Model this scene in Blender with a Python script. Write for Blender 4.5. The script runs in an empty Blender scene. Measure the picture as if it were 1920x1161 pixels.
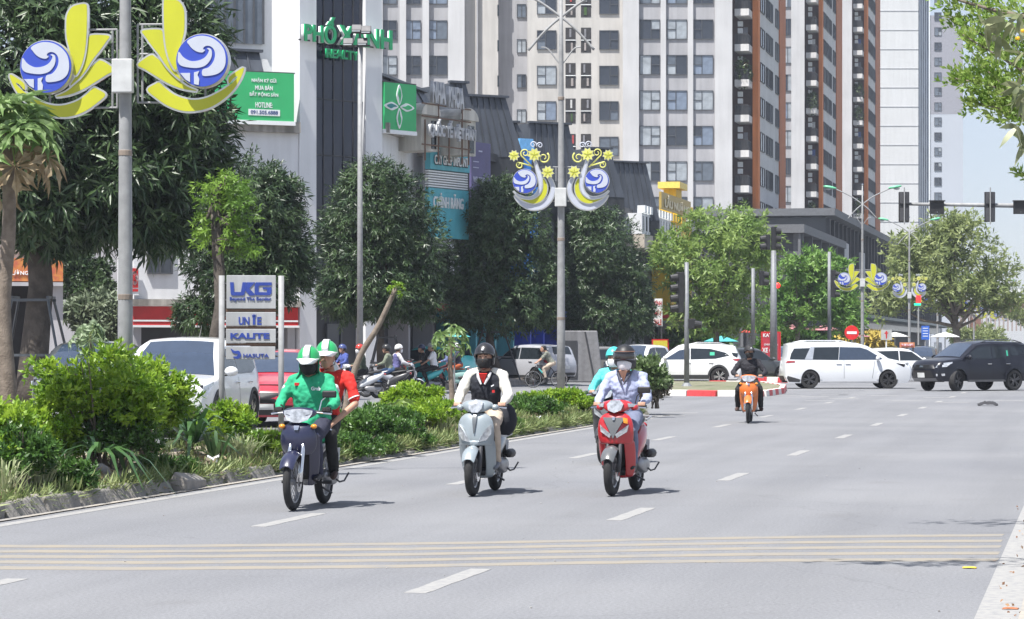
import bpy, bmesh, math, random
import numpy as np
from mathutils import Vector, Matrix, Euler
from mathutils.geometry import tessellate_polygon
R = math.radians
SC = bpy.context.scene
COL = SC.collection
# ---------------------------------------------------------------- camera, world, sun, exposure
F = 5100.0; HOR = 647.0; CH = 1.70
TH = math.atan(1092.0 / F); SN, CS = math.sin(TH), math.cos(TH)
cam = bpy.data.cameras.new('camera'); camo = bpy.data.objects.new('camera', cam); COL.objects.link(camo)
cam.sensor_width = 36; cam.lens = 36 * F / 1920; cam.shift_y = (HOR - 580.5) / 1920
cam.clip_end = 4000; cam.clip_start = .5
camo.location = (0, 0, CH); camo.rotation_euler = (R(90), 0, TH)
SC.camera = camo
SUND = Vector((-.193, -.389, .905)).normalized()          # towards the sun
W = bpy.data.worlds.new('World'); SC.world = W; W.use_nodes = True
nt = W.node_tree; bg = nt.nodes['Background']
sky = nt.nodes.new('ShaderNodeTexSky'); sky.sky_type = 'NISHITA'; sky.sun_disc = False
sky.sun_elevation = math.asin(SUND.z); sky.sun_rotation = math.atan2(SUND.x, SUND.y)
sky.air_density = 1.0; sky.dust_density = .35; sky.ozone_density = 1.5; sky.altitude = 0
hz = nt.nodes.new('ShaderNodeMix'); hz.data_type = 'RGBA'; hz.inputs[0].default_value = .7; hz.inputs[7].default_value = (3.7, 4.05, 5.0, 1)   # pale haze over the whole sky
nt.links.new(sky.outputs[0], hz.inputs[6]); nt.links.new(hz.outputs[2], bg.inputs[0]); bg.inputs[1].default_value = .078
sl = bpy.data.lights.new('sun', 'SUN'); sl.energy = 4.2; sl.angle = R(.53); sl.color = (1, .965, .91)
so = bpy.data.objects.new('sun', sl); COL.objects.link(so)
so.rotation_euler = (-SUND).to_track_quat('-Z', 'Y').to_euler()
vs = SC.view_settings; vs.view_transform = 'Standard'; vs.look = 'None'; vs.gamma = 1; vs.use_curve_mapping = False
vs.exposure = 1.12
# ---------------------------------------------------------------- where a place in the street is (d metres ahead of the camera)
def at(px, py, d):
    xc = (px - 960) / F * d
    return Vector((xc * CS - d * SN, xc * SN + d * CS, CH + (HOR - py) / F * d))
def dX(px, X): return X / ((px - 960) / F * CS - SN)
def dG(py, z=0): return (CH - z) * F / (py - HOR)
def gnd(px, py, z=0):
    v = at(px, py, dG(py, z)); v.z = z; return v
def onX(px, X, z=0):
    v = at(px, HOR, dX(px, X)); v.z = z; return v
# ---------------------------------------------------------------- materials
MC = {}
def M(key, col=None, rough=.6, metal=0, var=.12, scale=6, bump=0, coat=0, spec=.5, trans=0, alt=None, altf=.5, streak=0, emit=0, bscale=None):
    if key in MC: return MC[key]
    m = bpy.data.materials.new(key); m.use_nodes = True; n = m.node_tree; p = n.nodes['Principled BSDF']; L = n.links
    p.inputs['Roughness'].default_value = rough; p.inputs['Metallic'].default_value = metal
    p.inputs['Specular IOR Level'].default_value = spec; p.inputs['Coat Weight'].default_value = coat
    p.inputs['Coat Roughness'].default_value = .04
    if emit: p.inputs['Emission Color'].default_value = (*col, 1); p.inputs['Emission Strength'].default_value = emit
    tc = n.nodes.new('ShaderNodeTexCoord')
    ns = n.nodes.new('ShaderNodeTexNoise'); ns.inputs['Scale'].default_value = scale; ns.inputs['Detail'].default_value = 5
    L.new(tc.outputs['Object'], ns.inputs['Vector'])
    a = tuple(max(0, c * (1 - var)) for c in col); b = tuple(min(1, c * (1 + var)) for c in col)
    if alt: a, b = col, alt
    rp = n.nodes.new('ShaderNodeValToRGB'); rp.color_ramp.elements[0].color = (*a, 1); rp.color_ramp.elements[1].color = (*b, 1)
    rp.color_ramp.elements[0].position = .32 if not alt else altf - .12; rp.color_ramp.elements[1].position = .68 if not alt else altf + .12
    L.new(ns.outputs[0], rp.inputs[0]); out = rp.outputs[0]
    if streak:
        mp = n.nodes.new('ShaderNodeMapping'); mp.inputs['Scale'].default_value = (1.3, 1.3, .09); L.new(tc.outputs['Object'], mp.inputs[0])
        n2 = n.nodes.new('ShaderNodeTexNoise'); n2.inputs['Scale'].default_value = 2.2; n2.inputs['Detail'].default_value = 6; L.new(mp.outputs[0], n2.inputs['Vector'])
        r2 = n.nodes.new('ShaderNodeValToRGB'); r2.color_ramp.elements[0].position = .38; r2.color_ramp.elements[1].position = .6
        r2.color_ramp.elements[0].color = (1 - streak,) * 3 + (1,); r2.color_ramp.elements[1].color = (1, 1, 1, 1)
        L.new(n2.outputs[0], r2.inputs[0]); mx = n.nodes.new('ShaderNodeMix'); mx.data_type = 'RGBA'; mx.blend_type = 'MULTIPLY'; mx.inputs[0].default_value = 1
        L.new(out, mx.inputs[6]); L.new(r2.outputs[0], mx.inputs[7]); out = mx.outputs[2]
    L.new(out, p.inputs['Base Color'])
    if bump:
        n3 = n.nodes.new('ShaderNodeTexNoise'); n3.inputs['Scale'].default_value = bscale or scale * 6; n3.inputs['Detail'].default_value = 4
        L.new(tc.outputs['Object'], n3.inputs['Vector'])
        bp = n.nodes.new('ShaderNodeBump'); bp.inputs['Strength'].default_value = bump; bp.inputs['Distance'].default_value = .02
        L.new(n3.outputs[0], bp.inputs['Height']); L.new(bp.outputs[0], p.inputs['Normal'])
    if trans:
        tr = n.nodes.new('ShaderNodeBsdfTranslucent'); L.new(out, tr.inputs[0]); ms = n.nodes.new('ShaderNodeMixShader'); ms.inputs[0].default_value = trans
        o = n.nodes['Material Output']; L.new(p.outputs[0], ms.inputs[1]); L.new(tr.outputs[0], ms.inputs[2]); L.new(ms.outputs[0], o.inputs[0])
    MC[key] = m; return m
def paint(key, col, var=.02): return M(key, col, .32, 0, var, 3, coat=.9)
def leafm(key, col, col2, tr=.25, rough=.45, scale=3.5): return M(key, col, rough, 0, scale=scale, alt=col2, trans=tr, spec=.45)
BLK = M('black_plastic', (.018, .018, .02), .5); RUB = M('rubber', (.022, .022, .023), .85, bump=.1)
STEEL = M('galvanised_steel', (.29, .295, .30), .65, .0, .12, 9, streak=.15)
CHROME = M('chrome', (.75, .75, .76), .12, 1); DSTEEL = M('dark_steel', (.07, .07, .075), .5, .4)
GLASS = M('dark_glass', (.018, .024, .03), .07, 0, .1, spec=.6, coat=.0); WHITEM = M('white_paint', (.78, .78, .77), .5)
CLEAR = M('lamp_lens', (.32, .34, .36), .15, .25, coat=.6)
# ---------------------------------------------------------------- mesh builder
class MB:
    def __init__(s, X=None): s.v = []; s.f = []; s.mi = []; s.X = X or Matrix()
    def add(s, vs, fs, mi=0):
        o = len(s.v); X = s.X
        s.v += [tuple(X @ Vector(p)) for p in vs]; s.f += [tuple(i + o for i in f) for f in fs]; s.mi += [mi] * len(fs); return s
    def box(s, c, d, rot=None, mi=0, tap=1):
        h = [x / 2 for x in d]; vs = [Vector((x * h[0] * (tap if z > 0 else 1), y * h[1] * (tap if z > 0 else 1), z * h[2])) for z in (-1, 1) for y in (-1, 1) for x in (-1, 1)]
        m = Euler(rot).to_matrix() if rot else None
        vs = [((m @ p) if m else p) + Vector(c) for p in vs]
        return s.add(vs, [(0, 2, 3, 1), (4, 5, 7, 6), (0, 1, 5, 4), (2, 6, 7, 3), (0, 4, 6, 2), (1, 3, 7, 5)], mi)
    def bb(s, x0, x1, y0, y1, z0, z1, mi=0): return s.box(((x0 + x1) / 2, (y0 + y1) / 2, (z0 + z1) / 2), (abs(x1 - x0), abs(y1 - y0), abs(z1 - z0)), None, mi)
    def tube(s, pts, rad, n=8, cap=True, mi=0, flat=1, ends=False):
        pts = [Vector(p) for p in pts]
        if not hasattr(rad, '__len__'): rad = [rad] * len(pts)
        rad = list(rad)
        if ends:
            a = (pts[0] - pts[1]).normalized(); b = (pts[-1] - pts[-2]).normalized(); r0, r1 = rad[0], rad[-1]
            pts = [pts[0] + a * r0 * k for k in (.98, .8, .45)] + pts + [pts[-1] + b * r1 * k for k in (.45, .8, .98)]
            rad = [r0 * .2, r0 * .6, r0 * .89] + rad + [r1 * .89, r1 * .6, r1 * .2]
        vs = []; up = None
        for i, p in enumerate(pts):
            t = (pts[min(i + 1, len(pts) - 1)] - pts[max(i - 1, 0)]).normalized()
            if up is None:
                up = Vector((0, 0, 1)) if abs(t.z) < .9 else Vector((1, 0, 0))
            u = t.cross(up)
            if u.length < 1e-4: u = t.cross(Vector((0, 1, 0)))
            u.normalize(); w = u.cross(t).normalized(); up = w
            for k in range(n):
                a = 2 * math.pi * k / n; vs.append(p + (u * math.cos(a) + w * math.sin(a) * flat) * rad[i])
        fs = [(i * n + k, i * n + (k + 1) % n, (i + 1) * n + (k + 1) % n, (i + 1) * n + k) for i in range(len(pts) - 1) for k in range(n)]
        if cap: fs += [tuple(range(n))[::-1], tuple((len(pts) - 1) * n + k for k in range(n))]
        return s.add(vs, fs, mi)
    def cyl(s, p0, p1, r0, r1=None, n=12, mi=0): return s.tube([p0, p1], [r0, r0 if r1 is None else r1], n, True, mi)
    def lathe(s, prof, n=24, axis='z', c=(0, 0, 0), mi=0, cap=False):
        vs = []
        for r, h in prof:
            for k in range(n):
                a = 2 * math.pi * k / n; q = (r * math.cos(a), r * math.sin(a), h)
                if axis == 'x': q = (q[2], q[0], q[1])
                if axis == 'y': q = (q[0], q[2], q[1])
                vs.append(Vector(q) + Vector(c))
        m = len(prof); fs = [(i * n + k, i * n + (k + 1) % n, (i + 1) * n + (k + 1) % n, (i + 1) * n + k) for i in range(m - 1) for k in range(n)]
        if cap: fs += [tuple(range(n))[::-1], tuple((m - 1) * n + k for k in range(n))]
        return s.add(vs, fs, mi)
    def ball(s, c, r, nu=14, nv=9, mi=0, z0=-1, z1=1, rot=None):
        if not hasattr(r, '__len__'): r = (r, r, r)
        vs = []; m = Euler(rot).to_matrix() if rot else None
        a0, a1 = math.asin(max(-1, z0)), math.asin(min(1, z1))
        for i in range(nv + 1):
            t = a0 + (a1 - a0) * i / nv
            for k in range(nu):
                a = 2 * math.pi * k / nu; p = Vector((math.cos(t) * math.cos(a) * r[0], math.cos(t) * math.sin(a) * r[1], math.sin(t) * r[2]))
                vs.append(((m @ p) if m else p) + Vector(c))
        fs = [(i * nu + k, i * nu + (k + 1) % nu, (i + 1) * nu + (k + 1) % nu, (i + 1) * nu + k) for i in range(nv) for k in range(nu)]
        return s.add(vs, fs, mi)
    def loft(s, rings, closed=True, cap=True, mi=0):
        n = len(rings[0]); vs = [p for r in rings for p in r]; m = n if closed else n - 1
        fs = [(i * n + k, i * n + (k + 1) % n, (i + 1) * n + (k + 1) % n, (i + 1) * n + k) for i in range(len(rings) - 1) for k in range(m)]
        if cap and closed: fs += [tuple(range(n))[::-1], tuple((len(rings) - 1) * n + k for k in range(n))]
        return s.add(vs, fs, mi)
    def prism(s, poly, t0, t1, mi=0):                       # poly in local x,z; thickness along y
        n = len(poly); tr = tessellate_polygon([[Vector((a, b, 0)) for a, b in poly]])
        vs = [(a, t0, b) for a, b in poly] + [(a, t1, b) for a, b in poly]
        fs = [tuple(t) for t in tr] + [tuple(i + n for i in t)[::-1] for t in tr] + [(i, (i + 1) % n, (i + 1) % n + n, i + n) for i in range(n)]
        return s.add(vs, fs, mi)
    def mesh(s, name, mats, smooth=False):
        me = bpy.data.meshes.new(name); me.from_pydata(s.v, [], s.f)
        for m in (mats if isinstance(mats, (list, tuple)) else [mats]): me.materials.append(m)
        if any(s.mi): me.polygons.foreach_set('material_index', s.mi)
        bm = bmesh.new(); bm.from_mesh(me); bmesh.ops.recalc_face_normals(bm, faces=bm.faces); bm.to_mesh(me); bm.free()
        if smooth:
            me.polygons.foreach_set('use_smooth', [True] * len(me.polygons))
            if smooth != 'all': me.set_sharp_from_angle(angle=R(smooth if smooth is not True else 40))
        me.update(); return me
    def build(s, name, mats, parent=None, smooth=False, bevel=0, sub=0, solid=0):
        o = bpy.data.objects.new(name, s.mesh(name, mats, smooth)); COL.objects.link(o); o.parent = parent
        if solid: md = o.modifiers.new('s', 'SOLIDIFY'); md.thickness = solid; md.offset = 0
        if bevel: md = o.modifiers.new('b', 'BEVEL'); md.width = bevel; md.segments = 2; md.limit_method = 'ANGLE'
        if sub: md = o.modifiers.new('u', 'SUBSURF'); md.levels = sub; md.render_levels = sub
        return o
def inst(name, me, parent=None, loc=(0, 0, 0), rot=(0, 0, 0), sc=(1, 1, 1)):
    o = bpy.data.objects.new(name, me); COL.objects.link(o); o.parent = parent; o.location = loc; o.rotation_euler = rot; o.scale = sc; return o
def tag(o, label=None, cat=None, group=None, kind=None):
    if label: o['label'] = label
    if cat: o['category'] = cat
    if group: o['group'] = group
    if kind: o['kind'] = kind
    return o
def thing(name, label, cat, loc=(0, 0, 0), rz=0, group=None):
    o = bpy.data.objects.new(name, None); COL.objects.link(o); o.empty_display_size = .2
    o.location = loc; o.rotation_euler = (0, 0, rz); return tag(o, label, cat, group)
def kids(o): return [c for c in KID.get(o.name, [])]
def copy_tree(o, par=None, allo=None):
    allo = allo if allo is not None else list(COL.objects)
    c = o.copy(); COL.objects.link(c); c.parent = par
    for ch in [q for q in allo if q.parent == o]: copy_tree(ch, c, allo)
    return c
def dup(o, loc, rz, label, sc=None, group=None):
    c = copy_tree(o); c.location = loc; c.rotation_euler = (0, 0, rz); c['label'] = label
    if sc: c.scale = (sc,) * 3
    if group: c['group'] = group
    return c
def catmull(pts, k=6, closed=True):
    n = len(pts); out = []
    rng = range(n) if closed else range(n - 1)
    for i in rng:
        g = lambda j: Vector(pts[j % n] if closed else pts[max(0, min(n - 1, j))])
        p0, p1, p2, p3 = g(i - 1), g(i), g(i + 1), g(i + 2)
        for q in range(k):
            t = q / k; out.append(tuple(.5 * ((2 * p1) + (p2 - p0) * t + (2 * p0 - 5 * p1 + 4 * p2 - p3) * t * t + (3 * p1 - p0 - 3 * p2 + p3) * t ** 3)))
    if not closed: out.append(tuple(pts[-1]))
    return out
def text(s, name, mat, par, loc, w=None, h=None, rot=(R(90), 0, 0), ext=.01, bold=0, shear=0, align='c'):
    cu = bpy.data.curves.new(name, 'FONT'); cu.body = s; cu.extrude = 1; cu.offset = bold; cu.resolution_u = 3; cu.shear = shear
    t = bpy.data.objects.new(name, cu); COL.objects.link(t); bpy.context.view_layer.update()
    me = bpy.data.meshes.new_from_object(t.evaluated_get(bpy.context.evaluated_depsgraph_get())); bpy.data.objects.remove(t)
    co = np.zeros(len(me.vertices) * 3); me.vertices.foreach_get('co', co); co = co.reshape(-1, 3)
    mn, mx = co.min(0), co.max(0); sz = mx - mn
    sx = w / sz[0] if w else None; sy = h / sz[1] if h else None; sx = sx or sy; sy = sy or sx
    co = (co - (mn + mx) / 2) * [sx, sy, ext / 2]
    if align == 'l': co[:, 0] += sz[0] * sx / 2
    me.vertices.foreach_set('co', co.ravel()); me.materials.clear(); me.materials.append(mat); me.update()
    return inst(name, me, par, loc, rot)
# ---------------------------------------------------------------- leaves
def frames(ax, rnd):
    ref = rnd.normal(size=ax.shape); u = np.cross(ax, ref); u /= np.linalg.norm(u, axis=1, keepdims=True) + 1e-9
    return u, np.cross(ax, u)
def leaf_mesh(name, P, A, N, ln, wd, mat, seg=1, droop=.0):
    """P base, A direction, N normal (all n,3); ln, wd (n,). seg 1: folded diamond, seg 2: strap of 2 bends"""
    n = len(P); A = A / (np.linalg.norm(A, axis=1, keepdims=True) + 1e-9); S = np.cross(A, N); S /= np.linalg.norm(S, axis=1, keepdims=True) + 1e-9
    N = np.cross(S, A); ln = ln[:, None]; wd = wd[:, None]; D = np.array([0, 0, -1.])
    if seg == 1:
        b = P; m = P + A * ln * .45 + N * ln * .03; t = P + A * ln + D * ln * droop
        V = np.stack([b, m + S * wd / 2 - N * wd * .12, t, m - S * wd / 2 - N * wd * .12], 1).reshape(-1, 3)
        i = np.arange(n)[:, None] * 4; Fc = np.concatenate([i + [0, 1, 2], i + [0, 2, 3]], 1).reshape(-1, 3)
    else:
        ts = [0, .3, .62, 1]; rows = []
        for k, t in enumerate(ts):
            c = P + A * ln * t + D * ln * droop * t * t; ww = wd * [.5, 1, .8, .06][k] / 2
            rows += [c + S * ww, c - S * ww]
        V = np.stack(rows, 1).reshape(-1, 3); i = np.arange(n)[:, None] * 8
        Fc = np.concatenate([i + np.array(q) for k in range(3) for q in ([2 * k, 2 * k + 1, 2 * k + 3], [2 * k, 2 * k + 3, 2 * k + 2])], 1).reshape(-1, 3)
    me = bpy.data.meshes.new(name); me.vertices.add(len(V)); me.vertices.foreach_set('co', V.ravel())
    me.loops.add(Fc.size); me.loops.foreach_set('vertex_index', Fc.ravel().astype(np.int32)); me.polygons.add(len(Fc))
    me.polygons.foreach_set('loop_start', np.arange(len(Fc), dtype=np.int32) * 3)
    me.update(calc_edges=True); me.materials.append(mat); return me
def rosettes(C, AX, per, ln, wd, rnd, spread=1.0, droop=.25, up=.15):
    n = len(C); u, v = frames(AX, rnd); P = np.repeat(C, per, 0); ax = np.repeat(AX, per, 0); u = np.repeat(u, per, 0); v = np.repeat(v, per, 0)
    th = (np.tile(np.arange(per), n) * 2.4 + np.repeat(rnd.uniform(0, 6.3, n), per))[:, None]; q = rnd.uniform(.25, 1, (n * per, 1)) * spread
    A = ax * (1.15 - q) + (u * np.cos(th) + v * np.sin(th)) * q; A[:, 2] += up - droop * rnd.uniform(0, 1, n * per)
    L = ln * rnd.uniform(.65, 1.15, n * per); P = P + ax * (rnd.uniform(-.5, .5, (n * per, 1)) * ln)
    N = ax + rnd.normal(size=ax.shape) * .35; N[:, 2] += .4
    return P, A, N, L, wd * rnd.uniform(.75, 1.15, n * per)
def lobes_pts(lobes, n, rnd, bias=.3, low=-1.):
    """points in ellipsoid lobes (c, (rx,ry,rz)) mostly near the surface, with outward axes"""
    w = np.array([(r[0] * r[1] * r[2]) ** .667 for c, r in lobes]); idx = rnd.choice(len(lobes), n, p=w / w.sum())
    c = np.array([l[0] for l in lobes])[idx]; r = np.array([l[1] for l in lobes])[idx]
    d = rnd.normal(size=(n, 3)); d /= np.linalg.norm(d, axis=1, keepdims=True)
    rr = rnd.uniform(0, 1, (n, 1)) ** bias; rr *= 1 + rnd.normal(size=(n, 1)) * .06
    ax = d / r; ax /= np.linalg.norm(ax, axis=1, keepdims=True)
    return c + d * r * rr, ax
def crown_lobes(c, rx, ry, rz, k, rnd, ls=.45):
    out = [(np.array(c), np.array((rx * .72, ry * .72, rz * .75)))]
    for i in range(k):
        a = 2 * math.pi * (i + rnd.uniform(-.4, .4)) / k * 2.4; e = math.asin(rnd.uniform(-.75, .97)); q = rnd.uniform(.6, .8)
        o = np.array((math.cos(a) * math.cos(e) * rx * q, math.sin(a) * math.cos(e) * ry * q, math.sin(e) * rz * q)); s = ls * rnd.uniform(.6, 1.1)
        out.append((np.array(c) + o, np.array((rx * s, ry * s, rz * s * .8))))
    return out
def limb_tubes(mb, base, top, r, targets, rnd, n=8):
    base, top = Vector(base), Vector(top); mid = [base.lerp(top, t) + Vector((rnd.normal() * r * .5, rnd.normal() * r * .5, 0)) * (0 if t in (0, 1) else 1) for t in (0, .12, .5, 1)]
    mb.tube(mid, [r * 1.35, r * 1.05, r * .85, r * .7], n)
    for t in targets:
        t = Vector(t); s = base.lerp(top, float(rnd.uniform(.7, 1))); m = s.lerp(t, .45) + Vector((0, 0, -.12 * (t - s).length + .15))
        mb.tube([s, s.lerp(m, .5) + Vector((0, 0, .05)), m, t], [r * .5, r * .38, r * .28, r * .1], max(5, n - 2))
def tree(name, label, loc, top_trunk, r, lobes, nros, per, ln, wd, lmat, bmat, seed=1, bias=.3, spread=1., droop=.3, group=None, lim=7, seg=1, cat='tree', extra=None, up=.15):
    rnd = np.random.default_rng(seed); t = thing(name, label, cat, loc, 0, group)
    mb = MB(); tg = [l[0] for l in lobes[1:]][:lim]; limb_tubes(mb, (0, 0, -.15), top_trunk, r, tg, rnd); mb.build('trunk', bmat, t, smooth='all')
    C, AX = lobes_pts(lobes, nros, rnd, bias)
    me = leaf_mesh('crown', *rosettes(C, AX, per, ln, wd, rnd, spread, droop, up), lmat, seg, .12)
    inst('crown', me, t); return t
# ================================================================ THE SETTING
def asphalt(key, col, col2):
    m = bpy.data.materials.new(key); m.use_nodes = True; n = m.node_tree; L = n.links; p = n.nodes['Principled BSDF']; p.inputs['Roughness'].default_value = .82
    p.inputs['Specular IOR Level'].default_value = .3
    g = n.nodes.new('ShaderNodeNewGeometry')
    def nz(sc, det, xyz=(1, 1, 1)):
        mp = n.nodes.new('ShaderNodeMapping'); mp.inputs['Scale'].default_value = xyz; L.new(g.outputs['Position'], mp.inputs[0])
        a = n.nodes.new('ShaderNodeTexNoise'); a.inputs['Scale'].default_value = sc; a.inputs['Detail'].default_value = det; L.new(mp.outputs[0], a.inputs['Vector']); return a.outputs[0]
    def ramp(x, a, ca, b, cb):
        r = n.nodes.new('ShaderNodeValToRGB'); e = r.color_ramp.elements; e[0].position = a; e[1].position = b; e[0].color = (*ca, 1); e[1].color = (*cb, 1); L.new(x, r.inputs[0]); return r.outputs[0]
    def mul(a, b, f=1):
        x = n.nodes.new('ShaderNodeMix'); x.data_type = 'RGBA'; x.blend_type = 'MULTIPLY'; x.inputs[0].default_value = f; L.new(a, x.inputs[6]); L.new(b, x.inputs[7]); return x.outputs[2]
    c = ramp(nz(.22, 6), .3, col, .7, col2)
    c = mul(c, ramp(nz(1.0, 5, (1.1, .045, 1)), .36, (.92, .92, .92), .6, (1.03, 1.03, 1.03)))     # wheel tracks along the road
    c = mul(c, ramp(nz(38, 3), .3, (.8, .8, .8), .7, (1.16, 1.16, 1.16)))
    c = mul(c, ramp(nz(160, 2), .35, (.78, .78, .78), .66, (1.2, 1.2, 1.2)))
    c = mul(c, ramp(nz(.9, 8), .62, (1, 1, 1), .76, (.90, .89, .88)))
    v = n.nodes.new('ShaderNodeTexVoronoi'); v.feature = 'DISTANCE_TO_EDGE'; v.inputs['Scale'].default_value = .16
    nn = n.nodes.new('ShaderNodeTexNoise'); nn.inputs['Scale'].default_value = .8; nn.inputs['Detail'].default_value = 6; L.new(g.outputs['Position'], nn.inputs['Vector'])
    ad = n.nodes.new('ShaderNodeMix'); ad.data_type = 'RGBA'; ad.blend_type = 'ADD'; ad.inputs[0].default_value = 1.6; L.new(g.outputs['Position'], ad.inputs[6]); L.new(nn.outputs[1], ad.inputs[7]); L.new(ad.outputs[2], v.inputs['Vector'])
    c = mul(c, ramp(v.outputs['Distance'], .0, (.8, .8, .8), .003, (1, 1, 1)), .6)
    L.new(c, p.inputs['Base Color'])
    b = n.nodes.new('ShaderNodeBump'); b.inputs['Strength'].default_value = .35; b.inputs['Distance'].default_value = .01; L.new(nz(90, 4), b.inputs['Height']); L.new(b.outputs[0], p.inputs['Normal'])
    MC[key] = m; return m
ASPH = asphalt('asphalt', (.168, .172, .185), (.205, .208, .218))
DIRT = M('dirt', (.20, .165, .125), .95, scale=2.5, alt=(.33, .29, .23), bump=.7, bscale=14)
SAND = M('sandy_dust', (.34, .31, .27), .95, scale=5, alt=(.24, .235, .23), altf=.55, bump=.3)
PAVE = M('paving', (.33, .29, .26), .85, scale=1.2, alt=(.25, .23, .22), bump=.3)
KRED = M('kerb_red', (.50, .045, .05), .6, scale=8, var=.18, bump=.3); KWHT = M('kerb_white', (.62, .60, .57), .7, scale=5, var=.1, bump=.3)
CONC = M('kerb_concrete', (.30, .275, .25), .9, scale=3, alt=(.21, .20, .185), bump=.6, bscale=25)
LINE = M('road_paint', (.225, .225, .23), .75, scale=14, alt=(.295, .29, .28), altf=.45)
RUMB = M('rumble_paint', (.245, .218, .175), .8, scale=4, alt=(.205, .198, .188), altf=.55)
def sheet(name, quads, mat, par=None, kind='structure', z=None, div=0):
    mb = MB()
    for q in quads:
        q = [(*p[:2], z if z is not None else (p[2] if len(p) > 2 else 0)) for p in q]; mb.add(q, [tuple(range(len(q)))])
    o = mb.build(name, mat, par)
    if kind: o['kind'] = kind
    return o
GRASSG = M('far_ground', (.16, .155, .14), .95, scale=.05, alt=(.10, .12, .07))
sheet('ground', [[(-2500, -300), (2500, -300), (2500, 3500), (-2500, 3500)]], GRASSG, z=-.05)
road = sheet('road', [[(-24, -60), (-.3, -60), (-.3, 84), (-24, 84)], [(-24, 84), (190, 84), (190, 134), (-24, 134)], [(-24, 134), (-.3, 134), (-.3, 900), (-24, 900)]], ASPH, z=0)
side = sheet('side_road', [[(-24, -60, .15), (-13.45, -60, .15), (-13.45, 62, .15), (-24, 62, .15)], [(-24, 62, .15), (-13.45, 62, .15), (-13.45, 88, .008), (-24, 88, .008)]], ASPH)
left_pav = MB(); left_pav.bb(-60, -24, -60, 200, -.04, .27); left_pav.bb(-60, -24, 200.01, 420, -.04, .2); o = left_pav.build('pavement', PAVE); o['kind'] = 'structure'; pavL = o
rp = MB(); rp.bb(-.02, 9, -60, 82, -.04, .12); o = rp.build('pavement', PAVE); o['kind'] = 'structure'; pavR = o
sheet('verge_dust', [[(-.46, -60), (-.02, -60), (-.02, 84), (-.46, 84)]], SAND, z=.009)
# kerb stones ----------------------------------------------------
def stone_mesh(name, mat, L, w, h, slope=.0, seed=0):
    mb = MB(); rr = random.Random(seed); j = lambda: rr.uniform(-.008, .008)
    vs = [(-w / 2 + j(), -L / 2, -.12), (w / 2 + j(), -L / 2, -.12), (w / 2 + j(), L / 2, -.12), (-w / 2 + j(), L / 2, -.12),
          (-w / 2 + j(), -L / 2, h + j()), (w / 2 - slope + j(), -L / 2, h + j()), (w / 2 - slope + j(), L / 2, h + j()), (-w / 2 + j(), L / 2, h + j())]
    mb.add(vs, [(0, 3, 2, 1), (4, 5, 6, 7), (0, 1, 5, 4), (1, 2, 6, 5), (2, 3, 7, 6), (3, 0, 4, 7)]); bm_o = mb.build(name, mat, bevel=.02)
    me = bpy.data.meshes.new_from_object(bm_o.evaluated_get(bpy.context.evaluated_depsgraph_get())); bpy.data.objects.remove(bm_o); return me
bpy.context.view_layer.update()
def sm(*a, **k):
    return stone_mesh(*a, **k)
KST = [sm('kerb_stone', CONC, .96, .32, .17, .14, seed=i) for i in range(3)]
KSR = sm('kerb_stone', KRED, .98, .22, .2, .03, seed=5); KSW = sm('kerb_stone', KWHT, .98, .22, .2, .03, seed=6); KSP = sm('kerb_stone', CONC, .98, .2, .135, .03, seed=7)
# the planted median: soil with its kerbs
rn = random.Random(4); N0 = 70
def soil_h(x, y):
    from mathutils import noise
    e = min(1, (x + 13.3) / .5, (-10.45 - x) / .7) if y > 33 else min(1, (x + 13.3) / .5, (-10.6 - x) / .7); return .02 + .26 * max(0, e) ** .6 + .07 * noise.noise((x * 1.7, y * 1.3, 0)) * max(0, e)
ys = [10 + 54.5 * i / 260 for i in range(261)]; xs = [-13.3 + 2.82 * i / 22 for i in range(23)]
mb = MB(); mb.add([(x - (0 if y < 62 else 0), y, soil_h(x, y) * (1 if y < 63.5 else .4)) for y in ys for x in xs], [(i * 23 + k, i * 23 + k + 1, (i + 1) * 23 + k + 1, (i + 1) * 23 + k) for i in range(260) for k in range(22)])
med = mb.build('median_soil', DIRT, smooth='all'); med['kind'] = 'structure'
for i in range(54):
    y = 10.5 + i * 1.0; j = rn.uniform
    o = inst('kerb_stone', KST[i % 3], med, (-10.5 + j(-.03, .03), y, j(-.03, .0)), (j(-.03, .03), j(-.05, .16), j(-.04, .04)))
    if y > 34: o.location.z = -.13 + (.06 if i % 7 == 0 else 0)
    if 29.9 < y < 31.2 or 24 < y < 25.1: o.rotation_euler = (j(-.1, .1), .5, j(-.15, .15)); o.location.z = -.02; o.location.x += .05
for i in range(54): inst('kerb_stone', KST[(i + 1) % 3], med, (-13.42, 10.5 + i * 1.0, .02 if i < 50 else -.02), (0, 0, math.pi + rn.uniform(-.02, .02)))
for k in range(7):                                     # the rounded nose of the median
    a = -math.pi / 2 * 0 + math.pi * (k + .5) / 7; inst('kerb_stone', KST[k % 3], med, (-11.96 + 1.42 * math.cos(a), 64.5 + .9 * math.sin(a), -.02), (0, 0, a), (1, .62, 1))
sheet('gutter_dust', [[(-10.35, 8), (-10.27, 8), (-10.22, 64), (-10.35, 64)]], SAND, z=.012)
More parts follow.
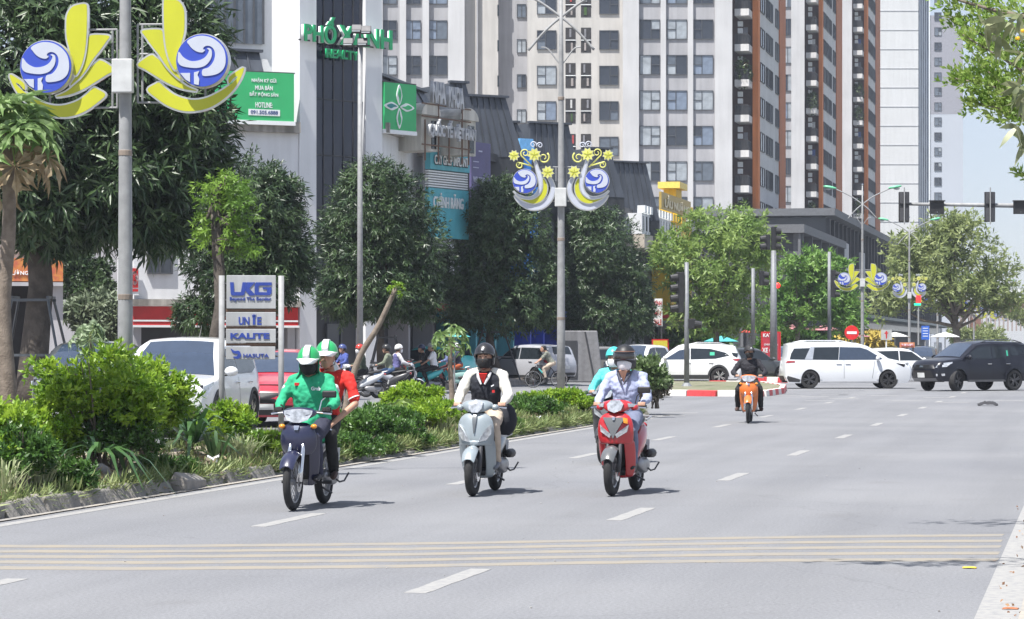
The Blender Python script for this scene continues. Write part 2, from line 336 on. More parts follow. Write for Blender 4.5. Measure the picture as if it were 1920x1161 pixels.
# traffic islands -------------------------------------------------
def island(pts, h, alt, start=0):
    pts = [Vector((p.x, p.y)) for p in pts]; mb = MB(); n = len(pts)
    mb.add([(p.x, p.y, h - .03) for p in pts] + [(p.x, p.y, -.05) for p in pts], [tuple(range(n))] + [(i, (i + 1) % n, (i + 1) % n + n, i + n) for i in range(n)])
    o = mb.build('traffic_island', M('island_top', (.11, .13, .06), .95, scale=2, alt=(.22, .20, .15), bump=.8, bscale=15)); o['kind'] = 'structure'; c = start
    ar = sum(pts[i].x * pts[(i + 1) % n].y - pts[(i + 1) % n].x * pts[i].y for i in range(n))
    for i in range(n):
        a, b = pts[i], pts[(i + 1) % n]; L = (b - a).length; k = max(1, round(L / 1.0)); ang = math.atan2((b - a).y, (b - a).x) - math.pi / 2 + (0 if ar > 0 else math.pi)
        for q in range(k):
            p = a.lerp(b, (q + .5) / k); me = (KSR, KSW)[(c // 1) % 2] if alt else KSP
            inst('kerb_stone', me, o, (p.x, p.y, h - .2), (0, 0, ang), (1, L / k, 1)); c += 1
    return o
isl = island([gnd(1195, 741), gnd(1235, 742), gnd(1345, 743.5), gnd(1432, 743.5), gnd(1466, 738), gnd(1470, 731), gnd(1430, 724), gnd(1300, 722), gnd(1200, 722)], .2, True, 0)
isl2 = island([gnd(1400, 716), gnd(1482, 718), gnd(1512, 713), gnd(1495, 707), gnd(1400, 706)], .24, True, 1)
# pavement slabs, near right edge; kerb along it
for i in range(60): inst('kerb_stone', KSP, pavR, (-.1, 12 + i * 1.0, 0), (0, 0, math.pi))
for i in range(140): inst('kerb_stone', KSP, pavL, (-23.95, 30 + i * 1.0, .15 if i < 34 else .08), (0, 0, 0))
# road markings ---------------------------------------------------
def mark(name, pts, mat=LINE, z=.005, par=road):
    mb = MB(); n = len(pts); mb.add([(p[0], p[1], z - .002) for p in pts] + [(p[0], p[1], z - .0048) for p in pts], [tuple(range(n))] + [(i, (i + 1) % n, (i + 1) % n + n, i + n) for i in range(n)]); return mb.build(name, mat, par)
dm = None
def dash(X, Y, L=2.05, w=.16):
    global dm
    if dm is None:
        mb = MB(); n = 10; T = [(sx * w / 2 + rn.uniform(-.006, .006), (k / n - .5) * L, 0) for k in range(n + 1) for sx in (-1, 1)]; N_ = len(T); mb.add(T + [(a, b, -.0028) for a, b, c in T], [(2 * k, 2 * k + 1, 2 * k + 3, 2 * k + 2) for k in range(n)] + [(2 * k, 2 * k + 2, 2 * k + 2 + N_, 2 * k + N_) for k in range(n)] + [(2 * k + 1, 2 * k + 3, 2 * k + 3 + N_, 2 * k + 1 + N_) for k in range(n)] + [(0, 1, 1 + N_, N_), (2 * n, 2 * n + 1, 2 * n + 1 + N_, 2 * n + N_)]); dm = mb.mesh('lane_dash', LINE)
    inst('lane_dash', dm, road, (X, Y, .003))
for k in range(-1, 10): dash(-7.65, 17.55 + 7.85 * k)
for k in range(-1, 11): dash(-4.55, 19.1 + 7.9 * k)
for k in range(20): dash(-4.55, 140 + 8 * k); dash(-7.65, 140 + 8 * k)
mark('edge_line', [(-10.14, -20), (-9.99, -20), (-9.99, 66), (-10.14, 66)])
mark('edge_line', [(-.73, -20), (-.46, -20), (-.46, 70), (-.73, 70)])
mark('edge_line', [(-18.6, -20), (-18.45, -20), (-18.45, 62), (-18.6, 62)], z=.156, par=side)
for px, py in ((1275, 775), (1250, 780), (1180, 772), (1485, 742), (1530, 744), (1567, 741), (1600, 741), (1660, 742), (1645, 733), (1702, 752), (1760, 746), (1790, 755), (1895, 752), (1540, 752), (1585, 748)):
    g = gnd(px, py); w = .9; mark('guide_dash', [(g.x - w / 2, g.y - .12), (g.x + w / 2, g.y + .12), (g.x + w / 2 - .1, g.y + .5), (g.x - w / 2 - .1, g.y + .3)])
lowp = [(-60, 1067), (0, 1065), (250, 1066.5), (500, 1064.5), (760, 1062), (1000, 1057), (1240, 1053.5), (1440, 1051), (1700, 1050), (1870, 1050)]
upp = [(-60, 1024.5), (0, 1024.5), (250, 1025), (500, 1022.5), (760, 1020), (1000, 1016), (1240, 1011.5), (1440, 1008), (1700, 1005), (1880, 1004)]
for k in range(5):
    t = k / 4; a = []; b = []
    for (x0, y0), (x1, y1) in zip(lowp, upp):
        p = gnd(x0, y0).lerp(gnd(x1, y1), t); a.append((p.x, p.y - .15)); b.append((p.x + .01, p.y + .15))
    mb = MB(); n = len(a); mb.add([(*p, .0022) for p in a] + [(*p, .0022) for p in b] + [(*p, .0002) for p in a], [(i, i + 1, i + 1 + n, i + n) for i in range(n - 1)] + [(i, i + 1, i + 1 + 2 * n, i + 2 * n) for i in range(n - 1)]); mb.build('rumble_strip', RUMB, road)
gm = MB(); g_ = random.Random(11)
for i in range(130):
    y = 16 + g_.random() ** 1.6 * 60; x = -g_.random() * 9.5 - .4; s_ = g_.uniform(.003, .010); gm.ball((x, y, s_ * .4), (s_, s_, s_ * .6), 5, 3)
tag(gm.build('road_grit', M('grit', (.16, .15, .14), .9, scale=3, alt=(.42, .41, .39))), 'small stones and grit scattered on the asphalt', 'grit', kind='stuff')
# small things lying about
def cloth(px, py, s, mat, label, cat='rag'):
    g = gnd(px, py); mb = MB(); rr = random.Random(px); n = 9; vs = []
    for i in range(n):
        for k in range(n):
            x, y = (i / (n - 1) - .5), (k / (n - 1) - .5); r = max(0, 1 - 2.3 * (x * x + y * y)); vs.append((x * s * (1 + rr.uniform(-.12, .12)), y * s * .8, .006 + r * s * (.28 if cat == 'rag' else .1) * rr.uniform(.4, 1)))
    mb.add(vs, [(i * n + k, i * n + k + 1, (i + 1) * n + k + 1, (i + 1) * n + k) for i in range(n - 1) for k in range(n - 1)]); o = mb.build('dropped_rag' if cat == 'rag' else 'fallen_leaf', mat, smooth='all', solid=.004); o.location = g; tag(o, label, cat); return o
cloth(1852, 761, .55, M('dark_cloth', (.03, .03, .035), .9), 'crumpled dark rag lying on the asphalt before the black four wheel drive')
cloth(1818, 1066, .1, M('yellow_leaf', (.75, .5, .03), .5), 'yellow leaf lying on the road by the right edge line', 'leaf')
cloth(1895, 1143, .1, M('brown_leaf', (.35, .13, .06), .7), 'curled brown leaf on the verge in the bottom right corner', 'leaf')
# ================================================================ BUILDINGS
WALL = M('white_render', (.69, .70, .72), .8, scale=.6, var=.04, streak=.07, bump=.1); WALLG = M('grey_render', (.36, .36, .38), .8, scale=.5, var=.07, streak=.12)
BEIGE = M('beige_render', (.50, .48, .455), .8, scale=.4, var=.07, streak=.12); PIER = M('pale_pier', (.52, .52, .53), .8, scale=.35, var=.07, streak=.06)
ORNG = M('orange_render', (.62, .21, .065), .8, scale=.5, var=.08, streak=.15); ORNB = M('brown_orange_render', (.44, .155, .065), .8, scale=.5, var=.08, streak=.1)
SLATE = M('slate_metal', (.085, .095, .115), .45, .3, .15, .8, streak=.25); DWALL = M('dark_cladding', (.045, .048, .055), .6, .1, .15, 1.5, streak=.15)
TINT = M('tinted_curtain_glass', (.012, .016, .035), .1, 0, .2, .4, spec=.6); CURT = [M('pane_dark', (.03, .036, .05), .1, 0, .15, .5, coat=.6), M('pane_pale_curtain', (.30, .33, .36), .35, scale=1.5, var=.25, coat=1), M('pane_blue_curtain', (.16, .20, .27), .3, scale=1.5, var=.25, coat=1), M('pane_grey', (.10, .12, .15), .2, scale=1.5, var=.2, coat=1)]
FRM = M('window_frame_dark', (.07, .075, .085), .5); STAIN = M('stained_cornice', (.36, .34, .31), .9, scale=1.5, var=.3, streak=.45, bump=.3)
GRN = M('sign_green', (.035, .40, .14), .45, var=.05, scale=1.5); GRNL = M('letter_green', (.02, .36, .14), .35, var=.03); SWHT = M('sign_white', (.75, .77, .78), .45, var=.03); NAVY = M('sign_navy', (.03, .06, .20), .5)
RED = M('sign_red', (.50, .018, .018), .4, var=.1, scale=2); TURQ = M('sign_turquoise', (.10, .42, .50), .5, var=.08, scale=2, streak=.15)
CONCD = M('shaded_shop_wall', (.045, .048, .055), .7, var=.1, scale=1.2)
def fbox(fr, u0, u1, v0, v1, z0, z1):
    """box in a facade frame: u along the facade, v out of it (towards the viewer), z up"""
    o, ud, vd = fr; mb = MB(Matrix(((ud.x, vd.x, 0, o.x), (ud.y, vd.y, 0, o.y), (0, 0, 1, 0), (0, 0, 0, 1)))); mb.bb(u0, u1, v0, v1, z0, z1); return mb
def win_meshes(w, h, split, key, th=.06, dep=.1):
    """frame mesh + list of pane rects in u,z around the window's middle; split 'L': small column left cut in two"""
    mb = MB(); b = .05
    mb.bb(-w / 2, w / 2, -.02, dep, -h / 2, -h / 2 + b); mb.bb(-w / 2, w / 2, -.02, dep, h / 2 - b, h / 2); mb.bb(-w / 2, -w / 2 + b, -.02, dep, -h / 2 + b, h / 2 - b); mb.bb(w / 2 - b, w / 2, -.02, dep, -h / 2 + b, h / 2 - b)
    P = []
    if split in 'LR':
        s = -1 if split == 'L' else 1; x = -s * 0 + s * (w / 2 - w * .44); mb.bb(x - b / 2, x + b / 2, -.02, dep, -h / 2 + b, h / 2 - b)
        a0, a1 = sorted((s * w / 2, x)); mb.bb(a0 + .02, a1 - .02, -.02, dep, -.02, .04)
        P = [(a0 + b * .6, a1 - b * .6, .03, h / 2 - b * .8), (a0 + b * .6, a1 - b * .6, -h / 2 + b * .8, -.01)]
        c0, c1 = sorted((-s * w / 2, x)); P.append((c0 + b * .6, c1 - b * .6, -h / 2 + b * .8, h / 2 - b * .8))
    elif split == 'V':
        mb.bb(-b / 2, b / 2, -.02, dep, -h / 2 + b, h / 2 - b); P = [(-w / 2 + b, -b / 2, -h / 2 + b, h / 2 - b), (b / 2, w / 2 - b, -h / 2 + b, h / 2 - b)]
    else: P = [(-w / 2 + b, w / 2 - b, -h / 2 + b, h / 2 - b)]
    fm = mb.mesh('window', FRM); pm = []
    for p in P:
        for c in CURT: q = MB(); q.bb(p[0], p[1], .0, .03, p[2], p[3]); pm.append(q.mesh('pane', c))
    return fm, [pm[i * 4:i * 4 + 4] for i in range(len(P))]
WMC = {}
def window(par, fr, u, z, w, h, split, rr, v=.0, bias=None):
    k = (round(w, 2), round(h, 2), split)
    if k not in WMC: WMC[k] = win_meshes(w, h, split, k)
    fm, pm = WMC[k]; o, ud, vd = fr; ang = math.atan2(ud.y, ud.x); p = o + ud * u + vd * v
    f = inst('window', fm, par, (p.x, p.y, z), (0, 0, ang), (1, 1 if Vector((-ud.y, ud.x)).dot(Vector((vd.x, vd.y))) > 0 else -1, 1)); c = rr.choice(bias or [0, 0, 1, 1, 2, 3])
    for q in pm: inst('pane', q[c if rr.random() < .75 else rr.choice([0, 1, 3])], f)
    return f
def frame_cam(p, phi):            # facade frame through p; phi = angle of the facade from the line of sight (deg), v towards the viewer's side
    a = R(phi); ur, uf = math.sin(a), math.cos(a); ud = Vector((ur * CS - uf * SN, ur * SN + uf * CS, 0)); vd = Vector((ud.y, -ud.x, 0)); return (Vector((p.x, p.y, 0)), ud, vd)
rb = random.Random(7)
# ---------------------------------------------------------------- corner building with the glass tower and the convenience shop
cb = thing('corner_building', 'white corner building with dark glass tower and red banded shop under slate mansard', 'building', (0, 0, 0))
P0 = at(560, HOR, 101); fl = frame_cam(P0, 66); ft = frame_cam(P0, 44.7)
TL = 4.15
def zy(py, d): return CH + (HOR - py) / F * d
def part(name, mb, mat, par, **k): return mb.build(name, mat, par, **k)
U0 = -6.3
part('wall', fbox(fl, U0, -.02, -2.2, 0, 3.35, 9.55), WALL, cb)
part('cornice', fbox(fl, U0 - .15, -.02, -.1, .28, 9.55, 9.95), STAIN, cb)
part('cornice', fbox(fl, U0 - .25, -.02, -.1, .35, 3.12, 3.36), STAIN, cb)
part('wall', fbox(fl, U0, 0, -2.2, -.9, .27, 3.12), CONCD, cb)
for u in (U0 + .12, -2.4, -.3): part('pillar', fbox(fl, u - .14, u + .14, -.85, .02, .27, 3.12), WALLG, cb)
part('fascia', fbox(fl, U0 - .1, -.1, .02, .22, 2.42, 3.1), RED, cb); part('fascia_stripe', fbox(fl, U0 - .1, -.1, .22, .24, 2.55, 2.61), SWHT, cb); part('fascia_edge', fbox(fl, U0 - .14, -.06, .0, .26, 2.34, 2.42), SWHT, cb); part('fascia_edge', fbox(fl, U0 - .14, -.06, .0, .26, 3.1, 3.13), SWHT, cb)
# mansard behind the billboard
def mansard(par, fr, u0, u1, z0, z1, dep=8, sl=.9, el=.9, er=.9, seams=7, mat=SLATE):
    o, ud, vd = fr; X = Matrix(((ud.x, vd.x, 0, o.x), (ud.y, vd.y, 0, o.y), (0, 0, 1, 0), (0, 0, 0, 1)))
    mb = MB(X); b = [(u0, 0, z0), (u1, 0, z0), (u1, -dep, z0), (u0, -dep, z0)]; t = [(u0 + el, -sl, z1), (u1 - er, -sl, z1), (u1 - er, -dep + .2, z1), (u0 + el, -dep + .2, z1)]
    mb.add(b + t, [(0, 1, 5, 4), (1, 2, 6, 5), (2, 3, 7, 6), (3, 0, 4, 7), (4, 5, 6, 7)]); rf = mb.build('roof', mat, par)
    for k in range(1, seams):
        q = k / seams; a = Vector((u0 + (u1 - u0) * q, .0, z0)); c = Vector((u0 + el + (u1 - er - u0 - el) * q, -sl, z1)); m2 = MB(X); m2.tube([a + Vector((0, .03, 0)), c + Vector((0, .03, 0))], .035, 4); m2.build('roof_seam', mat, rf)
    m2 = MB(X); m2.box(((u0 + el + u1 - er) / 2, -sl + .05, z1 + .05), (u1 - u0 - el - er + .2, .25, .1)); m2.build('roof_edge', mat, rf)
    return rf
mansard(cb, fl, U0, -.9, 9.95, 12.6, 2.6, 1.0, .6, .3, 9)
part('wall', fbox(fl, -4.05, -.02, -8.5, -1.4, 9.6, 26), WALL, cb)      # upper block left of the tower
b = fbox(fl, -3.2, -.95, -1.4, -1.28, 12.95, 17.5); part('glass_panel', b, M('strip_glass', (.10, .12, .15), .25, var=.2, scale=2, coat=.8), cb)
for k in range(7): part('mullion', fbox(fl, -3.2 + k * .375 - .03, -3.2 + k * .375 + .03, -1.28, -1.22, 12.95, 17.5), FRM, cb)
# windows of the left front
for px, zc in ((434, 7.45), (515, 7.4)):
    u = (at(px, HOR, 101) - P0).dot(fl[1]) * 1.0; window(cb, fl, u, zc, .82 if px < 500 else .62, 1.15, 'V', rb, .02, [0, 3])
window(cb, fl, -5.35, 5.15, .95, 1.75, 'V', rb, .02, [0]); window(cb, fl, -3.3, 5.15, .95, 1.6, 'V', rb, .02, [0])
# the tower, chamfered towards the corner
part('pier', fbox(ft, 0, .82, -4, .06, .27, 26), WALL, cb); part('pier', fbox(ft, 3.3, TL, -4, .06, .27, 26), WALL, cb)
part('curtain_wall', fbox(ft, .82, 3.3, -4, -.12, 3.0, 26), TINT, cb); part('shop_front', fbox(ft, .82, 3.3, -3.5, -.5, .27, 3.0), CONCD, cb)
for k in range(1, 5): part('mullion', fbox(ft, .82 + k * .496 - .02, .82 + k * .496 + .02, -.12, -.08, 3.4, 26), DWALL, cb)
for k in range(7): part('transom', fbox(ft, .82, 3.3, -.12, -.085, 4.6 + k * 2.1, 4.64 + k * 2.1), DWALL, cb)
def fmat(fr, u, v, z):
    p = fr[0] + fr[1] * u + fr[2] * v; return (p.x, p.y, z), (R(90), 0, math.atan2(fr[1].y, fr[1].x))
def ftext(s, name, mat, par, fr, u, v, z, w=None, h=None, ext=.05, **k):
    l, r = fmat(fr, u, v, z); return text(s, name, mat, par, l, w, h, r, ext, **k)
# green letters of the tower: a sign of its own
ts = thing('tower_sign', 'green PHỐ XANH REALTY letters mounted across the dark glass tower', 'sign', (0, 0, 0))
for s, u0, u1 in (('PHỐ', -.12, 1.45), ('XANH', 1.62, 4.3)): 
    ftext(s, 'letter_back', SWHT, ts, ft, (u0 + u1) / 2 + .03, .34, 13.32 + (.12 if s == 'PHỐ' else 0), u1 - u0 + .05, 1.0 if s == 'PHỐ' else .74, .14, bold=.012)
    ftext(s, 'letters', GRNL, ts, ft, (u0 + u1) / 2, .46, 13.32 + (.12 if s == 'PHỐ' else 0), u1 - u0, 1.0 if s == 'PHỐ' else .74, .06, bold=.03)
ftext('REALTY', 'letters', GRNL, ts, ft, 2.0, .2, 12.62, 1.65, .34, .1, bold=.03)
part('sign_rail', fbox(ft, -.1, 4.25, .1, .16, 13.0, 13.05), DSTEEL, ts)
# billboards
bb = thing('billboard', 'green billboard with white Vietnamese lettering and hotline number left of the tower', 'sign', (0, 0, 0))
part('panel', fbox(fl, -3.35, -.33, .3, .42, 9.95, 11.72), GRN, bb); part('panel_edge', fbox(fl, -3.4, -.28, .28, .45, 9.8, 9.95), SWHT, bb); part('panel_frame', fbox(fl, -3.4, -.28, .26, .4, 11.72, 11.76), DSTEEL, bb)
for s, z, w in (('NHẬN KÝ GỬI', 11.42, .95), ('MUA BÁN', 11.17, .68), ('BẤT ĐỘNG SẢN', 10.92, 1.1), ('HOTLINE:', 10.52, .66)): ftext(s, 'lettering', SWHT, bb, fl, -1.5, .43, z, w, .2 if 'Ấ' not in s else .22, .01, bold=.02)
part('number_plate', fbox(fl, -2.1, -.88, .42, .435, 10.13, 10.36), SWHT, bb); ftext('091.505.6888', 'lettering', NAVY, bb, fl, -1.49, .44, 10.25, 1.05, .14, .006, bold=.02)
# circle sign K on the left edge
for fr_, u, z, v in ((fl, -6.35, 3.75, .1), ):
    ks = thing('shop_sign', 'upright red and white sign with a K on the left edge of the corner building', 'sign', (0, 0, 0))
    part('panel', fbox(fr_, u - .17, u + .17, v, v + .1, z - .25, z + .75), SWHT, ks); part('red_field', fbox(fr_, u - .14, u + .14, v + .1, v + .12, z + .02, z + .72), RED, ks)
    mb = MB(); mb.lathe([(0, .015), (.12, .015), (.12, 0)], 24, 'y'); l, r = fmat(fr_, u, v + .135, z + .37); o = mb.build('disc', SWHT, ks); o.location = l; o.rotation_euler = (0, 0, r[2]); o.scale = (1, 1, 2.1)
    ftext('K', 'letter', RED, ks, fr_, u + .01, v + .145, z + .37, .13, .24, .02, bold=.04); part('red_strip', fbox(fr_, u - .14, u + .14, v + .1, v + .12, z - .12, z - .03), RED, ks)
# shop interior details under the fascia
window(cb, ft, 2.1, 1.55, .75, 1.9, 'N', rb, -.45, [0]); part('notice', fbox(fl, -1.75, -1.45, -.84, -.8, 1.2, 1.65), RED, cb); part('notice', fbox(fl, -1.2, -.85, -.84, -.8, .95, 1.15), M('notice_yellow', (.6, .45, .05), .5), cb)
# ---------------------------------------------------------------- the row of shophouses going up the street
PR = P0 + ft[1] * TL; XR = PR.x; YR = PR.y
fr = (Vector((XR, YR, 0)), Vector((0, 1, 0)), Vector((1, 0, 0)))
def Yof(px): return onX(px, XR).y
blocks = [(YR + .02, Yof(852), 12.3, 10.2, 'light grey shophouse with arched dormers and slate mansard next to the glass tower'), (Yof(852) + .02, Yof(992), 12.35, 10.3, 'shophouse with tall seamed slate mansard behind the purple banner'),
          (Yof(992) + .02, Yof(1107), 12.3, 9.9, 'narrow shophouse with slate roof behind the second lamp pole'), (Yof(1107) + .02, Yof(1238), 12.25, 9.6, 'long dark clad shophouse with white arcade below its slate roof')]
HB = []
ROOFS = {1: [(868, 122, 62, 3.1, 10.2, 12.9, 8), (958, 133, 60, 1.3, 11.0, 12.6, 3)], 2: [(1000, 137, 58, 3.1, 9.0, 12.9, 7)], 3: [(1106, 152, 60, 2.3, 10.0, 12.7, 4), (1150, 158, 58, 3.3, 9.0, 12.35, 8)], 0: [(852, 118, 60, 1.5, 10.2, 13.1, 3)]}
def roofs(i, h, u0, u1, zw, zt):
    if i == 0: mansard(h, fr, u0 + .1, u1 - .1, zw, zt, 9, .9, .05, 1.6, int((u1 - u0) / 1.6))
    for px, d, ph, L, za, zb, ns in ROOFS[i]:
        f = frame_cam(at(px, HOR, d), ph); mansard(h, f, 0, L, za, zb, 6, .35, .0, .75, ns); part('parapet', fbox(f, 0, L, -6, -.02, zw - 2.2, za - .005), DWALL, h)
for i, (y0, y1, zt, zw, lab) in enumerate(blocks):
    h = thing('shophouse', lab, 'building', (0, 0, 0)); HB.append(h); u0, u1 = y0 - YR, y1 - YR
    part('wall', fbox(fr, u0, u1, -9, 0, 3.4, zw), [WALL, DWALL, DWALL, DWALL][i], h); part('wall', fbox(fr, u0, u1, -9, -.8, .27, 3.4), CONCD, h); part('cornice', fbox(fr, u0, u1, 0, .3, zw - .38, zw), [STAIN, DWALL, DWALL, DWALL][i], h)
    roofs(i, h, u0, u1, zw, zt); part('canopy', fbox(fr, u0, u1, 0, .7, 3.1, 3.4), [RED, TURQ, M('canopy_blue', (.03, .08, .45), .5), M('canopy_teal', (.08, .25, .27), .5)][i], h)
    n = max(2, int((u1 - u0) / 3.2))
    for k in range(n):
        u = u0 + (k + .5) * (u1 - u0) / n
        part('pillar', fbox(fr, u0 + k * (u1 - u0) / n, u0 + k * (u1 - u0) / n + .3, -.8, .04, .27, 3.1), [WALLG, TURQ, M('pillar_blue', (.03, .07, .55), .5), WALLG][i], h)
        if i != 1: window(h, fr, u, 7.5 if i == 0 else 7.2, 1.3, 1.3, 'V', rb, .02, [0, 3])
        window(h, fr, u, 5.0, 1.3, 1.5, 'V', rb, .02, [0, 3]); window(h, fr, u, 1.6, 1.6, 2.2, 'V', rb, -.78, [0])
# logo billboard on the first shophouse (stands square to the tower)
f2 = frame_cam(PR, 40); lb = thing('billboard', 'green billboard with four petal flower logo right of the glass tower', 'sign', (0, 0, 0))
part('panel', fbox(f2, .05, 1.85, .0, .14, 9.95, 11.75), GRN, lb); part('panel_edge', fbox(f2, .02, 1.88, -.02, .16, 9.8, 9.95), SWHT, lb); part('panel_frame', fbox(f2, .02, 1.88, -.04, .12, 11.75, 11.8), DSTEEL, lb)
pet = catmull([(0, .06), (.13, .3), (.15, .5), (0, .85), (-.15, .5), (-.13, .3)], 5); inn = catmull([(0, .14), (.07, .33), (.09, .5), (0, .72), (-.09, .5), (-.03, .33)], 5)
for k in range(4):
    a = k * math.pi / 2; l, r = fmat(f2, .85, .15, 10.85); rot = lambda P, s=1: [((x * math.cos(a) - y * math.sin(a)) * s, (x * math.sin(a) + y * math.cos(a)) * s) for x, y in P]
    for nm, P, t, mt in (('petal_rim', pet, .03, SWHT), ('petal', inn, .045, GRN if k != 1 else M('petal_teal', (.02, .22, .22), .5))):
        mb = MB(); mb.prism(rot(P), 0, -t); o = mb.build(nm, mt, lb); o.location = l; o.rotation_euler = (0, 0, r[2])
# rooftop letters seen from behind the dormers
TIN = M('weathered_sheet', (.50, .51, .53), .6, .1, .1, 2, streak=.35); IVORY = M('dormer_ivory', (.55, .53, .48), .8, scale=1, var=.12, streak=.3)
f3 = frame_cam(at(783, HOR, 106), 30)
rs = thing('rooftop_sign', 'weathered white NHA KHOA sign letters on a rusty frame over the implant clinic', 'sign', (0, 0, 0))
ftext('NHA', 'letters', TIN, rs, f3, 1.05, .3, 11.6, 1.0, .85, .12, bold=.05); ftext('KHOA', 'letters', TIN, rs, f3, 2.35, .3, 11.5, 1.2, .85, .12, bold=.05)
ftext('QUỐC TẾ VIỆT HÀN', 'letters', TIN, rs, f3, 1.85, .45, 10.15, 3.5, .8, .14, bold=.05)
for u in (.2, 1.2, 2.0, 3.0, 3.5): part('support', fbox(f3, u, u + .05, .18, .23, 8.9, 11.9 if u in (1.2, 3.0) else 10.5), M('rust', (.16, .10, .07), .8), rs)
for z in (9.5, 10.6, 11.1): part('rail', fbox(f3, 0, 3.7, .18, .22, z, z + .05), M('rust'), rs)
for u in (.1, 3.0):
    d = part('dormer', fbox(f3, u, u + 1.25, -2.2, .1, 9.3, 10.75), IVORY, HB[0]); o_, ud, vd = f3
    mb = MB(Matrix(((ud.x, vd.x, 0, o_.x), (ud.y, vd.y, 0, o_.y), (0, 0, 1, 0), (0, 0, 0, 1)))); mb.loft([[(u + .62 + .72 * math.cos(a), v, 10.7 + .5 * math.sin(a)) for a in [math.pi * k / 10 for k in range(11)]] for v in (-2.2, .2)]); mb.build('dormer_roof', IVORY, d); window(d, f3, u + .85, 9.95, .4, 1.1, 'N', rb, .12, [0]) if False else None
    part('dormer_window', fbox(f3, u + .75, u + 1.1, .1, .13, 9.4, 10.5), GLASS, d)
# clinic sign, purple banner, blue chimney
f4 = frame_cam(at(797, HOR, 108.5), 30); cs_ = thing('clinic_sign', 'turquoise clinic board reading CẤY GHÉP IMPLANT with slatted stripes below', 'sign', (0, 0, 0))
part('panel', fbox(f4, 0, 3.05, 0, .25, 8.72, 9.72), TURQ, cs_); part('panel', fbox(f4, 0, 3.05, 0, .2, 6.0, 7.98), TURQ, cs_)
for k in range(7): part('slat', fbox(f4, 0, 3.05, 0, .16, 8.02 + k * .1, 8.08 + k * .1), SWHT, cs_)
part('backing', fbox(f4, 0, 3.05, -.1, -.01, 6, 9.72), WALLG, cs_); ftext('CẤY GHÉP IMPLANT', 'lettering', DSTEEL, cs_, f4, 1.58, .28, 9.2, 2.62, .6, .06, bold=.015); ftext('CẤY GHÉP IMPLANT', 'lettering', SWHT, cs_, f4, 1.52, .32, 9.22, 2.6, .58, .03, bold=.008); ftext('CHỈNH RĂNG', 'lettering', SWHT, cs_, f4, 1.4, .24, 7.5, 2.3, .6, .05, bold=.01)
f5 = frame_cam(at(880, HOR, 115), 30); pb = thing('banner', 'purple advertising banner with pale lettering beside the turquoise clinic board', 'banner', (0, 0, 0)); PUR = M('banner_purple', (.10, .09, .20), .5, var=.2, scale=1); PLV = M('banner_pale', (.42, .42, .55), .5)
part('panel', fbox(f5, 0, 1.6, 0, .1, 7.6, 10.3), PUR, pb); ftext('WELCOME', 'lettering', PLV, pb, f5, .6, .12, 8.7, .95, .28, .01, bold=.03); part('lettering_line', fbox(f5, .15, .6, .1, .11, 9.2, 9.24), PLV, pb); part('lettering_line', fbox(f5, .15, .6, .1, .11, 9.45, 9.49), PLV, pb); part('lettering_line', fbox(f5, .6, .9, .1, .11, 9.9, 9.96), PLV, pb)
BLU = M('bright_blue_paint', (.03, .20, .62), .45, var=.06); f6 = frame_cam(at(962, HOR, 124), 55); bc = thing('blue_tower_sign', 'bright blue flared tower ornament rising before the slate roofs', 'sign', (0, 0, 0))
def flare(mb, fr_, uc, z0, w0, z1, w1, dep=.6):
    o_, ud, vd = fr_; mb.X = Matrix(((ud.x, vd.x, 0, o_.x), (ud.y, vd.y, 0, o_.y), (0, 0, 1, 0), (0, 0, 0, 1))); vs = [(uc - w0, -dep, z0), (uc + w0, -dep, z0), (uc + w0, dep, z0), (uc - w0, dep, z0), (uc - w1, -dep, z1), (uc + w1, -dep, z1), (uc + w1, dep, z1), (uc - w1, dep, z1)]
    mb.add(vs, [(0, 3, 2, 1), (4, 5, 6, 7), (0, 1, 5, 4), (1, 2, 6, 5), (2, 3, 7, 6), (3, 0, 4, 7)]); return mb
flare(MB(), f6, .45, 9.6, .26, 10.55, .36, .4).build('flare', BLU, bc); flare(MB(), f6, .45, 10.57, .43, 11.1, .36, .45).build('cap', M('blue_cap', (.16, .42, .75), .4), bc); flare(MB(), f6, .45, 3.4, .52, 8.9, .52).build('shaft', BLU, bc); flare(MB(), f6, .45, 8.92, .32, 9.58, .26, .4).build('neck', BLU, bc)
# white and yellow arcades
YEL = M('yellow_paint', (.62, .42, .03), .6, var=.08, scale=1, streak=.12); u0, u1 = Yof(1165) - YR, Yof(1222) - YR; u2 = Yof(1262) - YR
ar = thing('arcade', 'white crenellated arcade gallery on the dark shophouse front', 'balcony', (0, 0, 0)); part('wall', fbox(fr, u0, u1, 0, 1.2, 8.1, 9.3), WALL, ar); part('ledge', fbox(fr, u0, u1, 0, 1.35, 7.3, 8.08), M('ledge_beige', (.45, .40, .34), .8), ar)
yh = thing('yellow_shop_tower', 'yellow painted shop building with small turret at the end of the row', 'building', (0, 0, 0))
part('wall', fbox(fr, u1 + .02, u2, -8, 1.2, 3.2, 9.3), YEL, yh); part('wall', fbox(fr, u1 + .02, u2, -8, .4, .27, 3.2), CONCD, yh); part('turret', fbox(fr, u2 - 4.5, u2 - 1.0, -.2, 1.0, 9.32, 10.9), YEL, yh); part('turret_cap', fbox(fr, u2 - 4.4, u2 - 1.1, -.3, 1.1, 11.6, 12.0), M('turret_cap', (.78, .58, .12), .5), yh); part('turret', fbox(fr, u2 - 4.0, u2 - 1.6, 0, .8, 10.92, 11.58), YEL, yh)
for k in range(5): part('baluster', fbox(fr, u1 + 2 + k * 2.2, u1 + 2.3 + k * 2.2, .85, .95, 9.9, 10.7), YEL, yh)
part('ledge', fbox(fr, u1 + .02, u2, 1.22, 1.5, 6.1, 6.4), STAIN, yh); part('awning', fbox(fr, u1 - 6, u2, 1.3, 2.6, 3.3, 3.5), RED, yh)
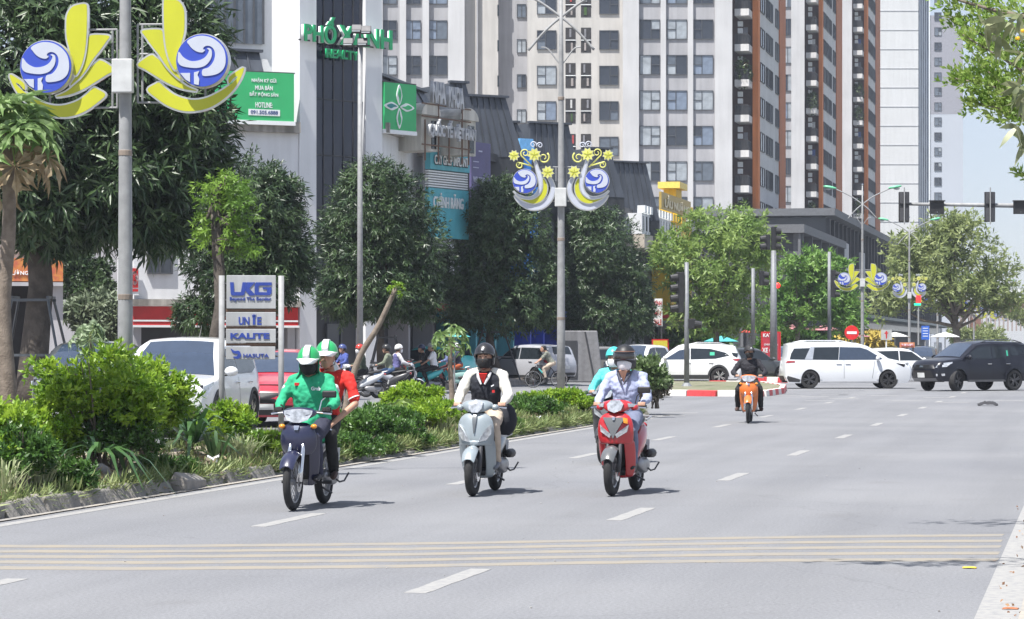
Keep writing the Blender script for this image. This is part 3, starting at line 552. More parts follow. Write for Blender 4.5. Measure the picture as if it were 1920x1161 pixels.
for k in range(3): part('window_slot', fbox(fr, u1 + 3 + k * 1.8, u1 + 3.5 + k * 1.8, 1.2, 1.23, 4.2, 5.9), GLASS, yh)
for k in range(14):
    w = (u1 - u0) / 10; u = u0 + (k + .5) * w
    if u < u2: h = ar if u < u1 else yh; part('merlon', fbox(fr, u - w * .3, u + w * .3, .9, 1.35, 9.32, 9.75), SWHT if h is ar else YEL, h); part('arch_opening', fbox(fr, u - w * .16, u + w * .16, 1.2, 1.23, 8.3, 9.15), GLASS, h)
gs = thing('restaurant_sign', 'gold lettered board on the yellow building beneath its turret', 'sign', (0, 0, 0)); part('board', fbox(fr, u1 - 6, u1 + 6, 1.4, 1.55, 9.8, 10.8), M('gold_board', (.42, .30, .08), .5), gs)
ft_ = (fr[0], Vector((0, 1, 0)), Vector((1, 0, 0))); ftext('LẨU NƯỚNG', 'lettering', M('cream_letters', (.7, .62, .42), .5), gs, ft_, u1, 1.6, 10.3, 10, .75, .04, bold=.03)
# ---------------------------------------------------------------- apartment complex
def building_frame(px0, d0): return at(px0, HOR, d0)
def camfr(px, d): p = at(px, HOR, d); return (Vector((p.x, p.y, 0)), Vector((CS, SN, 0)), Vector((SN, -CS, 0)))
ap = thing('apartment_tower', 'tall pale apartment tower with grey spandrels and orange edged balconies', 'building', (0, 0, 0))
D = 245.; FH = 3.2; fa = camfr(0, D); PXM = D / F
def U(px): return px * PXM                       # u along the front, from photo column 0 at that distance
def ZY(py): return CH + (HOR - py) * PXM
zs = [ZY(36 + 66.6 * k) for k in range(-2, 7)]   # window heads
def strip(name, x0, x1, v0, v1, z0, z1, mat, par=ap, f=fa): return part(name, fbox(f, U(x0), U(x1), v0, v1, z0, z1), mat, par)
ZT = 52
strip('wall', 640, 840, -14, -1, 0, ZT, WALLG); strip('pier', 840, 871, -14, 0, 0, ZT, PIER); strip('wall', 871, 934, -14, -1.2, 0, ZT, BEIGE); strip('pier', 893, 896, -1.2, -.7, 0, ZT, WALLG); strip('wall', 934, 989, -14, -2.8, 0, ZT, WALLG)
strip('wall', 989, 1168, -14, -.6, 0, ZT, BEIGE); strip('pier', 1168, 1198, -14, 0, 0, ZT, PIER); strip('wall', 1198, 1341, -14, -.55, 0, ZT, WALLG); strip('pier', 1341, 1373, -8, 0, 0, ZT, PIER)
for x in (755, 798): strip('rib', x - 6, x + 6, -1, -.45, 0, ZT, PIER)
for x in (1244, 1295): strip('rib', x - 5, x + 5, -.55, -.2, 0, ZT, PIER)
strip('rib', 704, 717, -1, -.45, 0, ZT, PIER)
for z in zs:
    zz = z - .87
    for x, sp in ((725, 'R'), (770, 'R'), (820, 'L')): window(ap, fa, U(x), zz, 1.78, 1.74, sp, rb, -.98)
    for x, sp in ((1219, 'R'), (1270, 'L'), (1319, 'L')): window(ap, fa, U(x), zz - 0, 1.84, 1.78, sp, rb, -.53)
    for x, sp in ((1025, 'L'), (1142, 'R')): window(ap, fa, U(x), zz - .95, 1.75, 1.74, sp, rb, -.58)
    window(ap, fa, U(978), zz - 1.25, .85, 1.25, 'V', rb, -2.78, [1, 3])
    for x in (1070, 1099):
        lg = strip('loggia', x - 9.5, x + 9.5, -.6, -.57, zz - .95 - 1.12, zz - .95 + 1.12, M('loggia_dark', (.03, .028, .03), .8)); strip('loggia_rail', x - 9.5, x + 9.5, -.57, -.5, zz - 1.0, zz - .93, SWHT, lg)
        q = rb.choice(['plant', 'linen', 'linen']); a = rb.uniform(-6, 2); strip('hung_' + q, x + a, x + a + rb.uniform(3, 6), -.57, -.52, zz - 1.9, zz - 1.2, M('loggia_' + q, (.05, .10, .03) if q == 'plant' else (.3, .27, .26), .9), lg)
        b_ = rb.uniform(-6, 3); strip('hung_linen', x + b_, x + b_ + 3.5, -.57, -.53, zz - .7, zz + .05, rb.choice([M('linen_red', (.35, .05, .05), .8), M('linen_white', (.5, .5, .5), .8), M('linen_grey', (.2, .2, .22), .8)]), lg)
    for x in (934,): strip('recess_window', x - 1.5, x + 1.5, -1.2, -1.1, zz - 1.9, zz - .9, GLASS)
FOLI = leafm('balcony_plant', (.035, .06, .02), (.07, .11, .035), .1)
# east flank: balcony bays and windows along the street, three blocks
def dref_X(px, d): return d * ((px - 960) / F * CS - SN)
def flank(d, px_b0, px_b1, px_o1, px_w1, px_e1, pitch, zref_py, dref, wins, par, rr, plants=()):
    """balcony bay standing in front of a recess, an orange fin, then the long window wall along the street"""
    Xa, Xb, Xc = dref_X(px_b0, d), dref_X(px_b1, d + 3), dref_X(px_o1, d + 3); Y0 = at(px_b0, HOR, d).y; Yf = Y0 + 3.6
    fs_ = (Vector((0, Yf, 0)), Vector((1, 0, 0)), Vector((0, -1, 0))); fe = (Vector((Xc, 0, 0)), Vector((0, 1, 0)), Vector((1, 0, 0))); y3, y4 = onX(px_w1, Xc).y, onX(px_e1, Xc).y
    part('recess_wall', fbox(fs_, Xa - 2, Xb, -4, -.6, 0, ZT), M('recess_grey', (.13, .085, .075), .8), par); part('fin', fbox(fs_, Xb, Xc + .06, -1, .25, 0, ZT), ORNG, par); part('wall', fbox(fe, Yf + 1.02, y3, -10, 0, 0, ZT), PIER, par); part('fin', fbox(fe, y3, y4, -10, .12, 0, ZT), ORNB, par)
    n = 0; z = CH + (HOR - zref_py) / F * dref; yb = Yf - 3.0; w = (Xb - .12) - (Xa + .05)
    while z > 8: z -= FH
    while z < ZT - 4:
        z += FH; s = part('balcony', fbox(fs_, Xa + .05, Xb - .03, -.55, 2.7, z - .2, z + .42), M('balcony_concrete', (.58, .57, .56), .8, streak=.15, scale=1), par)
        m = MB()
        for k in range(9): m.cyl((Xa + .1 + (w - .1) * k / 8, Yf - 2.65, z + .42), (Xa + .1 + (w - .1) * k / 8, Yf - 2.65, z + 1.3), .03, n=4)
        for k in range(8): m.cyl((Xb - .17, Yf - 2.6 + k * .34, z + .42), (Xb - .17, Yf - 2.6 + k * .34, z + 1.3), .03, n=4)
        m.bb(Xa + .1, Xb - .15, Yf - 2.68, Yf - 2.62, z + 1.28, z + 1.35); m.bb(Xb - .2, Xb - .14, Yf - 2.6, Yf, z + 1.28, z + 1.35); m.build('railing', DSTEEL, s)
        part('panel', fbox(fs_, Xa + .12, Xb - .22, 2.55, 2.6, z + .42, z + 1.25), M('balcony_glass', (.05, .05, .055), .3), s)
        for q in range(2): part('air_conditioner', fbox(fs_, Xa + .12, Xa + .55, .6, 1.1, z + 1.6 + q * .62, z + 2.05 + q * .62), SWHT, s)
        if rr.random() < .6: u = rr.uniform(Xa + .5, Xb - .8); part('hung_linen', fbox(fs_, u, u + .4, .3, .36, z + 1.3, z + 2.2), rr.choice([M('linen_red'), M('linen_white'), M('linen_grey'), M('linen_blue', (.08, .12, .3), .8)]), s)
        if n in plants:
            rnd = np.random.default_rng(n); C, AX = lobes_pts([((Xa + w * .6, Yf - 1.6, z + 1.1), (w * .5, 1.4, 1.3))], 220, rnd); inst('balcony_plant', leaf_mesh('balcony_plant', *rosettes(C, AX, 6, .3, .12, rnd), FOLI), s)
        for k, (a, b_) in enumerate(wins):
            y2 = Yf + 1.2; u = y2 + (y3 - y2) * (a + b_) / 2; window(par, fe, u, z + 1.5, (y3 - y2) * (b_ - a) * .92, 1.75, 'V', rr, .02, [0, 3, 3, 2, 1])
        n += 1
    return fe
rr_ = random.Random(3); flank(245.3, 1374, 1411, 1421, 1460, 1471, 66, 104 / 2.977 * 1, 250, [(.0, .22), (.3, .46), (.48, .64), (.8, .98)], ap, rr_, (1, 5, 9))
# second and third block behind: own front strips, seen right of the first
def block(px_w0, px_p0, px_p1, d, lab):
    t = thing('apartment_block', lab, 'building', (0, 0, 0)); s = d / F; f = camfr(0, d)
    part('wall', fbox(f, px_w0 * s, px_p0 * s, -12, -.5, 0, ZT + 8), WALLG, t); part('pier', fbox(f, px_p0 * s, px_p1 * s, -6, 0, 0, ZT + 8), PIER, t)
    z = CH + (HOR - 50) * s
    for k in range(-4, 10): window(t, f, (px_w0 + 12) * s + .2, z - k * FH, 1.3, 1.9, 'V', rb, -.48)
    return t
b2 = block(1462, 1484, 1508.5, 312, 'middle apartment block with white pier and stacked balconies behind the first tower'); flank(312.3, 1509, 1535, 1541, 1567, 1577.5, 52, 107, 314, [(.0, .2), (.25, .42), (.48, .62), (.75, .95)], b2, rr_, (2, 6))
b3 = block(1572, 1577.5, 1597.5, 372, 'farthest orange finned apartment block beside the plain white slab'); flank(372.3, 1598, 1620, 1626, 1641, 1649, 43, 106, 377, [(.0, .25), (.33, .6), (.7, .95)], b3, rr_, (3, 7, 8))
# white slab and the far tower
def slab(lab, px0, px1, px2, d, mat1, mat2, zt): 
    t = thing('apartment_slab', lab, 'building', (0, 0, 0)); s = d / F; f = camfr(0, d); part('wall', fbox(f, px0 * s, px1 * s, -30, 0, 0, zt), mat1, t); return t, s, f
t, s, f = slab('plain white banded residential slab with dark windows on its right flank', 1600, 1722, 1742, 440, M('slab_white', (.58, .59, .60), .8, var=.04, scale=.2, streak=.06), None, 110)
for k in range(34): part('band', fbox(f, 1600 * s, 1722 * s, 0, .06, 3 + k * 3.1, 3.1 + k * 3.1), M('band_grey', (.44, .45, .47), .8), t)
yy = lambda px, X: onX(px, X).y
Xs = at(1722, HOR, 440).x; fe = (Vector((Xs, 0, 0)), Vector((0, 1, 0)), Vector((1, 0, 0))); y0, y1 = at(1722, HOR, 440).y, yy(1742, Xs)
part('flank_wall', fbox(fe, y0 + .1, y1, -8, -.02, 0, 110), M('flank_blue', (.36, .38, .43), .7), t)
for k in range(5): part('window_band', fbox(fe, y0 + (y1 - y0) * (k + .15) / 5, y0 + (y1 - y0) * (k + .62) / 5, -.02, .1, 3, 110), M('window_band', (.13, .15, .20), .3, var=.5, scale=.35), t)
t, s, f = slab('distant bluish white tower with one column of small dark windows', 1742, 1805.5, 0, 582, M('far_pale_blue', (.45, .48, .54), .8, var=.03, scale=.1), None, 72)
part('wall', fbox(f, 1742 * s, 1805.5 * s, -25, .02, 51.1, 72.2), M('far_grey', (.30, .30, .34), .8), t); part('edge', fbox(f, 1738 * s, 1743.5 * s, -20, .3, 0, 110), SWHT, t)
for k in range(24): window(t, f, 1758.5 * s, CH + (HOR - 3) * s - k * 3.21, 1.55, 1.75, 'R', rb, .05, [0, 3])
# podiums
pd = thing('podium', 'dark boxy podium with overhanging grey roof slab and fins below the towers', 'building', (0, 0, 0)); Xp = -21.6; fp = (Vector((Xp, 0, 0)), Vector((0, 1, 0)), Vector((1, 0, 0))); y0, y1 = yy(1508, Xp), yy(1587, Xp)
part('wall', fbox(fp, y0 + .6, y1, -11, -.9, 0, 10.2), DWALL, pd); part('roof_slab', fbox(fp, y0, y1, -12, 0, 10.25, 10.9), M('slab_grey', (.115, .12, .13), .7), pd)
for k in range(6): part('fin', fbox(fp, y0 + .6 + (y1 - y0 - 1) * k / 5, y0 + .9 + (y1 - y0 - 1) * k / 5, -.9, -.15, 0, 10.25), M('slab_grey'), pd)
for k in range(6): part('fin', fbox(fp, y0 + .2, y0 + .6, -11.5 + k * 2.2, -11.3 + k * 2.2, 0, 10.25), M('slab_grey'), pd)
pd = thing('shopping_podium', 'long dark glass shopping podium with ribbed facade behind the street lamps', 'building', (0, 0, 0)); y0, y1 = yy(1590, Xp), yy(1762, Xp - 2)
part('wall', fbox(fp, y0, y1, -14, -2, 3.4, 13.2), M('podium_blue', (.055, .065, .085), .35, var=.2, scale=.3, coat=.4), pd); part('wall', fbox(fp, y0, y1, -14, -4.2, 0, 3.4), CONCD, pd); part('canopy', fbox(fp, y0, y1, -2, .6, 4.3, 4.6), M('canopy_green', (.16, .20, .20), .5), pd); part('roof_slab', fbox(fp, y0 - 2, y1, -14, -1, 13.25, 13.9), M('slab_grey'), pd)
for k in range(44): part('rib', fbox(fp, y0 + (y1 - y0) * k / 44, y0 + (y1 - y0) * k / 44 + .5, -2, -1.6, 4.7, 13.1), DWALL, pd)
part('light_panel', fbox(fp, y0 + 10, y0 + 18, -1.9, -1.5, 8.5, 11.4), M('panel_pale', (.35, .36, .38), .6), pd); part('sign_strip', fbox(fp, y0 + 30, y0 + 33, -1.55, -1.2, 5, 11), M('panel_pale'), pd)
# brown overpass far right
ov = thing('footbridge', 'brown pedestrian overpass with ribbed parapet crossing far down the road', 'bridge', (0, 0, 0)); f = camfr(0, 330); s = 330 / F
part('deck', fbox(f, 1800 * s, 2300 * s, -3, 0, 5.0, 5.5), M('bridge_conc', (.36, .33, .32), .8), ov); part('parapet', fbox(f, 1800 * s, 2300 * s, .02, .1, 5.5, 7.2), M('bridge_brown', (.20, .12, .10), .8), ov)
for k in range(60): part('rib', fbox(f, (1800 + k * 8) * s, (1802.5 + k * 8) * s, .1, .3, 3.4, 7.3), M('bridge_rib', (.36, .30, .28), .8), ov)
part('roof', fbox(f, 1850 * s, 2300 * s, -3, .4, 8.1, 8.5), SWHT, ov); part('pier', fbox(f, 1820 * s, 1838 * s, -2, .5, 0, 5), M('bridge_pier', (.22, .12, .09), .8), ov)
# left shop with the orange sign, and what closes the view behind
ls = thing('corner_shop', 'two storey shop with orange sign board behind the propped mango tree', 'building', (0, 0, 0)); fs = frame_cam(at(118, HOR, 88), 80)
part('wall', fbox(fs, -14, 0, -9, 0, 4.5, 8.6), M('pinkish_render', (.30, .25, .24), .85, scale=.5, streak=.2), ls); part('wall', fbox(fs, -14, 0, -9, -1.5, .27, 4.5), M('shop_dark', (.02, .02, .022), .8), ls); part('pillar', fbox(fs, -.95, 0, -1.5, .0, .27, 3.6), WALLG, ls)
osn = thing('shop_sign', 'orange shop sign board with white lettering and red 9 behind the mango trunk', 'sign', (0, 0, 0)); part('board', fbox(fs, -14, 0, .05, .3, 3.75, 4.5), M('sign_orange', (.50, .20, .05), .5, var=.1, alt=(.40, .10, .05)), osn); part('board_edge', fbox(fs, -14, 0, .05, .35, 3.6, 3.72), WALLG, osn)
ftext('BIA HẢI XỒM KIM TRƯỜNG', 'lettering', SWHT, osn, fs, -2.2, .33, 4.05, 2.2, .2, .02, bold=.02); ftext('9', 'lettering', RED, osn, fs, -.62, .33, 4.2, .3, .6, .05, bold=.06)
bk = thing('rear_house', 'plain grey house glimpsed through foliage between the shop and the corner building', 'building', (0, 0, 0)); fb = frame_cam(at(100, HOR, 135), 85); part('wall', fbox(fb, 0, 6.4, -8, 0, 0, 7.5), WALLG, bk); part('roof', fbox(fb, -.3, 6.6, -8, .3, 7.55, 7.9), STAIN, bk)
for k in range(2): window(bk, fb, 1.6 + k * 2.6, 5.2, 1.3, 1.5, 'V', rb, .02, [0])
# ================================================================ STREET LAMPS, DECORATIONS, SIGNALS, SIGNS
LAMPG = M('lamp_green', (.14, .50, .28), .4); YELL = M('decor_yellow', (.47, .48, .025), .42, var=.05, scale=2); DBLUE = M('logo_blue', (.035, .07, .42), .4, var=.04); DWHT = M('logo_white', (.46, .49, .57), .45, var=.03); SILV = M('polished_rim', (.62, .61, .58), .28, .75, .15, 4)
BOXG = M('control_box', (.50, .51, .51), .5)
def lamp_post():
    t = thing('street_lamp', '', 'street lamp', (0, 0, 0), 0, 'double armed street lamps along the median')
    mb = MB(); mb.tube([(0, 0, 0), (0, 0, 2), (0, 0, 5.2), (0, 0, 8.2), (0, 0, 10.05)], [.10, .092, .075, .055, .03], 14); mb.build('pole', STEEL, t, smooth='all')
    mb = MB(); mb.box((0, 0, .02), (.45, .45, .04)); [mb.cyl((x, y, .03), (x, y, .1), .02, n=6) for x in (-.17, .17) for y in (-.17, .17)]; mb.build('base_plate', DSTEEL, t)
    for z in (2.2, 4.0, 7.2): mb = MB(); mb.lathe([(.094 - z * .004, z - .04), (.104 - z * .004, z - .03), (.104 - z * .004, z + .03), (.094 - z * .004, z + .04)], 14); mb.build('collar', M('rust_band', (.22, .18, .15), .7), t)
    mb = MB(); mb.box((0, -.14, 4.95), (.26, .12, .42)); mb.build('control_box', BOXG, t, bevel=.012)
    for s in (-1, 1):
        arc = catmull([(-.75 * s, -.75), (-.35 * s, -.3), (0, 0), (.6 * s, .42), (1.35 * s, .78), (1.5 * s, .82)], 5, False)
        mb = MB(); mb.tube([(x, 0, 9.05 + z) for x, z in arc], .03, 7); mb.build('arm', STEEL, t, smooth='all')
        mb = MB(); mb.loft([[(s * (1.35 + u), w * math.cos(a), 9.86 + u * .16 + h * math.sin(a) + .03) for a in [2 * math.pi * k / 10 for k in range(10)]] for u, w, h in ((0, .03, .03), (.08, .09, .05), (.3, .14, .085), (.55, .13, .075), (.68, .04, .03))]); h = mb.build('lamp_head', LAMPG, t, smooth='all')
        mb = MB(); mb.ball((s * 1.78, 0, 9.88), (.17, .11, .09), 12, 6, z1=0); mb.build('lamp_glass', CLEAR, h, smooth='all')
        sc = catmull([(0, -1.1), (.12 * s, -.95), (.3 * s, -.72), (.45 * s, -.68)], 4, False); mb = MB(); mb.tube([(x, 0, 9.05 + z) for x, z in sc], .018, 5); mb.build('bracket', STEEL, t)
    mb = MB(); mb.ball((0, 0, 10.08), .05); mb.build('finial', CHROME, t); return t
LG = [[(-.56, .73), (-.3, .88), (0, .93), (.35, .86), (.65, .66), (.85, .38), (.91, .0), (.84, -.3), (.62, -.5), (.3, -.58), (.03, -.57), (.03, -.35), (.25, -.27), (.42, -.08), (.5, .15), (.48, .36), (.36, .51), (.2, .55), (.08, .5), (.05, .42), (.12, .39), (.02, .3), (-.18, .33), (-.36, .44), (-.48, .58)],
      [(-.88, .33), (-.7, .12), (-.42, -.02), (-.12, .0), (.1, .1), (.22, .24), (.27, .38), (.19, .44), (.28, .46), (.37, .38), (.38, .18), (.3, -.02), (.12, -.2), (-.15, -.28), (-.45, -.27), (-.78, -.2), (-.91, -.06), (-.92, .12)]]
LT = [[(-.83, -.47), (-.45, -.47), (-.45, -.82), (-.62, -.72)], [(-.3, -.45), (-.1, -.4), (-.17, -.55), (-.1, -.7), (-.12, -.93), (-.3, -.89)]]
def logo(par, c, r, y=-.07):
    mb = MB(); mb.lathe([(0, -.06), (r * .99, -.06), (r * 1.03, -.03), (r * 1.03, .06), (0, .06)], 40, 'y'); rim = mb.build('disc_rim', SILV, par); rim.location = (c[0], y + .06, c[1])
    mb = MB(); mb.lathe([(0, -.012), (r * .985, -.012), (r * .985, 0)], 40, 'y'); d = mb.build('disc', DBLUE, par); d.location = (c[0], y - .002, c[1])
    for P in LG + LT:
        Q = catmull(P, 4) if P in LG else P; mb = MB(); mb.prism([(x * r, z * r) for x, z in Q], -.012, -.022); mb.build('logo_mark', DWHT, d)
def plate(par, name, P, mat, y=0., k=5, rim=.022, th=.05):
    Q = catmull(P, k) if k else P; n = len(Q); A = sum(Q[i][0] * Q[(i + 1) % n][1] - Q[(i + 1) % n][0] * Q[i][1] for i in range(n)); s = 1 if A > 0 else -1; O = []
    for i in range(n):
        a, b = Vector(Q[i - 1]), Vector(Q[(i + 1) % n]); t = (b - a).normalized(); O.append((Q[i][0] + t.y * s * rim, Q[i][1] - t.x * s * rim))
    mb = MB(); mb.prism(O, y, y + th); o = mb.build(name, SILV, par); mb = MB(); mb.prism(Q, y - .006, y + .01); mb.build('face', mat, o); return o
K1 = 1 / (2.977 * 150.)
def zp(pts, c=(268, 303)): return [((x - c[0]) * K1, (c[1] - z) * K1) for x, z in pts]
def smooth_sharp(pts): return pts
def decorA(sx):
    """flame petals round a blue disc; sx=1 is the left one (petals to its right)"""
    t = thing('street_decoration', '', 'decoration', (0, 0, 0), 0, 'yellow petal decorations with blue wave discs')
    PT = [[(375, 70), (380, 10), (405, -30), (440, -45), (485, -48), (492, -20), (492, 60), (488, 150), (478, 230), (458, 300), (428, 350), (415, 330), (410, 280), (395, 210), (378, 140)],
          [(500, 140), (520, 124), (580, 124), (618, 132), (600, 160), (560, 215), (520, 265), (480, 325), (440, 370), (395, 405), (430, 350), (465, 290), (485, 220)],
          [(548, 272), (565, 265), (595, 278), (643, 318), (600, 345), (540, 382), (480, 418), (410, 448), (350, 462), (310, 464), (370, 438), (430, 390), (490, 320)],
          [(45, 340), (90, 362), (128, 392), (128, 425), (105, 398), (82, 385), (92, 405), (150, 452), (250, 503), (340, 515), (430, 490), (490, 448), (522, 418), (545, 425), (590, 456), (545, 500), (470, 550), (380, 578), (280, 572), (200, 540), (120, 478), (68, 405)]]
    mir = lambda P: [(x * sx, z) for x, z in P]
    for i, P in enumerate(PT): plate(t, 'petal', mir(zp(P)), YELL, (.0, .02, .04, .06)[i], 4)
    logo(t, (0, 0), .33, -.08)
    b = MB(); w = STEEL
    for z, x1 in ((.48, .86), (.11, .86), (-.5, .86)): b = MB(); b.tube([(.2 * sx, .12, z), (x1 * sx, .12, z)], .014, 6); b.build('frame_bar', w, t)
    for x in (.5, .8, .86): b = MB(); b.tube([(x * sx, .12, -.5), (x * sx, .12, .75 if x == .5 else .48)], .014, 6); b.build('frame_bar', w, t)
    b = MB(); b.tube([(.0, .12, -.5), (0, .12, 0)], .014, 6); b.build('frame_bar', w, t)
    return t
K2 = 1 / (6.448 * 83.6)
def decorB(sx):
    t = thing('street_decoration', '', 'decoration', (0, 0, 0), 0, 'flower and crescent decorations with blue wave discs')
    q = lambda pts: [((x - 340) * K2 * sx, (690 - z) * K2) for x, z in pts]
    plate(t, 'crescent', q([(208, 865), (235, 920), (300, 985), (380, 1028), (460, 1040), (560, 1018), (640, 955), (690, 870), (705, 780), (685, 700), (655, 655), (630, 662), (655, 730), (655, 810), (620, 880), (560, 938), (470, 972), (380, 965), (300, 935), (240, 890)]), DWHT, .03)
    plate(t, 'crescent', q([(240, 868), (300, 915), (380, 950), (450, 962), (530, 935), (590, 870), (612, 790), (605, 720), (575, 662), (552, 668), (565, 730), (555, 800), (520, 860), (450, 898), (370, 905), (300, 890)]), YELL, .0)
    plate(t, 'crescent', q([(195, 808), (250, 850), (330, 880), (400, 885), (460, 855), (500, 800), (515, 740), (505, 660), (480, 560), (462, 470), (448, 440), (470, 440), (500, 520), (540, 610), (548, 700), (540, 790), (500, 860), (430, 902), (340, 902), (260, 875)]), DWHT, -.02)
    def curl(cx, cz, r, a0, turns, w, mat, tail=None):
        P = [(cx + r * (1 - .75 * k / 20) * math.cos(a0 + turns * 6.28 * k / 20), cz + r * (1 - .75 * k / 20) * math.sin(a0 + turns * 6.28 * k / 20)) for k in range(21)]
        if tail: P = [tail] + P
        P = q(P); mb = MB(); mb.tube([(x, -.01, z) for x, z in P], [w * (1 - .4 * i / len(P)) for i in range(len(P))], 6, flat=1); mb.build('scroll', mat, t, smooth='all')
    YP = M('decor_pale_yellow', (.58, .58, .16), .45)
    curl(570, 400, 72, -.9, 1.35, .022, YP); curl(340, 345, 55, 2.6, 1.3, .018, YP, (440, 520)); curl(275, 490, 45, -2.2, -1.2, .018, YP, (410, 500)); curl(440, 240, 42, .4, -1.3, .016, DWHT); curl(522, 250, 40, 2.7, 1.3, .016, DWHT)
    for cx, cz, r in ((205, 375, 68), (455, 365, 84), (620, 580, 80)):
        P = q([(cx + r * (1 if k % 2 == 0 else .68) * math.cos(k * math.pi / 9 + .2), cz + r * (1 if k % 2 == 0 else .68) * math.sin(k * math.pi / 9 + .2)) for k in range(18)]); f = plate(t, 'flower', P, YP, -.06, 0, .01, .04)
        c = q([(cx, cz)])[0]; 
        for k in range(5): a = k * 1.257 + .3; mb = MB(); mb.prism([(c[0] + x, c[1] + z) for x, z in [(.0, .0), (.06 * math.cos(a - .2), .06 * math.sin(a - .2)), (.095 * math.cos(a), .095 * math.sin(a)), (.06 * math.cos(a + .2), .06 * math.sin(a + .2))]], -.075, -.066); mb.build('petal_mark', YELL, f)
    logo(t, (0, 0), .275, -.1)
    for z, x1 in ((.33, .83), (-.45, .83)): b = MB(); b.tube([(.2 * sx, .1, z), (x1 * sx, .1, z)], .014, 6); b.build('frame_bar', STEEL, t)
    for x in (.35, .7): b = MB(); b.tube([(x * sx, .1, -.45), (x * sx, .1, .33)], .014, 6); b.build('frame_bar', STEEL, t)
    return t
XM = -11.85
LP0 = lamp_post(); DA = {1: decorA(1), -1: decorA(-1)}; DB = {1: decorB(1), -1: decorB(-1)}; usedA = set(); usedB = set()
def put(o, used, loc, rz, lab, sc=1):
    if id(o) not in used: used.add(id(o)); o.location = loc; o.rotation_euler = (0, 0, rz); o['label'] = lab; o.scale = (sc,) * 3; return o
    c = dup(o, loc, rz, lab, sc); return c
poles = [(235, 'A', 'nearest street lamp rising from the bushes left, with grey control box'), (1052, 'B', 'second street lamp standing behind the riders in the median plants'), (1617, 'A', 'third street lamp with green heads beyond the crossing white minivan'), (1705, 'B', 'fourth street lamp partly behind the hanging traffic signal'), (1758, 'C', 'fifth street lamp before the big far tree'), (1795, 'A', 'sixth street lamp far down the road beneath the big tree'), (1826, 'B', 'seventh far street lamp near the brown overpass'), (1853, 'A', 'eighth far street lamp at the overpass'), (1874, 'B', 'ninth street lamp, farthest one seen')]
uL = set()
wz = {235: (5.14, 5.21), 1052: (5.38, 5.38)}
for i, (px, ty, lab) in enumerate(poles):
    X = XM if i < 2 else -11.85; d = dX(px, X); p = at(px, HOR, d); p.z = .1 if i < 2 else 0; L = put(LP0, uL, p, TH * .6, lab)
    side_n = {1: 'left', -1: 'right'}; m = ('first', 'second', 'third', 'fourth', 'fifth', 'sixth', 'seventh', 'eighth', 'ninth')[i]
    for s in (1, -1):
        z = {0: 5.18, 1: 5.42, 2: 5.15, 3: 5.45, 4: 5.5}.get(i, 5.3) + (.06 if (i == 0 and s == -1) else 0); off = {0: .99, 1: .82}.get(i, .95 if ty != 'B' else .82); sc = 1
        q = p + Vector((math.cos(TH * .6), math.sin(TH * .6), 0)) * (-off * s) * 1.0; q.z = z
        if ty == 'B': put(DB[s], usedB, q, TH * .6, f'flower and crescent decoration with blue disc, {side_n[s]} side of {m} lamp pole')
        else: put(DA[s], usedA, q, TH * .6, f'yellow petal decoration with blue disc, {side_n[s]} side of {m} lamp pole', sc)
# floodlight mast before the tower
fm = thing('floodlight_mast', 'tall slim mast with four floodlights before the dark glass tower', 'light mast', at(675, HOR, 92)); fm.location.z = .25; FZ = CH + (HOR - 88) / F * 92 - .25
mb = MB(); mb.tube([(0, 0, 0), (0, 0, FZ)], [.11, .07], 10); mb.build('pole', STEEL, fm, smooth='all'); mb = MB(); mb.bb(-.45, .35, -.03, .03, FZ, FZ + .06); mb.bb(-.2, .3, -.03, .03, FZ + .45, FZ + .5); mb.bb(-.03, .03, -.03, .03, FZ, FZ + .5); mb.build('crossbar', DSTEEL, fm)
for x, z in ((-.38, .15), (.12, .15), (-.08, .6), (.25, .55)): mb = MB(); mb.box((x, -.12, FZ + z), (.34, .16, .26), (R(-35), 0, R(12))); h = mb.build('floodlight', DSTEEL, fm, bevel=.02); mb = MB(); mb.box((x, -.2, FZ + z - .03), (.28, .03, .2), (R(-35), 0, R(12))); mb.build('lamp_glass', CLEAR, h)
# company post sign in the median
d = 39.; us = thing('company_sign', 'grey two post sign listing UKG, UNIE, KALITE and HASUTA in blue', 'sign', at(471, HOR, d), TH + .12); us.location.z = .1; q = lambda px: (px - 471) / F * d; zq = lambda py: CH + (HOR - py) / F * d - .1
SGN = M('sign_offwhite', (.46, .47, .48), .55, var=.08, scale=3, streak=.3); BLT = M('letter_blue', (.03, .06, .30), .4)
for px in (416, 527): mb = MB(); mb.tube([(q(px), 0, -.1), (q(px), 0, zq(517))], .042, 14); mb.build('post', STEEL, us, smooth='all'); 
def panel(x0, x1, y0, y1, items):
    mb = MB(); mb.bb(q(x0), q(x1), -.03, .03, zq(y1), zq(y0)); pn = mb.build('panel', SGN, us, bevel=.006); [it(pn) for it in items]
    for s, px in ((x0, 422), (x1, 521)):
        for z in (.25, .75): mb = MB(); mb.cyl((q(min(s, px)), 0, zq(y1) * (1 - z) + zq(y0) * z), (q(max(s, px)), 0, zq(y1) * (1 - z) + zq(y0) * z), .012, n=8); mb.build('bolt', DSTEEL, pn)
tx = lambda s, cx, cy, w, h, b=.02, e=.01: (lambda pn: text(s, 'lettering', BLT, pn, (q(cx), -.035, zq(cy)), w * d / F, h * d / F, ext=e, bold=b))
def G(pn, P, sm=0): mb = MB(); mb.prism([(q(x), zq(y)) for x, y in (catmull(P, 4) if sm else P)], -.03, -.040); mb.build('letter', BLT, pn)
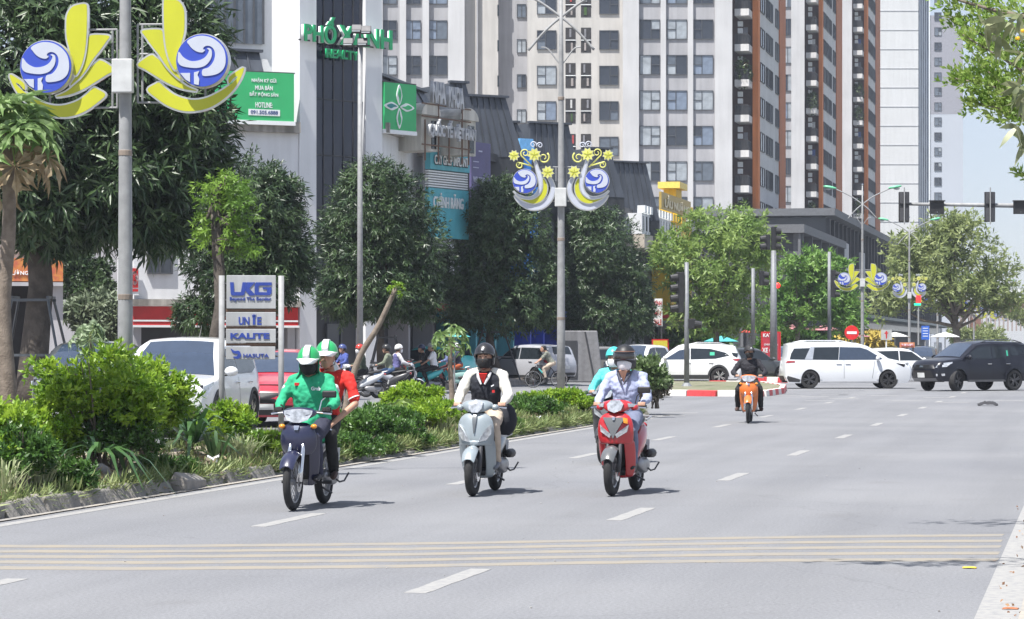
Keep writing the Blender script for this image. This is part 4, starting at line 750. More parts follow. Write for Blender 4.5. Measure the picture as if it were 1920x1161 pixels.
def ukg(pn):
    Z = lambda P: [(400 + x / 5.806, 500 + y / 5.806) for x, y in P]
    G(pn, Z([(182, 172), (222, 172), (228, 278), (300, 278), (318, 172), (358, 172), (340, 300), (325, 316), (205, 316), (190, 300)])); G(pn, Z([(362, 172), (455, 172), (392, 240), (452, 302), (440, 316), (395, 316), (345, 262)])); G(pn, Z([(465, 172), (634, 172), (632, 205), (500, 208), (492, 222), (492, 278), (580, 280), (584, 248), (540, 248), (536, 226), (632, 226), (632, 290), (612, 312), (460, 312), (448, 296), (448, 195)]))
panel(425, 517, 516.5, 579, [ukg, tx('Beyond The Border', 469.5, 561.5, 77, 8.5, .02, .012)])
panel(424, 517, 585.5, 611, [tx('UN', 457.5, 602, 20, 15, .03), tx('I', 476, 600, 4.5, 18, .03), tx('E', 486, 602, 8, 15, .03), lambda pn: G(pn, [(472, 589), (474, 592), (476, 588), (478, 592), (480, 589), (479, 595), (473, 595)])])
panel(424, 517, 617, 643, [tx('KALITE', 468.5, 630, 73, 11, .04)])
panel(424, 516, 650, 674, [tx('HASUTA', 480, 667, 48, 7.5, .02, .012), lambda pn: G(pn, [(433, 654), (440, 658), (448, 658), (452, 665), (450, 671), (443, 673), (437, 669), (444, 668), (446, 664), (440, 663), (436, 661)], 1)])
mb = MB(); mb.bb(q(423), q(519), .035, .06, zq(674), zq(518)); mb.build('backing_frame', M('rust'), us) if False else None
for y in (582, 614, 646): mb = MB(); mb.bb(q(424), q(518), .0, .03, zq(y + 2.5), zq(y - 2.5)); mb.build('rail', M('rust'), us)
# hanging signals on the long arm (right)
d = 100.; ga = thing('signal_gantry', 'long horizontal signal arm reaching in from the right edge of the frame', 'traffic signal', at(2075, HOR, d), TH); ga.location.z = 0; q = lambda px: (px - 2075) / F * d; za = CH + (HOR - 385) / F * d
mb = MB(); mb.tube([(0, 0, 0), (0, 0, za + .3)], [.16, .12], 14); mb.build('pole', STEEL, ga, smooth='all'); mb = MB(); mb.tube([(q(1686), 0, za + .05), (q(1920), 0, za - .02), (0, 0, za - .05)], [.055, .09, .12], 10); mb.build('arm', STEEL, ga, smooth='all')
def sig(px, kind, lab):
    t = thing('traffic_light', lab, 'traffic light', at(px, HOR, 99.8), TH, 'traffic signals on the long arm'); t.location.z = za + (.0 if kind == 'v' else -.05)
    if kind == 'v':
        mb = MB(); mb.bb(-.19, .19, -.05, .1, -.62, .48); mb.build('housing', BLK, t, bevel=.02); mb = MB(); mb.tube([(0, -.1, -.72), (0, -.1, .64)], .025, 6); mb.build('bracket', STEEL, t)
        for k in range(3): mb = MB(); mb.tube([(0, .1, .3 - k * .36), (0, .28, .28 - k * .36)], .14, 12); mb.build('hood', BLK, t)
        for s in (-1, 1): mb = MB(); mb.box((s * .1, -.075, .25), (.13, .04, .4), (0, 0, s * .25)); mb.box((s * .1, -.075, -.35), (.13, .04, .48), (0, 0, s * .25)); mb.build('back_rib', DSTEEL, t)
    else:
        mb = MB(); mb.bb(-.26, .26, -.0, .12, -.28, .2); mb.build('housing', BLK, t, bevel=.015); mb = MB(); mb.box((0, .0, .2), (.58, .2, .04)); mb.build('hood', BLK, t); mb = MB(); mb.ball((0, -.01, -.21), .02); mb.build('screw', CHROME, t)
sig(1695, 'v', 'vertical black traffic light at the left tip of the long arm'); sig(1757, 'h', 'square black countdown box hanging between the two vertical lights'); sig(1856, 'v', 'vertical black traffic light near the middle of the long arm, against the sky'); sig(1914, 'h', 'square black countdown box cut by the right frame edge')
PGREY = M('post_grey', (.20, .21, .225), .55, .1, .12, 9, streak=.1)
# signal posts on the islands
def lights(par, x, z0, n, side, rot=0, r=.15):
    mb = MB(); mb.bb(x - .14, x + .14, -.1, .12, z0 - .17, z0 + (n - 1) * .38 + .2); hs = mb.build('housing', BLK, par, bevel=.015)
    for k in range(n):
        z = z0 + k * .38; mb = MB(); P = [(x + side * .1, -.02, z), (x + side * .36, -.05, z - .03)]; mb.tube(P, [r, r * .85], 12); mb.build('hood', BLK, hs)
t = thing('signal_post', 'thin grey post on the island with a tall black signal on its left side', 'traffic light', at(1287.5, HOR, 101), TH); t.location.z = .15; zz = lambda py, dd: CH + (HOR - py) / F * dd
mb = MB(); mb.tube([(0, 0, 0), (0, 0, zz(492, 101) - .15)], [.1, .075], 12); mb.build('pole', PGREY, t, smooth='all'); mb = MB(); mb.lathe([(.2, -.02), (.2, .02), (.13, .12), (.1, .15)], 14); mb.build('base', PGREY, t); lights(t, -.24, zz(578, 101) - .15, 4, -1); lights(t, .2, zz(608, 101) - .15, 1, 1)
t = thing('signal_post', 'thick grey post on the far island topped by paired black signals', 'traffic light', at(1450.5, HOR, 134), TH); t.location.z = .2
mb = MB(); mb.tube([(0, 0, 0), (0, 0, zz(470, 134) - .2)], [.2, .13], 16); mb.build('pole', PGREY, t, smooth='all'); mb = MB(); mb.bb(-.3, .3, -.3, .3, -.05, .08); mb.build('base', PGREY, t); lights(t, -.3, zz(462, 134) - .2, 2, -1, r=.17); lights(t, .02, zz(462, 134) - .2, 3, 1, r=.17)
t = thing('signal_post', 'slender grey post left of the thick one with a small signal on its right', 'traffic light', at(1412, HOR, 138), TH); mb = MB(); mb.tube([(0, 0, 0), (0, 0, zz(566, 138))], [.1, .09], 12); mb.build('pole', PGREY, t, smooth='all'); lights(t, .45, zz(592, 138), 2, 1, r=.17)
mb = MB(); mb.ball((1.28, .3, zz(598, 138)), (.13, .1, .14)); mb.build('red_lamp', M('red_lamp', (1, .02, .02), .4, emit=1.2), t)
t = thing('signal_post', 'grey post with black signal box seen against the light green tree', 'traffic light', at(1555, HOR, 150), TH); mb = MB(); mb.tube([(0, 0, 0), (0, 0, zz(530, 150))], [.11, .09], 12); mb.build('pole', PGREY, t, smooth='all'); lights(t, .22, zz(610, 150), 4, 1, r=.14)
# small road signs
def rsign(name, lab, px, py, d, kind):
    t = thing(name, lab, 'road sign', at(px, HOR, d), TH); t.location.z = 0; z = zz(py, d); mb = MB(); mb.tube([(0, .05, 0), (0, .05, z)], .04, 8); mb.build('post', STEEL if kind != 'ped' else SWHT, t)
    if kind == 'no':
        mb = MB(); mb.lathe([(0, -.02), (.33, -.02), (.34, 0), (0, 0)], 28, 'y'); o = mb.build('disc', M('road_red', (.60, .02, .02), .4), t); o.location = (0, 0, z); mb = MB(); mb.bb(-.23, .23, -.03, -.021, -.06, .06); mb.build('bar', SWHT, o)
    elif kind == 'ped':
        mb = MB(); mb.bb(-.3, .3, -.02, 0, z - .28, z + .28); o = mb.build('plate', M('plate_grey', (.42, .43, .42), .5), t); mb = MB(); mb.prism([(-.03, z - .2), (.03, z - .2), (.04, z + .05), (.12, z + .1), (.04, z + .14), (.03, z + .22), (-.03, z + .22), (-.05, z + .14), (-.13, z + .08), (-.05, z + .05)], -.025, -.02); mb.build('figure', RED, o)
    else:
        mb = MB(); mb.bb(-.24, .24, -.02, 0, z - .42, z + .42); o = mb.build('plate', M('road_blue', (.03, .12, .50), .5), t); 
        for k in range(4): mb = MB(); mb.bb(-.16, .16, -.025, -.021, z + .25 - k * .16, z + .29 - k * .16); mb.build('text_line', SWHT, o)
    return t
rsign('no_entry_sign', 'round red no entry sign with white bar above the white minivan', 1597, 624, 128, 'no'); rsign('pedestrian_sign', 'pale square sign with a red figure right of the third lamp', 1662, 628, 150, 'ped'); rsign('information_sign', 'blue rectangular road sign between the fourth and fifth lamp poles', 1735, 624, 165, 'info')
t = thing('traffic_light', 'small far signal showing red above green near the blue sign', 'traffic light', at(1722, HOR, 160), TH); mb = MB(); mb.tube([(0, 0, 0), (0, 0, zz(610, 160))], .05, 8); mb.build('pole', STEEL, t); mb = MB(); mb.bb(-.13, .13, -.1, .05, zz(622, 160), zz(608, 160)); mb.build('red_lamp', M('red_lamp'), t); mb = MB(); mb.bb(-.25, .13, -.1, .05, zz(627, 160), zz(623, 160)); mb.build('green_lamp', M('green_lamp', (.02, .6, .3), .4, emit=.8), t)
def board(name, lab, px0, px1, py0, py1, d, mats, texts, post=True, cat='sign'):
    c = (px0 + px1) / 2; t = thing(name, lab, cat, at(c, HOR, d), TH); t.location.z = 0; w = (px1 - px0) * d / F; z0, z1 = zz(py1, d), zz(py0, d); mb = MB(); mb.bb(-w / 2, w / 2, 0, .08, z0, z1); mb.build('frame', mats[0], t); mb = MB(); mb.bb(-w / 2 + .08, w / 2 - .08, -.02, 0, z0 + .08, z1 - .08); pn = mb.build('panel', mats[1], t)
    for s, m, rx, ry, rw, rh in texts: text(s, 'lettering', m, pn, ((rx - .5) * w, -.03, z1 - ry * (z1 - z0)), rw * w, rh * (z1 - z0), ext=.01, bold=.02)
    if post: [MB().bb(x - .04, x + .04, .02, .08, 0, z0 - .002).build('leg', DSTEEL, t) for x in (-w * .4, w * .4)]
    return t
board('advertising_board', 'red and white XE GA advertising board behind the thick signal post', 1427, 1464, 622, 678, 142, (RED, M('board_red', (.40, .03, .05), .5)), [('KATA', SWHT, .4, .12, .6, .12), ('CHUYÊN SỬA', SWHT, .5, .42, .7, .08), ('XE GA', SWHT, .4, .62, .7, .16), ('0988', SWHT, .5, .88, .6, .07)])
board('shop_board', 'small yellow poster board with red border beneath the yellow building', 1222, 1254, 636, 664, 150, (RED, M('poster_yellow', (.60, .52, .05), .5)), [('QUÁN 86', RED, .5, .62, .6, .2)])
board('direction_board', 'small white board with red lettering over the far taxi', 1687, 1715, 642, 652, 140, (M('board_orange', (.5, .2, .1), .5), SWHT), [('BÃI GỬI XE', RED, .5, .5, .8, .5)])
board('menu_board', 'narrow red and white striped sign on the yellow building ground floor', 1225, 1242, 560, 612, 152, (SWHT, SWHT), [('KÍNH', RED, .5, .15, .8, .2), ('MẮT', RED, .5, .5, .8, .22), ('SALE', RED, .5, .85, .8, .2)])
# parasols
def parasol(px, py, d, w, mat, lab, tent=False):
    t = thing('parasol', lab, 'parasol', at(px, HOR, d), random.Random(px).uniform(0, 1)); t.location.z = .1; r = w * d / F / 2; z = zz(py, d) - .1; mb = MB(); n = 8
    mb.add([(0, 0, z)] + [(r * .5 * math.cos(a), r * .5 * math.sin(a), z - r * .13) for a in [6.283 * k / n for k in range(n)]] + [(r * math.cos(a), r * math.sin(a), z - r * .32) for a in [6.283 * k / n for k in range(n)]], [(0, 1 + k, 1 + (k + 1) % n) for k in range(n)] + [(1 + k, 1 + n + k, 1 + n + (k + 1) % n, 1 + (k + 1) % n) for k in range(n)])
    mb.build('canopy', mat, t, solid=.02); mb = MB(); mb.cyl((0, 0, 0), (0, 0, z - .03), .03); mb.build('pole', STEEL, t); return t
PK = M('parasol_pink', (.50, .22, .24), .7, trans=.2); PW = M('parasol_white', (.72, .72, .70), .7, trans=.2); PT_ = M('parasol_turquoise', (.10, .50, .52), .6, trans=.2)
for a in ((1352, 630, 160, 66, PT_, 'turquoise parasol behind the white crossover'), (1405, 617, 165, 42, M('parasol_red', (.5, .06, .05), .7, trans=.2), 'red parasol left of the red advertising board'), (1440, 615, 168, 46, PK, 'pink parasol just above the red advertising board'), (1490, 608, 170, 60, PK, 'wide pink parasol right of the thick signal post'), (1545, 610, 172, 60, PK, 'pink parasol behind the minivan roof'), (1603, 622, 165, 60, PK, 'pink parasol half hidden by the no entry sign'), (1678, 623, 158, 52, PW, 'white parasol beside the pedestrian sign'), (1772, 623, 160, 56, PW, 'crumpled white parasol right of the fifth lamp'), (852, 622, 100, 62, PT_, 'turquoise parasol above the parked turquoise car')): parasol(*a)
# ================================================================ TREES AND PLANTS
BARK = M('bark', (.13, .105, .085), .9, scale=4, alt=(.20, .17, .14), bump=.9, bscale=18); BARKD = M('bark_dark', (.06, .05, .042), .9, scale=4, alt=(.10, .085, .07), bump=.9, bscale=18); PBARK = M('papaya_bark', (.15, .12, .095), .85, scale=9, alt=(.22, .18, .145), bump=.6)
MANGO = leafm('mango_leaf', (.022, .048, .018), (.066, .112, .040), .15, .4, 1.3); LITE = leafm('light_leaf', (.15, .25, .055), (.31, .42, .12), .45, .5, .9); LITE2 = leafm('olive_leaf', (.17, .22, .075), (.32, .37, .15), .4, .5, .8)
BRITE = leafm('bright_hedge_leaf', (.13, .26, .018), (.30, .44, .04), .35, .42, 4); DEEP = leafm('deep_hedge_leaf', (.04, .10, .02), (.09, .19, .03), .25, .4, 5); PAPL = leafm('papaya_leaf', (.11, .20, .05), (.24, .34, .14), .3, .5, 6)
STRAP = leafm('strap_leaf', (.035, .085, .03), (.07, .15, .045), .2, .3, 5); PALE = leafm('striped_leaf', (.20, .26, .11), (.38, .40, .24), .25, .5, 8); DRY = leafm('dry_leaf', (.26, .19, .11), (.38, .31, .20), .2, .8, 6)
GREY = leafm('greygreen_leaf', (.10, .14, .08), (.20, .24, .15), .25, .5, 2)
def px_at(px, py, d, b): v = at(px, py, d) - b; return v
def blob(px, py, d, rpx, rpy, b, deep=1.):
    c = px_at(px, py, d, b); s = d / F; return (np.array((c.x, c.y, c.z)), np.array((rpx * s, rpx * s * deep, rpy * s)))
def picture_tree(name, lab, px, d, base_z, blobs, r, nros, per, ln, wd, lm, bk, seed, topy, bias=.3, spread=1., droop=.3, extra_l=0, **k):
    if lm is MANGO and seed > 1: k['fat'] = 1.08; nros = int(nros * 1.6); ln *= .8; wd *= .85
    if lm is not MANGO: nros = int(nros * .62); bias = .6; ln *= .9; wd *= .85
    rnd = np.random.default_rng(seed); b = at(px, HOR, d); b.z = base_z; L = []
    for q in blobs:
        c, rr = blob(q[0], q[1], d + (q[4] if len(q) > 4 else 0), q[2], q[3], b); L.append((c, rr * k.get('fat', 1)))
        for i in range(q[5] if len(q) > 5 else 5):
            u = rnd.normal(size=3); u /= np.linalg.norm(u); L.append((c + u * rr * rnd.uniform(.6, .85), rr * rnd.uniform(.3, .46)))
    top = px_at(px, topy, d, b); L.sort(key=lambda t: -t[1][0]) ; return tree(name, lab, b, top, r, L, nros, per, ln, wd, lm, bk, seed, bias, spread, droop, k.get('group'), lim=k.get('lim', 14), up=k.get('up', .1))
G_ = 'mango trees along the far pavement'
picture_tree('mango_tree', 'huge dark mango tree with propped trunk filling the upper left', 62, 64, .27, [(60, 150, 210, 230), (250, 120, 130, 170), (350, 250, 90, 120), (230, 330, 150, 130), (80, 380, 150, 90), (330, 60, 95, 110), (300, 420, 70, 60), (-60, 250, 130, 150)], .36, 8200, 8, .40, .075, MANGO, BARKD, 1, 300, .35, 1.05, .55, group=G_, lim=22)
picture_tree('mango_tree', 'round mango tree just left of the glass tower behind the company sign', 465, 80, .27, [(470, 390, 95, 92), (400, 460, 65, 80), (530, 480, 60, 85), (465, 520, 90, 70), (370, 590, 40, 40)], .16, 3300, 8, .30, .06, MANGO, BARKD, 2, 520, .35, 1.05, .5, group=G_)
picture_tree('mango_tree', 'tallest round mango tree standing in front of the glass tower', 715, 95, .27, [(712, 400, 95, 95), (650, 470, 60, 85), (780, 470, 62, 85), (712, 530, 108, 75), (645, 560, 50, 45), (785, 560, 52, 45), (700, 350, 60, 50)], .17, 3900, 8, .31, .06, MANGO, BARKD, 3, 520, .35, 1.05, .5, group=G_)
picture_tree('mango_tree', 'broad mango tree between the clinic board and the second lamp pole', 925, 112, .27, [(935, 430, 92, 90), (880, 500, 70, 85), (990, 510, 65, 80), (935, 570, 100, 60), (870, 575, 48, 40), (1000, 580, 48, 40), (950, 370, 50, 42)], .2, 4200, 8, .32, .062, MANGO, BARKD, 4, 560, .35, 1.05, .5, group=G_)
picture_tree('mango_tree', 'mango tree right of the second lamp pole with low dark crown', 1150, 138, .27, [(1120, 460, 82, 75), (1080, 540, 70, 75), (1175, 540, 52, 70), (1130, 590, 92, 48), (1190, 590, 40, 45), (1060, 600, 45, 40), (1100, 420, 45, 38)], .19, 3800, 8, .34, .068, MANGO, BARKD, 5, 570, .35, 1.05, .5, group=G_)
picture_tree('street_tree', 'young tree with thick dark trunk and bright green tufts left of the company sign', 404, 62, .17, [(420, 345, 55, 22), (395, 370, 40, 28), (440, 400, 45, 60), (455, 455, 45, 30), (380, 430, 25, 50)], .17, 800, 7, .17, .055, leafm('tuft_leaf', (.11, .22, .03), (.22, .36, .05), .4, .5, .9), BARKD, 6, 360, .5, 1.1, .2)
picture_tree('flame_tree', 'leafy light green tree standing behind the white crossover', 1345, 148, .1, [(1350, 440, 95, 52), (1270, 470, 55, 45), (1420, 480, 55, 50), (1340, 520, 110, 60), (1400, 415, 45, 30), (1300, 590, 60, 45), (1380, 590, 60, 40)], .2, 3600, 7, .42, .13, LITE, BARK, 7, 560, .5, 1.2, .1, up=.25)
picture_tree('flame_tree', 'second light green tree between thick signal post and third lamp', 1500, 160, .1, [(1500, 520, 75, 52), (1560, 560, 60, 50), (1470, 590, 70, 45), (1550, 500, 45, 25), (1590, 600, 50, 40)], .2, 2600, 7, .42, .14, leafm('fresh_leaf', (.10, .22, .04), (.21, .35, .08), .35, .5, .9), BARK, 8, 590, .5, 1.2, .1, up=.25)
picture_tree('street_tree', 'big spreading olive green tree in the distance on the right', 1790, 190, .1, [(1780, 470, 110, 60), (1700, 500, 60, 70), (1860, 520, 60, 60), (1770, 545, 120, 45), (1790, 425, 65, 30), (1660, 560, 45, 45), (1890, 560, 35, 35)], .32, 3600, 7, .55, .17, LITE2, BARK, 9, 590, .55, 1.2, .1, up=.25, lim=22)
for i, (px, py, d, w, h, lab, mt) in enumerate(((190, 590, 105, 75, 60, 'grey green bushy tree between the corner shop and the red banded store', GREY), (150, 520, 110, 60, 70, 'dark leafy tree behind the lamp pole at the left shop', MANGO), (1640, 470, 330, 40, 30, 'rooftop greenery on the podium under the third block', LITE2), (1950, 590, 300, 70, 30, 'low green tree beyond the overpass at the right edge', LITE2), (1830, 640, 280, 60, 35, 'distant roadside tree under the overpass', LITE2), (1620, 640, 200, 60, 14, 'yellow leaved low shrub behind the white minivan', M('x1', (.4, .3, .05), .6)), (1480, 640, 172, 70, 18, 'low hedge behind the thick signal post', DEEP), (1300, 640, 166, 80, 18, 'low hedge under the light green tree', DEEP))):
    b = at(px, HOR, d); b.z = 0; z = zz(py, d); s = d / F; zb = z if i == 2 else max(z, h * s)
    rnd = np.random.default_rng(20 + i); t = thing('shrub' if i > 4 else 'tree', lab, 'tree' if i < 5 else 'shrub', b); L = crown_lobes((0, 0, zb), w * s, w * s * .8, h * s, 9, rnd)
    C, AX = lobes_pts(L, 1500 if i < 2 else 700, rnd, .5); inst('crown', leaf_mesh('crown', *rosettes(C, AX, 6, .3 if d < 150 else .5, .1 if d < 150 else .2, rnd), mt), t)
    mb = MB(); mb.tube([(0, 0, 0 if i != 2 else zb - h * s), (0, 0, zb)], .12); mb.build('trunk', BARK, t)
# prop frames round two trunks
def prop(px, d, w0, w1, ytop, lab, z0=.27, mat=DSTEEL):
    t = thing('tree_support', lab, 'tree support', at(px, HOR, d), TH); t.location.z = z0; h = zz(ytop, d) - z0
    for sx in (-1, 1):
        for sy in (-1, 1): mb = MB(); mb.tube([(sx * w0, sy * w0, 0), (sx * w1, sy * w1, h)], .035, 6); mb.build('leg', mat, t)
    for z, w in ((h, w1), (h * .48, w1 + (w0 - w1) * .52)):
        for s in (-1, 1): mb = MB(); mb.box((0, s * w, z), (2 * w + .1, .06, .06)); mb.build('rail', mat, t); mb = MB(); mb.box((s * w, 0, z + .062), (.06, 2 * w + .1, .06)); mb.build('rail', mat, t)
prop(62, 64, .95, .42, 563, 'dark steel support frame round the huge mango trunk', mat=M('frame_steel', (.10, .11, .12), .4, .5)); prop(925, 112, 1.1, .45, 623, 'grey support frame round the trunk behind the black helmet rider'); prop(725, 95, .7, .3, 633, 'slim support frame round the mango trunk behind the leaning stem')
# papaya trees ------------------------------------------------------
def palm_leaf(seed, size=.42):
    rr = random.Random(seed); mb = MB(); pts = []
    for k in range(7):
        a = R(-125 + k * 250 / 6); L = size * (.62 + .42 * math.cos((k - 3) / 3 * 1.15)); ux, uy = math.sin(a), math.cos(a); nx, ny = uy, -ux; w = size * .075
        c = [(0, 0, 0), (ux * L * .4 + nx * w, uy * L * .4 + ny * w, .03), (ux * L * .62 + nx * w * 2.0, uy * L * .62 + ny * w * 2, -.0), (ux * L * .72 + nx * w * .8, uy * L * .72 + ny * w * .8, -.02), (ux * L, uy * L, -.09 * size / .42), (ux * L * .72 - nx * w * .8, uy * L * .72 - ny * w * .8, -.02), (ux * L * .62 - nx * w * 2., uy * L * .62 - ny * w * 2, 0), (ux * L * .4 - nx * w, uy * L * .4 - ny * w, .03), (ux * L * .5, uy * L * .5, -.01)]
        mb.add(c, [(0, 1, 8), (1, 2, 8), (2, 3, 8), (3, 4, 8), (4, 5, 8), (5, 6, 8), (6, 7, 8), (7, 0, 8)])
    return mb
def papaya(name, lab, base, path, r, nleaf, size, stalk, seed, drop=.3, mats=(PAPL,), cat='tree'):
    t = thing(name, lab, cat, base); rr = random.Random(seed); mb = MB(); P = catmull(path, 5, False); mb.tube(P, [r * (1.25 - .5 * i / len(P)) for i in range(len(P))], 10); mb.build('trunk', PBARK, t, smooth='all'); top = Vector(path[-1])
    ms = {}
    for i in range(nleaf):
        a = i * 2.4 + rr.uniform(-.2, .2); e = R(rr.uniform(-5, 75)) if i > nleaf * .2 else R(rr.uniform(-50, -10)); L = stalk * rr.uniform(.7, 1.15); h = Vector((math.cos(a) * math.cos(e), math.sin(a) * math.cos(e), math.sin(e)))
        s = top - Vector((0, 0, rr.uniform(0, .12) * size / .4)); m = s + h * L * .6 + Vector((0, 0, .03)); en = s + h * L + Vector((0, 0, -drop * L * .5)); mt = mats[0] if len(mats) < 2 or e > -.1 or rr.random() < .4 else mats[1]
        mb = MB(); mb.tube([s, m, en], [.012 * size / .4, .01 * size / .4, .007 * size / .4], 5); st = mb.build('leaf_stalk', leafm('stalk', (.20, .28, .08), (.28, .34, .14), .1), t)
        k = (i % 4, mt.name)
        if k not in ms: ms[k] = palm_leaf(i % 4, size).mesh('leaf', mt)
        d = (en - m).normalized(); pitch = math.asin(max(-1, min(1, d.z))) - R(rr.uniform(5, 30)); inst('leaf', ms[k], st, en, (pitch, rr.uniform(-.35, .35), math.atan2(d.y, d.x) - math.pi / 2), (rr.uniform(.8, 1.15),) * 3)
    return t
b = onX(12, -11.7, .1); papaya('papaya_tree', 'papaya tree with big lobed leaves cut by the left edge', b, [(0, 0, 0), (.02, 0, 1), (-.04, 0, 2), (.03, 0, 2.9), (.02, 0, 3.95)], .085, 52, .38, .5, 1, .45, (PAPL, DRY))
b = onX(846, -11.8, .1); papaya('papaya_tree', 'small young papaya tree beside the varsity jacket rider', b, [(0, 0, 0), (.02, 0, .6), (-.02, 0, 1.2), (.0, 0, 1.75)], .05, 17, .24, .30, 2, .5)
b = onX(168, -11.6, .1); papaya('cassava_plant', 'thin stemmed plant with drooping pale lobed leaves above the big bush', b, [(0, 0, 0), (.05, 0, .9), (.0, 0, 1.72)], .02, 14, .16, .2, 3, .6, (leafm('pale_leaf', (.22, .30, .16), (.34, .42, .27), .3, .5, 7),), 'plant')
d = dX(655, -11.9); b = at(634, HOR, d); b.z = .1; tp = at(742, 541, d) - b; m1 = at(667, 688, d) - b; m2 = at(709, 612, d) - b
papaya('leaning_stem', 'bare leaning papaya stem with a tuft of tiny leaves at its tip', b, [(0, 0, -.05), tuple(m1), tuple(m2), tuple(tp)], .048, 9, .10, .12, 4, .0, (BRITE,))
b = onX(742, -11.3, .1); papaya('broad_leaf_plant', 'low plant with a few big round green leaves beside the red shirt passenger', b, [(0, 0, 0), (.05, 0, .25), (.0, 0, .55)], .02, 5, .26, .3, 5, .4, (LITE,), 'plant')
# shrubs of the median ------------------------------------------------
def stems(mb, rnd, w, h, n=7):
    for k in range(n):
        a = rnd.uniform(0, 6.3); q = rnd.uniform(.2, .75) * w; mb.tube([(rnd.uniform(-.1, .1), rnd.uniform(-.1, .1), -.05), (math.cos(a) * q * .4, math.sin(a) * q * .4, h * .4), (math.cos(a) * q, math.sin(a) * q, h * .8)], [.022, .015, .006], 5)
def shrub(lab, px, X, w, d_, h, n, mat, ln, wd, seed, per=7, z0=.2, group=None, low=.12, name='shrub', cat='shrub', lobes=9, zc=.56, bias=.42):
    if px > 620: w *= 1.45; d_ *= 1.2; n = int(n * 1.5)
    b = onX(px, X, z0); t = thing(name, lab, cat, b, 0, group); rnd = np.random.default_rng(seed); L = crown_lobes((0, 0, h * zc), w / 2, d_ / 2, h * (1 - zc) * .9, lobes, rnd, .42)
    C, AX = lobes_pts(L, n, rnd, bias); k = C[:, 2] > low; me = leaf_mesh('foliage', *rosettes(C[k], AX[k], per, ln, wd, rnd, 1., .1, .35), mat); inst('foliage', me, t); mb = MB(); stems(mb, rnd, w / 2, h, 9); mb.build('stem', BARK, t); return t
def strap(lab, px, X, n, L, wd, seed, mat=STRAP, droop=.55, z0=.15, name='strappy_plant', cat='plant', one=True, rr0=.08, up=(.35, 1.), group=None):
    b = onX(px, X, z0 + .05); L *= 1.3 if one else (1.75 if 600 < px < 900 else 1.35); wd *= 1.1; t = thing(name, lab, cat, b, 0, group); rnd = np.random.default_rng(seed); a = rnd.uniform(0, 6.3, n); e = rnd.uniform(*up, n) * 1.45
    A = np.stack([np.cos(a) * np.cos(e), np.sin(a) * np.cos(e), np.sin(e)], 1); P = np.stack([np.cos(a) * rr0, np.sin(a) * rr0, np.zeros(n)], 1) * rnd.uniform(0, 1, (n, 1)); N = np.stack([-np.cos(a) * np.sin(e), -np.sin(a) * np.sin(e), np.cos(e)], 1); Ls = L * rnd.uniform(.6, 1.1, n); ws = wd * rnd.uniform(.7, 1.1, n)
    if one:
        for i in range(n): inst('leaf', leaf_mesh('leaf', P[i:i+1], A[i:i+1], N[i:i+1], Ls[i:i+1], ws[i:i+1], mat, 2, droop), t)
    else: inst('leaves', leaf_mesh('leaves', P, A, N, Ls, ws, mat, 2, droop), t)
    return t
shrub('biggest bright green bush rising left in front of the white car', 185, -11.35, 1.75, 1.5, 1.75, 1500, BRITE, .085, .036, 31, z0=.1, low=.45, zc=.64, lobes=14, bias=.5)
shrub('dark green lower skirt of foliage beneath the biggest bright bush', 215, -11.2, 1.5, 1.3, 1.0, 900, DEEP, .07, .03, 32, z0=.05, low=.3, zc=.6)
shrub('bright bush continuing right of the biggest one before the white car', 272, -11.4, 1.25, 1.2, 1.62, 1150, BRITE, .085, .036, 33, z0=.1, low=.4, zc=.62)
shrub('ragged green bush at the left edge by the papaya trunk', 12, -11.2, .9, 1.0, 1.0, 700, BRITE, .08, .035, 34, low=.2)
shrub('small leafy bush at the bottom left edge above the broken kerb', 45, -10.9, .75, .8, .75, 500, DEEP, .075, .03, 35, low=.1)
shrub('rounded bright green bush below the company sign', 424, -11.4, .75, .9, .85, 800, BRITE, .08, .034, 36, low=.12)
shrub('low bright bush at the kerb between company sign and green bike', 488, -10.85, .75, .6, .38, 450, BRITE, .075, .034, 37)
shrub('dense mid green bush right behind the green bike', 668, -11.0, 1.15, 1.0, .55, 1100, DEEP, .07, .028, 38, low=.05)
shrub('low mid green bush beside the striped grass clump', 720, -11.1, 1.0, .9, .52, 800, DEEP, .075, .03, 39, low=.05)
shrub('upright lime green bush in front of the scooters', 772, -11.7, .85, .85, .92, 850, BRITE, .08, .036, 40, low=.15)
shrub('spreading lime green bush below the upright one', 800, -11.15, 1.2, 1.0, .62, 1000, BRITE, .075, .034, 41, low=.08)
shrub('low green bush just left of the silver scooter', 690, -11.9, 1.2, .9, .5, 600, DEEP, .08, .03, 42, low=.1)
shrub('loose green bush right of the silver scooter', 985, -11.2, 1.3, 1.0, .46, 700, DEEP, .08, .028, 43, low=.05)
shrub('yellow green bush near the foot of the second lamp', 1045, -11.3, 1.2, 1.0, .6, 900, BRITE, .08, .036, 44, low=.08)
shrub('grassy green bush left of the red scooter', 1082, -11.0, .9, .8, .45, 600, DEEP, .09, .028, 45, low=.04)
shrub('round bush with broad pale leaves right behind the blue shirt rider', 1206, -10.75, 1.0, 1.0, 1.2, 480, leafm('broad_leaf', (.08, .14, .04), (.20, .27, .12), .3, .45, 6), .16, .075, 46, low=.35, zc=.66)
shrub('small red and white leaved shrub at the end of the median', 1228, -10.5, .55, .55, .7, 260, leafm('croton', (.05, .06, .02), (.36, .30, .24), .2, .45, 14), .12, .05, 47, low=.1)
shrub('deep green filler bush between the biggest bush and the company sign', 345, -12.4, 1.4, 1.0, .85, 800, DEEP, .075, .03, 60, z0=.1)
shrub('low bright bush between the papaya trunk and the biggest bush', 78, -11.9, 1.1, 1.0, .9, 700, BRITE, .08, .034, 61, z0=.1)
